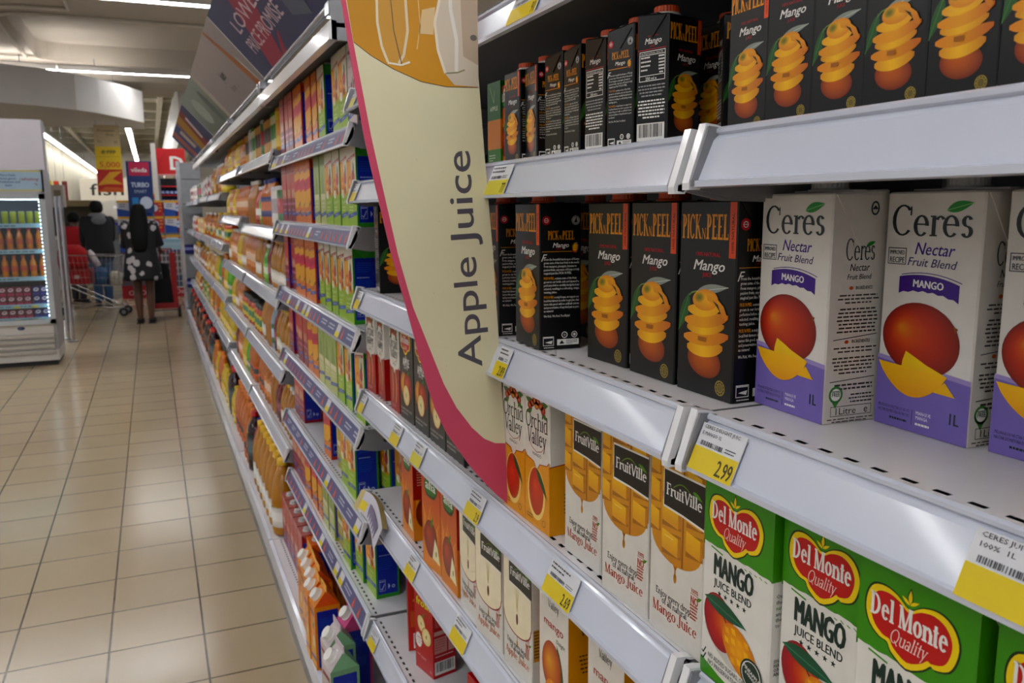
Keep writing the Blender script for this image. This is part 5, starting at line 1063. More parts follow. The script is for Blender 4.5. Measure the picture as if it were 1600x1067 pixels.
# ------------------------------------------------------------------ cartons on the front bays
def put2(kind, X, Y, Z, label, base, yaw, group):
    """as put(), for a carton turned about: base +90 shows its left panel to the aisle, -90 its right one"""
    p = PROTO[kind]; o = p if kind not in USED else copy_tree(p); USED.add(kind); w, d = p['_w'], p['_d']
    cx, cy = (-d/2, w/2) if base == 90 else (d/2, -w/2); a = R(base+yaw)
    o.location = (X-(cx*math.cos(a)-cy*math.sin(a)), Y-(cx*math.sin(a)+cy*math.cos(a)), zz(Z)); o.rotation_euler = (0, 0, a); tag(o, label, 'juice carton', group); return o
G1 = 'small black mango cartons on the upper shelf'
zt = .0615
put('multi', .475, 1.145, zt, 'small green and orange juice carton beside the edge of the aisle sign', group=G1, yaw=2)
put('flame_small', .478, 1.113, zt, 'small red and orange carton tucked behind the black cartons by the aisle sign', group=G1)
put('small', .468, 1.060, zt, 'small black carton with orange cap, first after the aisle sign', group=G1, yaw=1)
put('small', .468, 1.006, zt, 'small black carton with orange cap, second after the aisle sign', group=G1, yaw=-7)
put2('small', .468, .933, zt, 'small black carton turned sideways showing text, next after the two orange-capped ones', -90, 6.5, G1)
put2('small', .468, .887, zt, 'small black carton turned sideways showing text, beside one with a barcode', -90, 1.5, G1)
put2('small', .468, .8285, zt, 'small black carton showing its barcode side, between two text sides', 90, 5, G1)
put2('small', .468, .768, zt, 'small black carton showing recycling icons, beside the large barcode side', -90, 14.5, G1)
put2('small', .468, .7055, zt, 'small black carton angled with barcode side and mango front both showing', 90, 17, G1)
put2('small', .521, .690, zt, 'small black carton standing behind the angled one with the barcode', 90, -30, G1)
for k, y in enumerate((.6105, .559, .5085, .4575, .4065, .3555, .3045, .2535)):
    put('small', .465 if y > .6 else .464, y-.052 if y > .6 else y-.0525, .065 if y < .61 else zt, 'small black mango carton facing the aisle, %s beyond the rail clip towards the near end' % ORD[k+1], group=G1, yaw=(-1, 1, 0, .5, -.5, 1, 0, 0)[k])
for k, y in enumerate((1.02, .95, .86, .76, .66)): put('small', .54, y-.05, zt, 'small black carton half hidden in the second row, %s from the aisle sign' % ORD[k+1], group=G1)
G2 = 'black mango cartons on the middle shelf'; zt = -.1875
put('big', .462, 1.127, zt, 'large black mango carton partly hidden by the aisle sign', group=G2, yaw=-9)
put('big', .462, .985, zt, 'large black mango carton showing its text side, next to the aisle sign', group=G2, yaw=-3)
put('big', .501, .829, zt, 'large black mango carton set back beside the text-side one', group=G2, yaw=2)
put('big', .499, .7285, zt, 'large black mango carton with dented top label, in the middle of its row', group=G2, yaw=0)
put('big', .499, .6315, zt, 'large black mango carton beside the first white mango carton', group=G2, yaw=.5)
for k, y in enumerate((1.06, .95, .85, .75)): put('big', .57, y-.03, zt, 'large black carton in the second row, only its orange cap showing, %s after the sign' % ORD[k+1], group=G2)
put('big', .575, .61, zt, 'large black carton behind the white mango cartons, orange cap showing', group=G2)
put2('big', .458, 1.815, zt, 'black carton turned to show its back text, beside a blue-sided carton', -90, -6, G2)
G3 = 'white mango cartons with purple base'; zt = -.1855
put('nectar', .516, .531, zt, 'white and purple mango carton whose text side shows, beside the black carton', group=G3, yaw=-2.5)
put('nectar', .565, .431, zt, 'white and purple mango carton standing between two others of its kind', group=G3, yaw=-1.5)
put('nectar', .574, .327, zt, 'white and purple mango carton, third from the black cartons', group=G3, yaw=0)
for k, (x, y) in enumerate(((.645, .50), (.67, .40), (.655, .31))): put('nectar', x, y, zt, 'white carton in the second row behind the purple mango cartons, %s' % ORD[k+1], group=G3)
G4 = 'cartons on the third shelf'; zt = -.4365
put('orchid_mango', .459, 1.0285, zt, 'white and orange mango carton touching the aisle sign', group=G4, yaw=1.5)
put('orchid_mango', .461, .953, zt, 'white and orange mango carton beside the dripping-mango cartons', group=G4, yaw=1.5)
put('fruit_mango', .465, .822, zt, 'white carton with dripping diced mango, beside the orange orchard carton', group=G4, yaw=1)
put('fruit_mango', .4585, .7085, zt, 'white carton with dripping diced mango, middle one of three', group=G4, yaw=3)
put('fruit_mango', .4585, .612, zt, 'white carton with dripping diced mango, beside the green-topped carton', group=G4, yaw=1)
for k, y in enumerate((.508, .411, .3165, .215)): put('blend', (.450, .4565, .441, .445)[k], y, -.434, 'green-topped mango carton with red shield, %s from the dripping-mango cartons' % ORD[k+1], group=G4, yaw=(0, 0, 0, 0)[k])
# past the sign, same shelf
put('orchid_apple', .462, 1.90, zt, 'white and red apple carton at the rail end, edge on to the purple strips', group=G4, yaw=2)
put('orchid_apple', .464, 1.822, zt, 'white and red apple carton showing its red side', group=G4, yaw=-2)
put('orchid_apple', .462, 1.69, zt, 'white and red apple carton beside the black apple cartons', group=G4, yaw=0)
for k, y in enumerate((1.585, 1.485, 1.387, 1.29)): put('apple_black', .462, y, zt, 'black apple carton with red shield, %s from the white and red apple cartons' % ORD[k+1], group=G4, yaw=(1, 0, 0, 0)[k])
G5 = 'cartons on the fourth shelf'; zt = -.6915
put('flame', .461, 1.604, zt, 'orange-red flame carton standing a little apart, side towards the empty shelf', group=G5, yaw=0)
put('flame', .459, 1.418, zt, 'orange-red flame carton, middle one of three', group=G5, yaw=6)
put('flame', .459, 1.325, zt, 'orange-red flame carton beside the pale apple cartons', group=G5, yaw=1)
put('fruit_apple', .459, 1.225, zt, 'white carton with dripping cut apple, beside the flame cartons', group=G5, yaw=-1)
put('fruit_apple', .459, 1.118, zt, 'white carton with dripping cut apple, middle one of three', group=G5, yaw=6)
put('fruit_apple', .462, 1.013, zt, 'white carton with dripping cut apple, beside the whole-mango carton', group=G5, yaw=4)
put('delight', .462, .897, zt, 'white whole-mango carton with orange side, beside the cut-apple cartons', group=G5, yaw=2)
put('delight', .462, .757, zt, 'white whole-mango carton with orange side, partly below the dripping-mango shelf', group=G5, yaw=1.5)
put('delight', .462, .640, zt, 'white whole-mango carton below the rail joint', group=G5, yaw=0)
G6 = 'cartons on the fifth shelf'; zt = -1.0345
put('blue_red', .49, 1.775, zt, 'red carton with a blue top, behind the apple carton with the badge', group=G6, yaw=-14)
put('red', .506, 1.634, zt, 'red apple carton with yellow name and white badge, alone on the lowest rail', group=G6, yaw=13)
put('red', .478, 1.245, zt, 'red apple carton standing under the flame cartons', group=G6, yaw=3)
# top of the topmost shelf
put('flame_small', .475, 1.055, .2685, 'small red carton with barcode at the top, beside the aisle sign', group='small red cartons on the topmost shelf')
put('flame_small', .475, 1.005, .2685, 'small red carton above the first price tag', group='small red cartons on the topmost shelf')

# ------------------------------------------------------------------ blue-sided cartons of the middle bay
cn = {}
NAMES = dict(green='green tropical juice carton', orange='orange juice carton', pink='pink-red apple juice carton', pale='pale green juice carton', olive='olive-yellow juice carton', white='white prune juice carton')
def crow(level, zlev, items, x=.462):
    """items: (kind, Y of near edge, dx, yaw)"""
    n = 0
    for it in items:
        k, y = it[0], it[1]; dx = it[2] if len(it) > 2 else 0; yw = it[3] if len(it) > 3 else random.uniform(-1.5, 1.5); n += 1
        put('slim_'+k, x+dx, y, zlev+.0005, '%s with blue side, %s from the near end, %s shelf' % (NAMES[k], ORD[n], ORD[level]), group='blue-sided cartons, %s shelf' % ORD[level], yaw=yw)
crow(1, .195, [('white', 1.995), ('green', 2.092, 0, 1), ('green', 2.19), ('green', 2.385), ('orange', 2.50), ('orange', 2.60), ('orange', 2.752, -.003), ('orange', 2.85), ('pink', 2.955), ('pink', 3.055), ('pink', 3.155), ('pink', 3.235, .05)])
crow(2, -.045, [('green', 2.03, 0, 1), ('green', 2.127), ('green', 2.224), ('green', 2.321), ('pale', 2.418), ('pale', 2.515), ('orange', 2.665, 0, 2), ('orange', 2.765), ('orange', 2.865), ('pink', 2.965), ('pink', 3.065), ('pink', 3.165), ('green', 2.0, .1), ('orange', 2.63, .1)])
crow(3, -.295, [('green', 2.105, 0, 1), ('green', 2.205), ('green', 2.303), ('green', 2.401), ('green', 2.545, .01), ('orange', 2.643), ('orange', 2.742), ('orange', 2.842), ('orange', 2.94), ('pink', 3.10, .01), ('pink', 3.2), ('green', 1.99, .12)])
crow(4, -.54, [('green', 2.02, 0, 1), ('green', 2.165), ('green', 2.263), ('pale', 2.362), ('pale', 2.46), ('pale', 2.558), ('orange', 2.656), ('orange', 2.756), ('pink', 2.856), ('pink', 2.955), ('pink', 3.07, .01), ('pink', 3.17)])
crow(5, -.787, [('green', 2.155, -.002, 1), ('green', 2.262, 0), ('green', 1.99, .09), ('green', 2.088, .075), ('olive', 2.40, .02, 2), ('orange', 2.56, .01, 2), ('green', 2.42, .12), ('orange', 2.68, .12), ('pink', 3.06, .01, 2), ('pink', 3.165, .01), ('orange', 2.9, .16)])
crow(6, -1.033, [('green', 2.06, .022, 2), ('green', 2.17, .012), ('green', 2.272, .0), ('olive', 2.40, .01, 1), ('pale', 2.5), ('pale', 2.6), ('orange', 2.7), ('orange', 2.8), ('orange', 2.925, 0, 2), ('pink', 3.03), ('pink', 3.13), ('pink', 3.225)])
# floor shelf of the same bay
zt = -1.3245
for k, (knd, X, Y, yw) in enumerate((('green', .328, 1.915, 6), ('green', .343, 2.028, 4), ('pink', .408, 2.122, 5), ('orange', .352, 2.272, 2), ('orange', .346, 2.347, 0), ('orange', .36, 2.422, 1), ('orange', .36, 2.497, -1), ('orange', .363, 2.572, 1))):
    put('gable_'+knd, X, Y, zt, {'green': 'white gable-top carton with green roof and blue side, %s on the floor shelf' % ORD[k+1], 'pink': 'pink gable-top carton with blue side on the floor shelf, behind the green-roofed ones', 'orange': 'orange gable-top carton with white cap on the floor shelf, %s in its file' % ORD[k-2]}[knd], group='gable-top cartons on the floor shelf', yaw=yw)
for k in range(3): put('gable_orange', .45, 2.275+.08*k, zt, 'orange gable-top carton in the rear file on the floor shelf, %s one' % ORD[k+1], group='gable-top cartons on the floor shelf')
n = 0
for y in (2.72, 2.82, 2.92, 3.02, 3.12, 3.22):
    n += 1; put('slim_orange' if n == 1 else 'slim_pink', .405 if n > 1 else .42, y, zt, '%s juice carton on the floor shelf, %s after the orange gable-tops' % ('orange' if n == 1 else 'pink-red apple', ORD[n]), group='slim cartons on the floor shelf')
for k, (knd, y) in enumerate((('green', 1.86), ('pink', 1.96))): put('slim_'+knd, .52, y, zt, '%s juice carton at the rear of the floor shelf near the purple strips' % ('green' if knd == 'green' else 'pink-red'), group='slim cartons on the floor shelf')
# ------------------------------------------------------------------ bottles, cans and jars
def bottle(kind, r, h, body, cap, lab=None, lab2=None, shape='pet', neck=.35, whole=False):
    """prototype: Empty > bottle_body, label, cap; whole=True makes the small far ones in one mesh"""
    root = None if whole else empty(kind)
    body, cap = hx(body), hx(cap); rn = r*neck; hb = h*.62; n = 12 if whole else 20
    if shape == 'pet': prof = [(r*.72, 0), (r*.96, .006), (r, .02), (r, hb*.18), (r*.95, hb*.2), (r*.95, hb*.62), (r, hb*.66), (r*.99, hb*.8), (r*.9, hb), (r*.7, h*.76), (rn*1.15, h*.88), (rn, h*.9), (rn, h*.93)]
    elif shape == 'tall': prof = [(r*.75, 0), (r, .008), (r, h*.5), (r*.98, h*.58), (r*.72, h*.72), (rn, h*.86), (rn, h*.93)]
    elif shape == 'waist': prof = [(r*.72, 0), (r, .01), (r, h*.22), (r*.84, h*.4), (r*.84, h*.5), (r, h*.62), (r*.82, h*.76), (rn, h*.88), (rn, h*.93)]
    elif shape == 'can': prof = [(r*.86, 0), (r, .006), (r, h-.008), (r*.86, h-.002), (r*.84, h)]
    elif shape == 'jar': prof = [(r*.8, 0), (r, .01), (r, h*.7), (r*.85, h*.82), (r*.78, h*.84), (r*.78, h*.86)]
    else: prof = [(r*.8, 0), (r, .01), (r, h)]
    mb = MB(); mb.lathe(prof, 0, 0, 0, n, body, M_BOTTLE)
    lb = MB() if not whole else mb
    if lab:
        a, b = (.2, .62) if shape in ('pet', 'waist') else ((.14, .52) if shape == 'tall' else (.1, .9) if shape == 'can' else (.15, .66)); s = hb if shape == 'pet' else h
        rr = r*1.004; c1 = hx(lab); c2 = hx(lab2) if lab2 else c1
        zs = [s*a, s*(a+(b-a)*.3), s*(a+(b-a)*.3), s*(a+(b-a)*.75), s*(a+(b-a)*.75), s*b]
        lb.lathe([(rr, q) for q in zs], 0, 0, 0, n, c1, M_PAPER, cols=[c2, c2, c1, c1, c2, c2], cap=False)
    cb = MB() if not whole else mb
    if shape != 'can':
        rc = rn*1.22 if shape != 'jar' else r*.84; z0 = h*.915 if shape != 'jar' else h*.85
        cb.lathe([(rc, 0), (rc, h-z0-.002), (rc*.9, h-z0)], 0, 0, z0, n, cap, M_CAP)
    if whole: o = mb.obj(kind); return o
    bo = mb.obj('bottle_body', root)
    if lab: lb.obj('label', bo)
    if shape != 'can': cb.obj('cap', root)
    return root
BK = {  # kind: name, radius, height, body, cap, label colours, shape, words
 'amber': ('juice_bottle', .040, .212, '#b87c02', '#e8b808', '#d8d2c6', '#c9c2b4', 'pet', 'amber juice bottle with yellow cap'),
 'amberbig': ('juice_bottle', .052, .320, '#ba7c02', '#eab808', '#dad7d0', '#cfcac0', 'pet', 'large amber juice bottle with yellow cap'),
 'ambertall': ('juice_bottle', .036, .214, '#b27002', '#e6e3dc', None, None, 'tall', 'tall amber juice bottle with white cap'),
 'orange': ('juice_bottle', .045, .255, '#c46804', '#e07a10', '#2b2a20', '#c9521c', 'pet', 'orange juice bottle with dark label'),
 'orangebig': ('juice_bottle', .052, .300, '#c46804', '#e07a10', '#2b2a20', '#c9521c', 'pet', 'large orange juice bottle with dark label'),
 'shorty': ('juice_bottle', .040, .165, '#cfae02', '#d8b00a', '#d2b28a', '#e0c838', 'pet', 'small yellow juice bottle'),
 'shorto': ('juice_bottle', .038, .165, '#c06c04', '#c9641c', '#d8b9a0', '#c98a5a', 'waist', 'small orange juice bottle'),
 'orangew': ('juice_bottle', .038, .215, '#c06c04', '#e8e4de', '#d8b9a0', '#c98a5a', 'waist', 'orange juice bottle with pale label'),
 'cola': ('juice_bottle', .045, .310, '#33161a', '#c22a2a', '#3c4a48', '#24302e', 'waist', 'dark cola-coloured bottle with dull label'),
 'redpurple': ('juice_bottle', .052, .300, '#a5261c', '#3a2c86', '#c9401c', '#e0a21c', 'pet', 'red juice bottle with purple cap'),
 'redtall': ('juice_bottle', .036, .216, '#7a2018', '#b01820', '#8a4048', '#5a1a1c', 'tall', 'dark red syrup bottle with red cap'),
 'blueclear': ('juice_bottle', .034, .230, '#9fb3bf', '#1f5fb0', '#b9c4d8', '#2a6a4a', 'tall', 'clear bottle with blue cap'),
 'green': ('juice_bottle', .040, .205, '#5fae1a', '#1c5a24', '#bfae9a', '#2f7a2a', 'pet', 'bright green juice bottle'),
 'yellow': ('juice_bottle', .042, .208, '#cfae02', '#d8b00a', '#d2b28a', '#e0c838', 'pet', 'yellow juice bottle'),
 'bluecap': ('juice_bottle', .032, .205, '#c96a04', '#20247e', '#c8641c', '#2a2a6a', 'waist', 'orange bottle with blue cap'),
 'whitecap': ('smoothie_bottle', .033, .180, '#b9423a', '#e4e2de', '#ddd5cf', '#c0605a', 'tall', 'red drink bottle with white cap'),
 'greencapw': ('smoothie_bottle', .033, .180, '#6fae4a', '#e4e2de', '#cfd8b8', '#8abf5a', 'tall', 'green drink bottle with white cap'),
 'can': ('drink_can', .030, .165, '#c9c4c8', '#c9c4c8', '#a89a9c', '#d8d2cc', 'can', 'slim purple and white drink can'),
 'canred': ('drink_can', .030, .165, '#c9c4c8', '#c9c4c8', '#b0242a', '#3a6a34', 'can', 'slim red drink can'),
 'candark': ('drink_can', .032, .162, '#5a3a2a', '#8a6a3a', '#4a2f22', '#b88a4a', 'can', 'brown and gold drink tin'),
 'cangreen': ('drink_can', .032, .160, '#6a9a3a', '#6a9a3a', '#3f7a2c', '#c9c29a', 'can', 'green drink tin'),
 'cangold': ('drink_can', .046, .168, '#d99412', '#7a2418', '#dd9a14', '#e0b81c', 'can', 'large yellow-orange tin'),
 'jar': ('juice_jar', .044, .150, '#c4480e', '#2a2a22', '#2f6a30', '#c9b04a', 'jar', 'orange-red jar with dark lid'),
}
BP = {}; BU = set(); BCOUNT = {}
def setb(kind, X, Y, z, where, whole=False, group=None):
    key = (kind, whole); nm, r, h, body, cap, l1, l2, sh, words = BK[kind]
    if key not in BP:
        BP[key] = bottle(nm, r, h, body, cap, l1, l2, sh, whole=whole); o = BP[key]
    else:
        o = BP[key].copy() if whole else copy_tree(BP[key])
        if whole: COL.objects.link(o)
    o.location = (X+r, Y, zz(z)+.0005); o.rotation_euler.z = random.uniform(0, 6)
    n = BCOUNT[(words, where)] = BCOUNT.get((words, where), 0)+1
    tag(o, '%s, %s from near end, %s' % (words, ORD[n], where), nm.replace('_', ' '), group or 'drinks on the %s' % where)
    return o
def brow(bay, level, seq, z, rows=1, whole=False, x=.466, y=None, gap=.004):
    y = BAYS[bay][0]+.03 if y is None else y; w_ = '%s shelf, %s' % (ORD[level], BN[bay]) if level < 9 else 'floor shelf, %s' % BN[bay]
    for kind, cnt in seq:
        r = BK[kind][1]
        for i in range(cnt):
            y += r+gap/2
            if y+r > BAYS[bay][1]-.02: return
            for q in range(rows): setb(kind, x+q*(2*r+.006)+random.uniform(0, .008), y, z, w_, whole)
            y += r+gap/2
brow('D', 1, [('cangold', 1), ('cangreen', 2), ('candark', 4), ('canred', 1), ('candark', 3), ('cangreen', 3), ('can', 2), ('candark', 2), ('shorto', 4)], .223)
brow('D', 2, [('canred', 2), ('can', 3), ('bluecap', 6), ('greencapw', 1), ('whitecap', 2), ('ambertall', 4), ('amber', 4)], -.073)
brow('D', 3, [('amber', 6), ('redtall', 1), ('greencapw', 2), ('ambertall', 1), ('whitecap', 1), ('amber', 2), ('orangew', 3), ('green', 1)], -.340)
brow('D', 4, [('amber', 5), ('redtall', 1), ('blueclear', 1), ('ambertall', 3), ('amber', 2), ('jar', 3), ('amber', 2)], -.637)
brow('D', 5, [('ambertall', 3), ('amber', 2), ('redtall', 2), ('ambertall', 2), ('orangew', 3), ('orange', 3)], -.96)
w0 = 'floor shelf, first bottle bay'
for i in range(7):
    setb('amberbig', .372, 3.385+.112*i, -1.3245, w0)
    if i < 5: setb('amberbig', .483, 3.40+.112*i, -1.3245, w0)
setb('redpurple', .385, 4.19, -1.3245, w0); setb('cola', .372, 4.31, -1.3245, w0)
for i in range(2): setb('orangebig', .375, 4.43+.115*i, -1.3245, w0); setb('orangebig', .48, 4.43+.115*i, -1.3245, w0)
setb('redpurple', .48, 4.2, -1.3245, w0); setb('cola', .475, 4.31, -1.3245, w0)
brow('E', 1, [('shorto', 3), ('shorty', 3), ('shorto', 2), ('shorty', 4), ('shorto', 3)], .223-.0, x=.466)
brow('E', 2, [('shorto', 7), ('shorty', 3), ('shorto', 3), ('shorty', 3)], -.04)
brow('E', 3, [('orangew', 2), ('amber', 3), ('yellow', 3), ('orangew', 5), ('amber', 3)], -.34)
brow('E', 4, [('jar', 6), ('orangew', 3), ('amber', 3), ('yellow', 3)], -.637)
brow('E', 5, [('orange', 3), ('green', 2), ('yellow', 3), ('orangew', 3), ('redtall', 3)], -.96)
brow('E', 9, [('orangebig', 5), ('yellow', 3), ('cola', 2), ('yellow', 3)], -1.3245, x=.385)
for b, sq in (('F', (['yellow', 'orangew', 'ambertall'], ['jar', 'amber'], ['green', 'yellow', 'orange'], ['cola', 'yellow'], ['yellow', 'orange'])),
              ('G', (['can', 'whitecap'], ['orangew', 'jar'], ['yellow', 'orangew'], ['orange', 'yellow'], ['cola', 'orange'])),
              ('I', (['can', 'canred'], ['cangold', 'can'], ['whitecap', 'amber'], ['cangreen', 'yellow'], ['orange', 'cola'])),
              ('J', (['can', 'whitecap'], ['whitecap', 'can'], ['can', 'amber'], ['whitecap', 'yellow'], ['cola', 'orange']))):
    for i, z in enumerate(LV[b] + [-1.3245]):
        if i >= len(sq): ks = sq[-1]
        else: ks = sq[i]
        hmax = ((LV[b]+[-1.3245])[i-1]-z if i else .3)-.04
        ks = [k for k in ks if BK[k][2] < hmax] or ['can']
        seq = []
        for q in range(5): seq += [(ks[q % len(ks)], 3 if b == 'F' else 2)]
        brow(b, i+1 if i < len(LV[b]) else 9, seq, z, whole=True, x=.468 if i < len(LV[b]) else .385, gap=.012 if b == 'F' else .05)

# ------------------------------------------------------------------ drinks fridge
FR = empty('drinks_fridge', (-.955, 9.45, 0), R(0))
fx0, fx1, fy0, fy1 = -.80, 0.0, 0.0, .66
mb = MB(); wht = hx('#c9c7c8')
mb.box(fx0, fx0+.04, fy0+.03, fy1, .16, 1.95, wht, M_PAPER); mb.box(fx1-.03, fx1, fy0+.03, fy1, .16, 1.95, hx('#a5a3a6'), M_PAPER); mb.box(fx0+.04, fx1-.03, fy1-.04, fy1, .16, 1.95, wht, M_PAPER); mb.box(fx0+.04, fx1-.03, fy0+.032, fy1-.04, 1.70, 1.949, wht, M_PAPER); mb.box(fx0+.001, fx1+.001, fy0+.03, fy1+.001, .05, .16, hx('#d6d2cc'), M_PAPER); mb.box(fx0+.041, fx1-.031, fy0+.03, fy1-.041, .16, .44, hx('#d6d2cc'), M_PAPER)
mb.box(fx0+.04, fx1-.03, fy1-.06, fy1-.041, .44, 1.7, hx('#39424e'), M_PAPER); mb.obj('cabinet', FR)
mb = MB(); f = Face(mb, (fx0, fy0+.028, 1.735), (1, 0, 0), (0, 0, 1), 800, 215, M_PAPER, .0006); mb.box(fx0, fx1, fy0+.03, fy0+.05, 1.735, 1.95, hx('#cdd8e2'), M_PAPER)
f.layer(1).rect(8, 8, 785, 207, hx('#b9d4ea')); f.layer(2).rect(8, 8, 785, 22, hx('#e2d48a')); f.rect(8, 193, 785, 207, hx('#e2d48a'))
for i, t in enumerate(('More fresh,', 'more good,', 'refreshment and', 'taste')): f.layer(3).text(t, 500, 150-32*i, 30, hx('#3a3f8c'), al='c', bold=.02)
f.text('refreshing', 680, 110, 40, hx('#a12a4a'), al='c', shear=.3, bold=.02); f.poly([(720, 90), (745, 75), (750, 55), (735, 70)], hx('#a12a4a')); mb.obj('header_sign', FR)
mb = MB(); z0, z1 = .43, 1.715
for a in ((fx0, fx0+.05, z0, z1), (fx1-.05, fx1, z0, z1), (fx0, fx1, z0, z0+.045), (fx0, fx1, z1-.05, z1)): mb.box(a[0], a[1], fy0-.01, fy0+.028, a[2], a[3], hx('#c4cad0'), M_PAPER)
d = mb.obj('door', FR)
mb = MB(); mb.box(fx0+.05, fx1-.05, fy0+.004, fy0+.009, z0+.045, z1-.05, mat=M_CLEAR); mb.obj('glass', d)
mb = MB(); mb.tube((fx0+.06, fy0-.05, .95), (fx0+.06, fy0-.05, 1.35), .012, 8, mat=M_STEEL); mb.obj('handle', d)
mb = MB()
for k in range(32): mb.box(fx1-.062, fx1-.052, fy0+.04, fy0+.05, .5+k*.0365, .515+k*.0365, mat=M_LED)
mb.obj('light_strip', FR)
mb = MB(); mb.box(fx0+.05, fx1-.05, fy0+.2, fy0+.24, 1.66, 1.675, mat=M_LED); mb.obj('lamp', FR)
fsh = [1.42, 1.165, .895, .62, .485]
for k, z in enumerate(fsh):
    mb = MB(); mb.box(fx0+.045, fx1-.045, fy0+.08, fy1-.07, z-.012, z, mat=M_SHELF); mb.box(fx0+.045, fx1-.055, fy0+.072, fy0+.08, z-.034, z+.008, hx('#a9cfe0'), M_PAPER)
    f = Face(mb, (fx0+.05, fy0+.0715, z-.034), (1, 0, 0), (0, 0, 1), 690, 42, M_PAPER, .0005); f.layer(1).bars(200, 640, 15, 1, 10, hx('#4a5a66'), 9, k)
    if k > 2: f.layer(2).rect(380, 5, 440, 24, hx('#d8d03a')); f.rect(540, 5, 600, 24, hx('#d8d03a'))
    mb.obj('shelf', FR)
mb = MB()
for k in range(4): mb.extrude([(fy0-.002, .13+k*.055), (fy0+.02, .125+k*.055), (fy0+.02, .165+k*.055), (fy0-.012, .158+k*.055)][::1], fx0+.03, fx1-.03, hx('#d2cec8'), M_PAPER, axis='x')
mb.obj('front_grille', FR)
mb = MB(); f = Face(mb, (-.36, fy0+.029, .36), (1, 0, 0), (0, 0, 1), 90, 60, M_PAPER, .002); f.layer(1).ell(45, 30, 34, 18, hx('#22325c'), 20); f.layer(2).bars(25, 65, 28, 1, 4, hx('#9fb0c9'), 5, 2); mb.obj('badge', FR)
mb = MB(); mb.box(fx0+.02, fx1-.02, fy0+.06, fy1, .0, .05, mat=M_RUBBER); mb.obj('base', FR)
tag(FR, 'white upright drinks fridge with lit glass door and pale blue header, on the tiled floor', 'drinks fridge')
def fitem(kind_fn, name, xs, z, words, cat, group, y=.13):
    base = None
    for k, x in enumerate(xs):
        if base is None: base = kind_fn(name); o = base
        else: o = copy_tree(base)
        o.location = (-.955+x, 9.45+y, z+.001); tag(o, '%s in fridge, %s from the door edge' % (words, ORD[k+1]), cat, group)
def fcan(nm):
    r = empty(nm); mb = MB(); mb.lathe([(.024, 0), (.029, .006), (.029, .118), (.024, .125)], 0, 0, 0, 14, hx('#b9bf4a'), M_BOTTLE, cols=[hx('#8f9a2c'), hx('#9fae34'), hx('#b9c85a'), hx('#d8dcc0')]); mb.obj('can_body', r); return r
def fbot(cb, cc, cl):
    def g(nm):
        r = empty(nm); mb = MB(); mb.lathe([(.024, 0), (.031, .008), (.03, .07), (.032, .1), (.028, .15), (.013, .185), (.0125, .198)], 0, 0, 0, 14, hx(cb), M_BOTTLE); mb.obj('bottle_body', r)
        l = MB(); l.lathe([(.0322, .06), (.0328, .1), (.0325, .115)], 0, 0, 0, 14, hx(cl), M_PAPER, cap=False); l.obj('label', r); c = MB(); c.lathe([(.016, 0), (.016, .02), (.013, .023)], 0, 0, .195, 12, hx(cc), M_CAP); c.obj('cap', r); return r
    return g
def fbox(c1, c2):
    def g(nm):
        r = empty(nm); mb = MB(); w, d, h = .066, .05, .088; mb.box(-w/2, w/2, -d/2, d/2, 0, h, hx(c1), M_PAPER); f = Face(mb, (-w/2, -d/2, 0), (1, 0, 0), (0, 0, 1), 66, 88, M_PAPER, .0004)
        f.layer(1).ell(33, 58, 24, 18, hx('#d8d6dc'), 18, 15); f.layer(2).ell(33, 60, 15, 8, hx(c2), 14, 15); f.layer(1).rect(4, 6, 62, 20, hx(c2)); mb.obj('carton_body', r); return r
    return g
X7 = [-.085-.072*k for k in range(9)]
fitem(fcan, 'drink_can', X7, fsh[0], 'yellow-green can', 'drink can', 'green cans in the fridge')
fitem(fbot('#d98a3a', '#c8386a', '#c86a3a'), 'juice_bottle', [-.095-.085*k for k in range(8)], fsh[1], 'orange bottle with pink cap', 'juice bottle', 'pink-capped bottles in the fridge')
fitem(fbot('#d98a2c', '#c9641c', '#c9581c'), 'juice_bottle', [-.085-.082*k for k in range(8)], fsh[2], 'amber bottle with orange cap', 'juice bottle', 'amber bottles in the fridge')
for lv, z in enumerate((fsh[3], fsh[4])):
    for st in range(2 if lv == 0 else 1):
        zz_ = z+.001+st*.09
        fitem(fbox('#2c2a66', '#4a4a9a'), 'drink_carton', [-.092, -.162], zz_, 'small navy carton, %s shelf %s,' % (('lower', 'floor')[lv], ('bottom row', 'top row')[st]), 'drink carton', 'navy cartons in the fridge')
        fitem(fbox('#7a1c34', '#c23a6a'), 'drink_carton', [-.24-.072*k for k in range(5)], zz_, 'small red carton, %s shelf, %s,' % (('lower', 'floor')[lv], ('bottom row', 'top row')[st]), 'drink carton', 'red cartons in the fridge')
for k, x in enumerate((-.96, -1.03)):   # steel posts standing just behind the fridge
    mb = MB(); mb.tube((0, 0, 0), (0, 0, 1.72), .022, 10, mat=M_CHROME); mb.tube((0, 0, 0), (0, 0, .012), .06, 14, mat=M_STEEL); o = mb.obj('steel_post', None, (x+.0, 11.1-.35*k*0+(.25 if k else 0), 0)); tag(o, ('slim steel post standing behind the fridge, beside the shopping trolley', 'slim steel post tight against the rear of the fridge')[k], 'post', 'steel posts by the fridge')

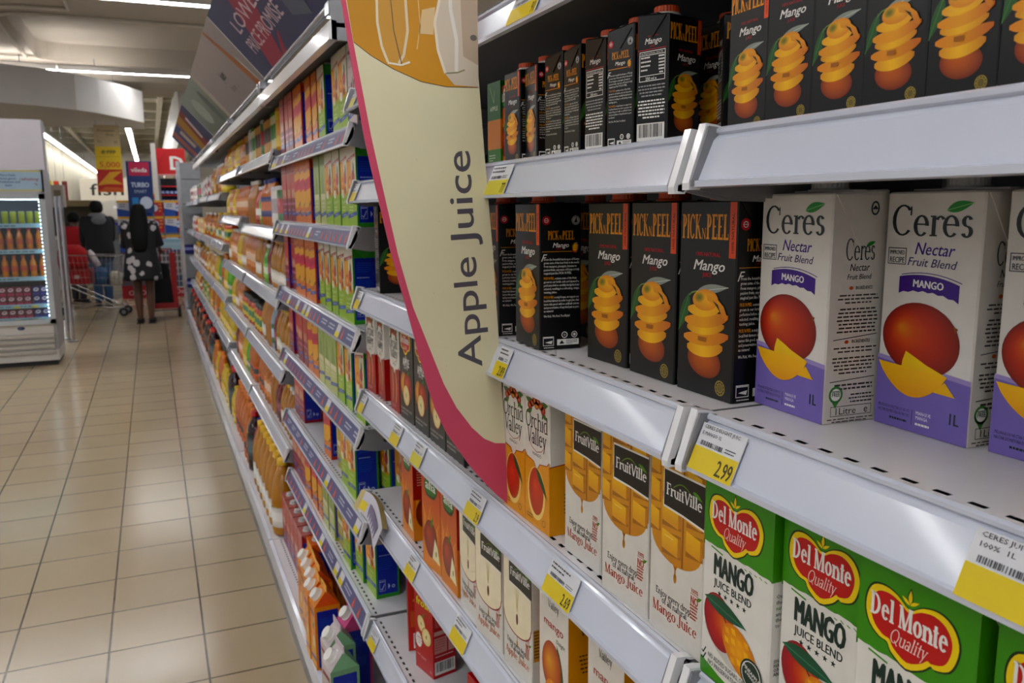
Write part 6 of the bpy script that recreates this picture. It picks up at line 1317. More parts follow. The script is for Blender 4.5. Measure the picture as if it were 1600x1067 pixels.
# ------------------------------------------------------------------ people
def skin_body(name, nodes, edges, mat, parent, sub=1):
    me = bpy.data.meshes.new(name); bm = bmesh.new(); L = bm.verts.layers.skin.verify(); vs = {}
    for i, (k, (p, r)) in enumerate(nodes.items()):
        v = bm.verts.new(p); vs[k] = v; rr = r if isinstance(r, tuple) else (r, r); v[L].radius = rr; v[L].use_root = (i == 0)
    for a, b in edges: bm.edges.new((vs[a], vs[b]))
    bm.to_mesh(me); bm.free()
    o = bpy.data.objects.new(name, me); COL.objects.link(o); s = o.modifiers.new('s', 'SKIN'); s.use_smooth_shade = True; u = o.modifiers.new('u', 'SUBSURF'); u.levels = sub; u.render_levels = sub
    dg = bpy.context.evaluated_depsgraph_get(); m2 = bpy.data.meshes.new_from_object(o.evaluated_get(dg)); bpy.data.objects.remove(o)
    n = bpy.data.objects.new(name, m2); COL.objects.link(n); n.parent = parent; m2.materials.clear(); m2.materials.append(mat)
    for p in m2.polygons: p.use_smooth = True
    return n
def rings(mb, rs, col, mat, n=20):
    """loft of ellipses: (x, y, z, rx, ry)"""
    v = []
    for (x, y, z, rx, ry) in rs:
        for i in range(n): a = 2*PI*i/n; v.append((x+rx*math.cos(a), y+ry*math.sin(a), z))
    fs = [(k*n+i, k*n+(i+1) % n, (k+1)*n+(i+1) % n, (k+1)*n+i) for k in range(len(rs)-1) for i in range(n)] + [tuple(range(n-1, -1, -1)), tuple((len(rs)-1)*n+i for i in range(n))]
    mb.mesh(v, fs, col, mat, True)
def body(parent, h=1.65, hands=None, build=1.0, mat=M_SKIN, lean=0.0, step=.0):
    k = h/1.65; N = {}; E = []
    def P(x, y, z): return (x*k, (y+lean*max(0, z-.9))*k, z*k)
    N['pel'] = (P(0, 0, .90), (.13*build*k, .10*k)); N['wai'] = (P(0, .01, 1.05), (.105*build*k, .085*k)); N['che'] = (P(0, 0, 1.25), (.13*build*k, .10*k)); N['nec'] = (P(0, .0, 1.41), .05*k); N['jaw'] = (P(0, .025, 1.475), (.06*k, .07*k)); N['hea'] = (P(0, .01, 1.55), (.075*k, .092*k)); N['cro'] = (P(0, -.005, 1.625), (.055*k, .06*k))
    N['nose'] = (P(0, .105, 1.515), .012*k); E += [('pel', 'wai'), ('wai', 'che'), ('che', 'nec'), ('nec', 'jaw'), ('jaw', 'hea'), ('hea', 'cro'), ('jaw', 'nose')]
    for s, q in ((-1, 'l'), (1, 'r')):
        N['hip'+q] = (P(.085*s, 0, .86), .085*build*k); N['kne'+q] = (P(.08*s, .01+step*s, .47), .06*k); N['cal'+q] = (P(.078*s, -.015+step*s*1.2, .33), .062*k); N['ank'+q] = (P(.07*s, -.02+step*s*1.6, .085), .04*k); N['hee'+q] = (P(.07*s, -.04+step*s*1.6, .03), .028*k); N['toe'+q] = (P(.085*s, .15+step*s*1.6, .022), (.038*k, .02*k))
        E += [('pel', 'hip'+q), ('hip'+q, 'kne'+q), ('kne'+q, 'cal'+q), ('cal'+q, 'ank'+q), ('ank'+q, 'hee'+q), ('ank'+q, 'toe'+q)]
        sh = P(.17*s*build, 0, 1.36); N['sho'+q] = (sh, .055*k); hd = hands[q] if hands else P(.24*s, .03, .78)
        el = Vector(sh).lerp(Vector(hd), .5)+Vector((.015*s, -.05, -.10 if hands else 0))*k; N['elb'+q] = (tuple(el), .038*k); N['wri'+q] = (hd, .024*k); E += [('che', 'sho'+q), ('sho'+q, 'elb'+q), ('elb'+q, 'wri'+q)]
        d = (Vector(hd)-el).normalized(); pal = Vector(hd)+d*.05*k; N['pal'+q] = (tuple(pal), (.034*k, .018*k)); E.append(('wri'+q, 'pal'+q)); sd = d.cross(Vector((0, 1, .2))).normalized()
        for i, (off, ln_) in enumerate(((-.03, .062), (-.011, .075), (.009, .072), (.028, .056))):
            a = pal+d*.03*k+sd*off*k; b = a+d*ln_*.5*k; c = b+(d*.6+Vector((0, 0, -.8))).normalized()*ln_*.5*k
            for nm, p in (('f', a), ('g', b), ('h', c)): N[nm+q+str(i)] = (tuple(p), .0085*k)
            E += [('pal'+q, 'f'+q+str(i)), ('f'+q+str(i), 'g'+q+str(i)), ('g'+q+str(i), 'h'+q+str(i))]
        a = pal-sd*.03*k-d*.02*k; b = a-sd*.025*k+d*.03*k; N['t'+q] = (tuple(a), .011*k); N['u'+q] = (tuple(b), .009*k); E += [('pal'+q, 't'+q), ('t'+q, 'u'+q)]
    return skin_body('body', N, E, mat, parent, 1), N
def sleeve(mb, N, q, k0, k1, r0, r1, col, mat):
    a, b = Vector(N[k0+q][0]), Vector(N[k1+q][0]); mb.tube(a, b, r0, 14, col, mat, r1); mb.ell(a, r0, r0, r0*1.02, col, mat)
def shoes(parent, N, col, k=1.0):
    for q in 'lr':
        h, t = Vector(N['hee'+q][0]), Vector(N['toe'+q][0]); mb = MB(); m = h.lerp(t, .45)
        mb.ell((m.x, m.y, .042*k), .05*k, .145*k, .042*k, col, M_CLOTH); mb.box(m.x-.045*k, m.x+.045*k, m.y-.13*k, m.y+.14*k, 0, .014, hx('#141414'), M_CLOTH); mb.obj('shoe', parent)
def mfloral():
    m = new_mat('floral_cloth', hx('#0d0c10'), rough=.8); nt = m.node_tree; b = nt.nodes['Principled BSDF']; tc = nt.nodes.new('ShaderNodeTexCoord'); vo = nt.nodes.new('ShaderNodeTexVoronoi'); vo.inputs['Scale'].default_value = 7.5
    nz = nt.nodes.new('ShaderNodeTexNoise'); nz.inputs['Scale'].default_value = 22; ad = nt.nodes.new('ShaderNodeMath'); ad.operation = 'MULTIPLY_ADD'; ad.inputs[1].default_value = .35
    cr = nt.nodes.new('ShaderNodeValToRGB'); cr.color_ramp.elements[0].position = .50; cr.color_ramp.elements[0].color = hx('#b3adb0'); cr.color_ramp.elements[1].position = .55; cr.color_ramp.elements[1].color = hx('#0e0d12')
    nt.links.new(tc.outputs['Object'], vo.inputs['Vector']); nt.links.new(tc.outputs['Object'], nz.inputs['Vector']); nt.links.new(nz.outputs['Fac'], ad.inputs[0]); nt.links.new(vo.outputs['Distance'], ad.inputs[2]); nt.links.new(ad.outputs[0], cr.inputs['Fac']); nt.links.new(cr.outputs['Color'], b.inputs['Base Color']); return m
M_FLORAL = mfloral()
# woman with long black hair
W = empty('person', (-.16, 12.55, 0), R(-4)); _, N = body(W, 1.62, {'l': (-.17, .33, .98), 'r': (.22, .30, 1.0)}, 1.0)
mb = MB(); rings(mb, [(0, 0, .60, .255, .19), (0, 0, .64, .25, .185), (0, 0, .8, .235, .175), (0, .005, .95, .205, .155), (0, .01, 1.06, .19, .14), (0, .0, 1.22, .205, .145), (0, -.0, 1.33, .205, .125), (0, 0, 1.375, .15, .095), (0, 0, 1.40, .075, .07)], hx('#111015'), M_FLORAL, 24)
for q in 'lr': sleeve(mb, N, q, 'sho', 'elb', .075, .085, hx('#111015'), M_FLORAL)
mb.obj('dress', W)
mb = MB(); rings(mb, [(0, -.125, .98, .06, .018), (0, -.14, 1.05, .09, .03), (0, -.13, 1.2, .108, .045), (0, -.10, 1.34, .118, .06), (0, -.05, 1.43, .115, .085), (0, -.03, 1.5, .105, .11), (0, -.015, 1.56, .1, .115), (0, -.01, 1.615, .075, .085), (0, -.01, 1.64, .03, .04)], hx('#0c0a0a'), M_HAIR, 20); mb.obj('hair', W); shoes(W, N, hx('#17161a'), .98)
tag(W, 'person with long black hair in a black floral dress, walking away down the aisle', 'person')
# man in a dark hooded jacket
Mn = empty('person', (-.80, 15.1, 0), R(14)); _, N = body(Mn, 1.68, {'l': (-.16, .42, 1.0), 'r': (.2, .42, 1.0)}, 1.12, lean=.12)
mb = MB(); lean = .12
def lz(z): return .12*max(0, z-.9*1.02)
rings(mb, [(0, lz(.8), .78, .215, .16), (0, lz(.9), .92, .22, .165), (0, lz(1.05), 1.07, .205, .155), (0, lz(1.25), 1.27, .235, .16), (0, lz(1.36), 1.38, .24, .145), (0, lz(1.42), 1.445, .2, .12), (0, lz(1.42), 1.475, .11, .09)], hx('#14151c'), M_CLOTH, 22)
for q in 'lr': sleeve(mb, N, q, 'sho', 'elb', .075, .068, hx('#14151c'), M_CLOTH); sleeve(mb, N, q, 'elb', 'wri', .066, .045, hx('#14151c'), M_CLOTH)
mb.obj('jacket', Mn)
mb = MB(); mb.ell((0, .03, 1.47), .135, .12, .05, hx('#7d7d80'), M_CLOTH); mb.ell((0, -.075, 1.40), .11, .05, .09, hx('#77777b'), M_CLOTH); mb.obj('hood', Mn)
mb = MB(); rings(mb, [(0, .02, 1.52, .075, .08), (0, .03, 1.57, .098, .108), (0, .045, 1.63, .1, .112), (0, .05, 1.69, .075, .085), (0, .05, 1.71, .03, .04)], hx('#1a1413'), M_HAIR, 18); mb.obj('hair', Mn)
mb = MB(); rings(mb, [(0, 0, .74, .19, .145), (0, 0, .84, .2, .15), (0, .0, .95, .19, .145)], hx('#41597c'), M_CLOTH, 20)
for q in 'lr':
    a, b, c = (Vector(N[x+q][0]) for x in ('hip', 'kne', 'ank')); mb.tube(a, b, .1, 14, hx('#41597c'), M_CLOTH, .075); mb.tube(b, c, .075, 14, hx('#3d5474'), M_CLOTH, .06); mb.ell(b, .075, .075, .075, hx('#41597c'), M_CLOTH)
mb.obj('jeans', Mn); shoes(Mn, N, hx('#1c1c20'))
tag(Mn, 'person in a dark jacket with grey hood and blue jeans, leaning on a trolley', 'person')
# person in red
Rd = empty('person', (-1.20, 15.75, 0), R(-20)); _, N = body(Rd, 1.50, {'l': (-.18, .3, .88), 'r': (.18, .3, .88)}, 1.05)
mb = MB(); rings(mb, [(0, 0, .80, .2, .15), (0, 0, .95, .19, .145), (0, 0, 1.12, .2, .15), (0, 0, 1.24, .19, .12), (0, 0, 1.29, .11, .085)], hx('#b3161f'), M_CLOTH, 20)
for q in 'lr': sleeve(mb, N, q, 'sho', 'elb', .075, .062, hx('#b3161f'), M_CLOTH); sleeve(mb, N, q, 'elb', 'wri', .06, .04, hx('#b3161f'), M_CLOTH)
mb.obj('jumper', Rd)
mb = MB(); rings(mb, [(0, -.01, 1.36, .07, .08), (0, -.005, 1.41, .09, .1), (0, 0, 1.46, .09, .1), (0, 0, 1.5, .07, .08), (0, 0, 1.53, .03, .03)], hx('#15100f'), M_HAIR, 18); mb.obj('hair', Rd)
mb = MB(); rings(mb, [(0, 0, .66, .18, .13), (0, 0, .78, .185, .14), (0, 0, .86, .175, .13)], hx('#d9cfc6'), M_CLOTH, 18)
for q in 'lr':
    a, b, c = (Vector(N[x+q][0]) for x in ('hip', 'kne', 'ank')); mb.tube(a, b, .09, 12, hx('#2a2a30'), M_CLOTH, .065); mb.tube(b, c, .065, 12, hx('#2a2a30'), M_CLOTH, .05)
mb.obj('trousers', Rd); shoes(Rd, N, hx('#1c1c20'), .9)
tag(Rd, 'person in a red jumper with short black hair, beyond the loaded trolley', 'person')

# ------------------------------------------------------------------ trolleys
def trolley(loc, rz, label):
    r = empty('shopping_trolley', loc, rz); mb = MB(); z0, z1 = .45, .92
    T0 = [(-.45, -.24, z1), (.42, -.2, z1-.03), (.42, .2, z1-.03), (-.45, .24, z1)]; B0 = [(-.36, -.2, z0+.05), (.36, -.16, z0), (.36, .16, z0), (-.36, .2, z0+.05)]
    for k in range(4):
        a, b, c, d = map(Vector, (T0[k], T0[(k+1) % 4], B0[k], B0[(k+1) % 4])); mb.tube(a, b, .008, 6); mb.tube(c, d, .006, 6); mb.tube(a, c, .006, 6)
        n = 14 if k % 2 == 0 else 8
        for i in range(1, n): mb.tube(a.lerp(b, i/n), c.lerp(d, i/n), .0025, 4)
        for t in (.25, .5, .75): mb.tube(a.lerp(c, t), b.lerp(d, t), .003, 4)
    for i in range(1, 12): mb.tube(Vector(B0[0]).lerp(Vector(B0[1]), i/12), Vector(B0[3]).lerp(Vector(B0[2]), i/12), .0025, 4)
    mb.obj('basket', r); mb = MB()
    for s in (-.2, .2): mb.path([(-.52, s, .98), (-.42, s, .5), (-.45, s, .2), (.42, s*.9, .12)], .012, 8); mb.path([(-.36, s*.95, .5), (.3, s*.8, .16)], .009, 6); mb.tube((.42, s*.9, .14), (.42, s*.9, .06), .012, 8)
    mb.tube((-.45, -.2, .2), (-.45, .2, .2), .01, 8); mb.obj('chassis', r)
    mb = MB(); mb.tube((-.52, -.25, .98), (-.52, .25, .98), .016, 10, hx('#b3202a'), M_CAP); mb.obj('handle', r)
    for x, s in ((-.45, -.2), (-.45, .2), (.42, -.18), (.42, .18)):
        mb = MB(); mb.tube((x, s-.015, .062), (x, s+.015, .062), .062, 16, mat=M_RUBBER); mb.tube((x, s-.018, .062), (x, s+.018, .062), .03, 10, mat=M_STEEL); mb.tube((x, s, .07), (x, s, .2), .01, 6, mat=M_STEEL); mb.obj('wheel', r)
    tag(r, label, 'shopping trolley', 'shopping trolleys'); return r
trolley((-.86, 13.75, 0), R(-8), 'loaded silver shopping trolley standing sideways beyond the fridge')
mb = MB(); rings(mb, [(0, 0, 0, .19, .14), (0, 0, .1, .2, .15), (0, 0, .26, .19, .13), (0, 0, .34, .1, .08)], hx('#b8101a'), M_CLOTH, 18); o = mb.obj('bag', None, (-1.10, 13.76, .715)); tag(o, 'shiny red bag on top of the red box in the trolley', 'bag')
def rbox(name, loc, sx, sy, sz, col, label, cat, rz=0, deco=None, ry=0):
    mb = MB(); b = .006; x, y = sx/2, sy/2
    mb.extrude([(-x+b, -y), (x-b, -y), (x, -y+b), (x, y-b), (x-b, y), (-x+b, y), (-x, y-b), (-x, -y+b)], 0, sz, hx(col), M_PAPER, axis='z')
    f = Face(mb, (-x, -y, 0), (1, 0, 0), (0, 0, 1), sx*1000, sz*1000, M_PAPER, .0015)
    if deco: deco(f)
    o = mb.obj(name, None, loc, rz); o.rotation_euler.y = ry; tag(o, label, cat); return o
rbox('box', (-1.03, 13.77, .49), .34, .3, .22, '#a8141e', 'red cardboard box lying in the loaded trolley', 'box', R(-8), lambda f: f.layer(1).rect(130, 80, 200, 130, hx('#d8b9b4')))
mb = MB(); rings(mb, [(0, 0, 0, .095, .11), (0, 0, .16, .095, .12), (0, 0, .24, .07, .07)], hx('#486a92'), M_CLOTH, 14); o = mb.obj('bag', None, (-.735, 13.70, .47)); tag(o, 'blue cloth bag in the middle of the loaded trolley', 'bag')
mb = MB(); rings(mb, [(0, 0, 0, .08, .09), (0, 0, .1, .085, .1), (0, 0, .16, .09, .09), (0, 0, .2, .04, .04)], hx('#cfc9b8'), M_CLOTH, 14); o = mb.obj('bag', None, (-.545, 13.7, .46)); tag(o, 'pale plastic bag at the front end of the loaded trolley', 'bag')
mb = MB(); rings(mb, [(0, 0, 0, .05, .1), (0, 0, .2, .05, .13), (0, 0, .26, .03, .1)], hx('#d9cfd2'), M_CLOTH, 12); o = mb.obj('bag', None, (-.78, 13.86, .73)); o.rotation_euler.y = R(-25); tag(o, 'white and pink carrier bag standing up in the loaded trolley', 'bag')
# red wheeled basket pulled by the woman
r = empty('wheeled_basket', (.09, 13.1, 0)); mb = MB(); mb.box(-.19, .19, -.12, .16, .14, .22, hx('#b31a24'), M_CAP); mb.box(.11, .19, -.1, .14, .14, .94, hx('#b31a24'), M_CAP); mb.extrude([(-.17, .22), (.13, .22), (.09, .78), (-.07, .8)], -.1, .1, hx('#17161a'), M_CLOTH); mb.obj('basket', r)
mb = MB(); mb.path([(-.02, .0, .8), (-.02, -.1, 1.0), (.14, -.1, 1.0), (.14, 0, .9)], .01, 6, hx('#b31a24'), M_CAP); mb.obj('handle', r)
for s in (-1, 1): mb = MB(); mb.tube((s*.2-.02, .0, .09), (s*.2+.02, 0, .09), .09, 16, mat=M_RUBBER); mb.tube((s*.2-.024, .0, .09), (s*.2+.024, 0, .09), .04, 10, mat=M_STEEL); mb.obj('wheel', r)
mb = MB(); mb.tube((-.2, 0, .1), (.2, 0, .1), .014, 8); mb.obj('axle', r); tag(r, 'red and black wheeled shopping basket in front of the person in the floral dress', 'wheeled basket')

# ------------------------------------------------------------------ displays at the far end
def poster(name, x0, x1, z0, z1, Y, label, paint, cat='sign', back='#cfcac0', thick=.02, legs=False):
    r = empty(name, ((x0+x1)/2, Y, 0)); mb = MB(); w = x1-x0; a, b = zz(z0), zz(z1); mb.box(-w/2, w/2, 0, thick, a, b, hx(back), M_PAPER); f = Face(mb, (-w/2, 0, a), (1, 0, 0), (0, 0, 1), w*1000, (b-a)*1000, M_PAPER, .002); paint(f); mb.obj('board', r)
    mb = MB()
    if legs:
        for s in (-1, 1): mb.box(s*w*.45-.012, s*w*.45+.012, .0+thick, thick+.03, 0, a+.05, mat=M_STEEL)
        mb.obj('stand', r)
    else:
        for s in (-1, 1): mb.tube((s*w*.4, .01, b-.01), (s*w*.4, .01, zz(2.4)), .004, 5, mat=M_STEEL)
        mb.obj('hanger', r)
    tag(r, label, cat); return r
def pp_price(f):
    w, h = f.w, f.h; f.layer(1).rect(0, .68*h, w, h, hx('#cbb996')); f.rect(0, 0, w, .68*h, hx('#e6c41c')); f.layer(2).text('Promotion', .12*w, .9*h, .055*h, hx('#5a5040'), shear=.3); f.text('Area', .45*w, .84*h, .055*h, hx('#5a5040'), shear=.3); f.text('TV', .12*w, .73*h, .05*h, hx('#5a5040')); f.text('30', .75*w, .73*h, .05*h, hx('#5a5040'))
    f.text('8,999', .5*w, .57*h, .085*h, hx('#4a4428'), al='c', shear=.3, bold=.02); f.line([(.2*w, .6*h), (.8*w, .6*h)], 8, hx('#4a4428')); f.rect(.05*w, .53*h, .95*w, .533*h, hx('#6a6030')); f.text('5,000', .52*w, .37*h, .12*h, hx('#d9601c'), al='c', bold=.03, width=.8*w)
    f.layer(2).rect(0, 0, w, .34*h, hx('#c8281c')); f.layer(3).poly([(0, .1*h), (.5*w, .3*h), (w, .32*h), (.6*w, .2*h), (w, .12*h), (.4*w, .12*h)], hx('#e6a81c')); f.poly([(0, 0), (w, 0), (w, .06*h), (.3*w, .08*h)], hx('#d8641c'))
poster('price_poster', -.80, -.40, .31, 1.43, 16.0, 'tall yellow and red hanging price poster reading 8,999 and 5,000', pp_price)
def pp_turbo(f):
    w, h = f.w, f.h; f.layer(1).rect(0, 0, w, h, hx('#17346e')); f.layer(2).rect(.1*w, .72*h, .9*w, .98*h, hx('#b8244c')); f.layer(3).text('vileda', .5*w, .79*h, .12*h, WHT, al='c', bold=.03, width=.62*w); f.text('TURBO', .5*w, .5*h, .13*h, hx('#cfd8ea'), al='c', bold=.04, width=.7*w); f.text('SMART', .5*w, .39*h, .085*h, hx('#b9c4dc'), al='c', width=.5*w); f.rect(.15*w, .1*h, .4*w, .3*h, hx('#3a8ac9')); f.ell(.7*w, .2*h, .25*w, .12*h, hx('#cfd8ea'), 14)
poster('promotion_sign', -.345, .06, -.05, .84, 16.06, 'dark blue promotion sign with a red band across its top', pp_turbo, legs=True)
def pp_red(f):
    w, h = f.w, f.h; f.layer(1).rect(0, 0, w, h, hx('#c8161c')); f.layer(2).poly([(0, h), (.4*w, h), (0, .5*h)], hx('#d83038')); f.text('D', .42*w, .22*h, .7*h, WHT, bold=.05); f.rect(0, 0, w, .06*h, hx('#d8a0a0'))
poster('promotion_sign', .16, .645, .62, 1.11, 16.72, 'red promotion sign with white letter D above the bottle display', pp_red, legs=True)
def pp_fish(f):
    w, h = f.w, f.h; f.layer(1).rect(0, 0, w, h, hx('#d2cabb')); f.layer(2).text('fish', .2*w, .25*h, .75*h, hx('#26241f'), bold=.02, width=.68*w)
poster('counter_sign', -1.85, -.55, .28, .92, 27.5, 'cream counter sign reading fish in black letters', pp_fish, legs=True)
poster('lit_counter', -1.0, -.25, .05, .13, 27.2, 'white lit strip below the fish sign', lambda f: f.layer(1).rect(0, 0, f.w, f.h, hx('#e6e6ea')), cat='sign')
# bottle display under the red sign
r = empty('display_rack', (.41, 16.80, 0)); mb = MB(); mb.box(-.24, .24, .18, .2, .0, zz(.58), hx('#2a2a34'), M_PAPER)
for z in (.12, .28, .44): mb.box(-.24, .24, 0, .18, zz(z)-.02, zz(z), hx('#c23a40'), M_PAPER)
mb.box(-.24, .24, 0, .18, 0, zz(-.05), hx('#8a8a90'), M_PAPER); mb.obj('frame', r); tag(r, 'tall display rack with red-edged shelves under the red D sign', 'display rack')
n = 0
base = None
for z in (.281, .121):
    for k in range(6):
        n += 1
        if base is None:
            base = empty('cleaner_bottle'); b2 = MB(); b2.lathe([(.022, 0), (.03, .006), (.03, .08), (.012, .11), (.012, .12)], 0, 0, 0, 10, hx('#2a2c5a'), M_BOTTLE); b2.obj('bottle_body', base); c = MB(); c.lathe([(.0305, .02), (.0305, .065)], 0, 0, 0, 10, hx('#9fb4dc'), M_PAPER, cap=False); c.obj('label', base); o = base
        else: o = copy_tree(base)
        o.location = (.225+k*.075, 16.87, zz(z)); tag(o, 'small navy bottle with pale blue label, %s on the %s shelf of the red-edged rack' % (ORD[k+1], 'upper' if z > .2 else 'lower'), 'bottle', 'bottles in the display rack')
# diaper packs: wall of printed packs
def pp_pack(f):
    w, h = f.w, f.h; f.layer(1).rect(0, 0, w, h, hx('#d3d2d8')); f.layer(2).rect(0, .86*h, w, h, hx('#e0a81c')); f.rect(.55*w, .0, w, .86*h, hx('#b5243c')); f.poly([(0, 0), (.6*w, 0), (.6*w, .35*h), (0, .5*h)], hx('#1f4fa8')); f.layer(3).ell(.62*w, .52*h, .15*w, .22*h, hx('#c9d2e6'), 16); f.layer(4).bars(.53*w, .72*w, .5*h, 1, 5, hx('#4a5a9a'), .07*h, 2); f.layer(3).bars(.8*w, .95*w, .7*h, 3, .2*h, hx('#d8b03a'), .08*h, 4); f.bars(.1*w, .4*w, .72*h, 2, .14*h, hx('#7a80a8'), .07*h, 3)
k = 0
for z in (-.73, -.40, -.11):
    for i, x in enumerate((-.36, .02, .40)):
        if z == -.11 and i == 0: pass
        k += 1; h_ = .29 if z < -.2 else .28
        rbox('printed_pack', (x, 16.3, zz(z)), .36, .28, h_, '#c9ccd8', 'white, red and blue printed pack, %s in the %s of the pack display' % (ORD[i+1], {-.73: 'bottom layer', -.40: 'middle layer', -.11: 'top layer'}[z]), 'pack', 0, pp_pack)['group'] = 'printed packs stacked at the aisle end'
mb = MB(); mb.box(-.56, .62, -.15, .16, 0, zz(-.73)-.002, hx('#a0303a'), M_PAPER); f = Face(mb, (-.56, -.15, 0), (1, 0, 0), (0, 0, 1), 1180, 815, M_PAPER, .003); f.layer(1).rect(0, 0, 1180, 230, hx('#a3212c')); f.layer(2).text('OMO', 100, 60, 120, hx('#d8b0b0'), bold=.03); f.text('80 De', 720, 60, 120, hx('#d8b0b0'), bold=.03); f.layer(1).rect(0, 230, 1180, 815, hx('#5f5560')); 
o = mb.obj('pallet_base', None, (-.0, 16.3, 0)); tag(o, 'dark red pallet base with pale lettering under the printed packs', 'pallet display')
# sweet-coloured packs in front of the blue sign
for i, x in enumerate((-.16, -.06, .04)): rbox('pack', (x, 16.28, zz(.172)), .09, .1, .12, '#d8b03a', 'small yellow and pink pack on top of the printed packs, %s' % ORD[i+1], 'pack', 0, lambda f: (f.layer(1).ell(45, 60, 36, 40, hx('#d8506a'), 12), f.layer(2).rect(10, 10, 80, 40, hx('#4a6ab8'))))['group'] = 'small packs on top of the printed packs'
# wire bin with pale blue packs
r = empty('wire_bin', (.26, 14.75, 0)); mb = MB()
for i in range(8): x = -.2+.4*i/7; mb.tube((x, -.15, .3), (x, -.15, .92), .005, 4, mat=M_WHITE); mb.tube((x, .15, .3), (x, .15, .92), .005, 4, mat=M_WHITE)
for j in range(7): z = .3+.62*j/6; mb.tube((-.2, -.15, z), (.2, -.15, z), .005, 4, mat=M_WHITE); mb.tube((-.2, .15, z), (.2, .15, z), .005, 4, mat=M_WHITE); mb.tube((-.2, -.15, z), (-.2, .15, z), .005, 4, mat=M_WHITE); mb.tube((.2, -.15, z), (.2, .15, z), .005, 4, mat=M_WHITE)
mb.box(-.2, .2, -.15, .15, .3, .31, mat=M_WHITE); mb.obj('cage', r); mb = MB()
for sx in (-1, 1):
    for sy in (-1, 1): mb.tube((sx*.19, sy*.14, 0), (sx*.19, sy*.14, .3), .012, 6, mat=M_STEEL)
mb.obj('stand', r); tag(r, 'white wire bin beside the end panel, topped with pale blue packs', 'wire bin')
for i in range(5): rbox('bin_pack', (.15+.055*i*0+.11*(i % 3)*1.0, 14.70 if i < 3 else 14.83, .312 if i < 3 else .312), .1, .1, .2, ('#8a5a4a', '#c9a23a', '#4a5a7a')[i % 3], 'small printed pack inside the wire bin, %s' % ORD[i+1], 'pack')['group'] = 'packs inside the wire bin'
for i in range(3): rbox('soft_pack', (.26, 14.75, .925+.055*i), .42, .3, .052, ('#a9c9d8', '#bcd6e0', '#9fc0d2')[i], 'pale blue soft pack lying across the wire bin, %s from below' % ORD[i+1], 'pack')['group'] = 'pale blue packs on the wire bin'
# counter furniture along the west side, seen past the fridge
r = empty('counter_unit', (-1.62, 18.6, 0)); mb = MB(); mb.box(-.28, .12, 0, .7, 0, 1.0, mat=M_CREAM); mb.box(-.28, .06, .1, .6, 1.62, 2.05, mat=M_CREAM); mb.box(-.28, -.2, .3, .4, 1.0, 1.65, mat=M_CREAM); mb.obj('housing', r); mb = MB(); mb.box(-.1, .02, .09, .1, 1.72, 1.95, mat=M_OLIVE); mb.obj('screen', r); mb = MB(); mb.lathe([(.02, .12), (.1, .04), (.12, 0)], -.1, .3, 1.5, 14, hx('#5a5560'), M_CAP); mb.obj('scale_pan', r); tag(r, 'cream weighing counter with overhead unit, past the fridge', 'counter')
for i, (x, c) in enumerate(((-2.45, '#9fae9a'), (-2.3, '#d8c23a'), (-2.17, '#c8503a'), (-2.0, '#7a3a3a'))):
    mb = MB(); mb.box(-.06, .06, -.01, .01, zz(-.1), zz(.75), hx(c), M_PAPER); mb.tube((0, 0, zz(.75)), (0, 0, zz(3.61)), .004, 5, mat=M_STEEL); o = mb.obj('hanging_banner', None, (x, 24+.2*i, 0)); tag(o, '%s hanging cloth banner over the far counters' % ('grey-green', 'yellow', 'orange-red', 'maroon')[i], 'banner', 'banners over the far counters')
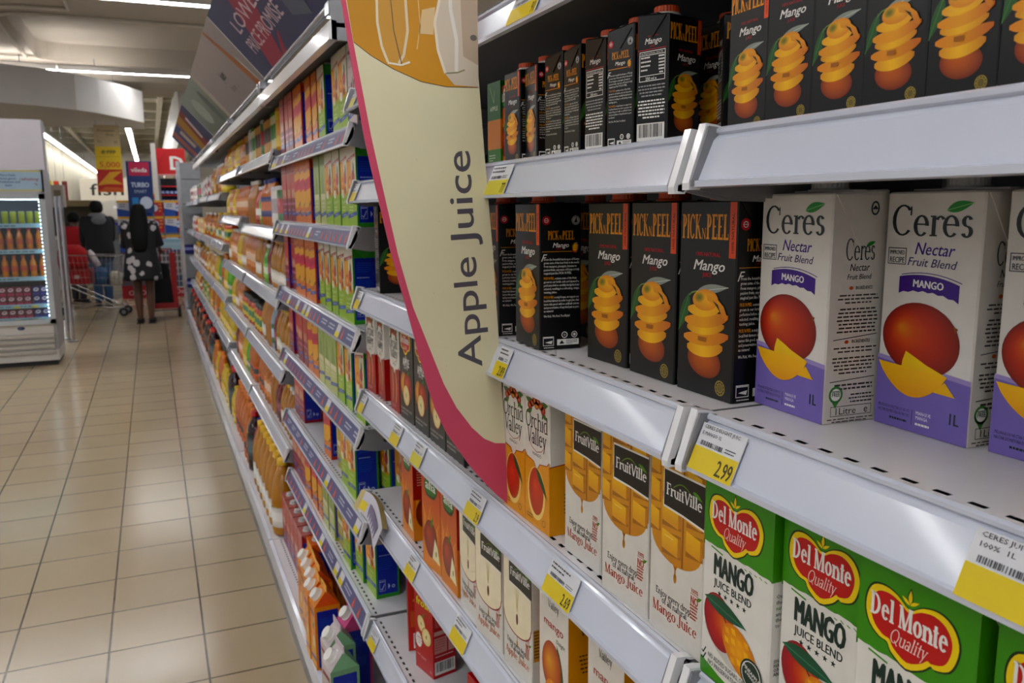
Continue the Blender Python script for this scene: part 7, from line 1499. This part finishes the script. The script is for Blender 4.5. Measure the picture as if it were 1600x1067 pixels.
r = empty('market_stall', (-1.75, 22.5, 0)); mb = MB(); mb.box(-.55, .55, -.3, .3, 0, .85, hx('#5c4a34'), M_PAPER); mb.box(-.55, .55, -.35, .3, zz(.1), zz(.24), hx('#7a6a50'), M_PAPER); mb.box(-.53, -.48, -.3, .3, .85, zz(.1), hx('#5c4a34'), M_PAPER); mb.box(.48, .53, -.3, .3, .85, zz(.1), hx('#5c4a34'), M_PAPER); mb.box(-.5, .5, .25, .3, .85, zz(.1), hx('#6b6455'), M_PAPER); mb.obj('frame', r); tag(r, 'brown wooden market stall with canopy, beyond the person in red', 'market stall')
rr = random.Random(2); base = None
for i in range(26):
    c = ('#8a9a4a', '#c9b98a', '#a85a3a', '#4a6a3a', '#d8cbb0')[i % 5]
    mb = MB(); s = rr.uniform(.045, .06); mb.ell((0, 0, s), s, s, s, hx(c), M_PAPER, 10, 6); o = mb.obj('fruit', None, (-2.2+.1*(i % 9)+rr.uniform(-.01, .01), 22.32+.13*(i//9), .85)); tag(o, '%s round fruit on the market stall, %s in the %s row' % (('green', 'pale', 'russet', 'dark green', 'cream')[i % 5], ORD[i % 9+1], ('front', 'middle', 'rear')[i//9]), 'fruit', 'fruit on the market stall')
mb = MB(); mb.box(-.5, .5, 0, .4, 0, 1.35, hx('#8f959a'), M_PAPER); f = Face(mb, (-.5, 0, 0), (1, 0, 0), (0, 0, 1), 1000, 1350, M_PAPER, .003); f.layer(1).rect(80, 900, 900, 1250, hx('#6f767c')); f.layer(2).rect(300, 1230, 700, 1280, hx('#5a5ac0')); o = mb.obj('chiller', None, (-.72, 20.6, 0)); tag(o, 'grey chiller cabinet under the fish sign', 'chiller')
mb = MB(); mb.lathe([(.02, 0), (.11, .03), (.12, .05), (.04, .07)], 0, 0, 0, 16, hx('#d2cec8'), M_CAP); mb.tube((0, 0, .07), (0, 0, .62), .012, 8, mat=M_WHITE); o = mb.obj('ceiling_camera', None, (.0, 18.1, zz(1.33)+.45)); tag(o, 'white dome camera hanging on a rod below the curved bulkhead', 'camera')
mb = MB(); mb.box(-.04, .04, -.04, .04, 0, zz(1.18), mat=M_WHITE); o = mb.obj('sign_post', None, (.11, 16.5, 0)); tag(o, 'white post between the blue and red promotion signs', 'post')

# tidy: drop prototypes that were never stood on a shelf
for k, p in PROTO.items():
    if k not in USED:
        for c in list(p.children): bpy.data.objects.remove(c)
        bpy.data.objects.remove(p)
for o in bpy.data.objects:
    for q in ('_w', '_d'):
        if q in o: del o[q]
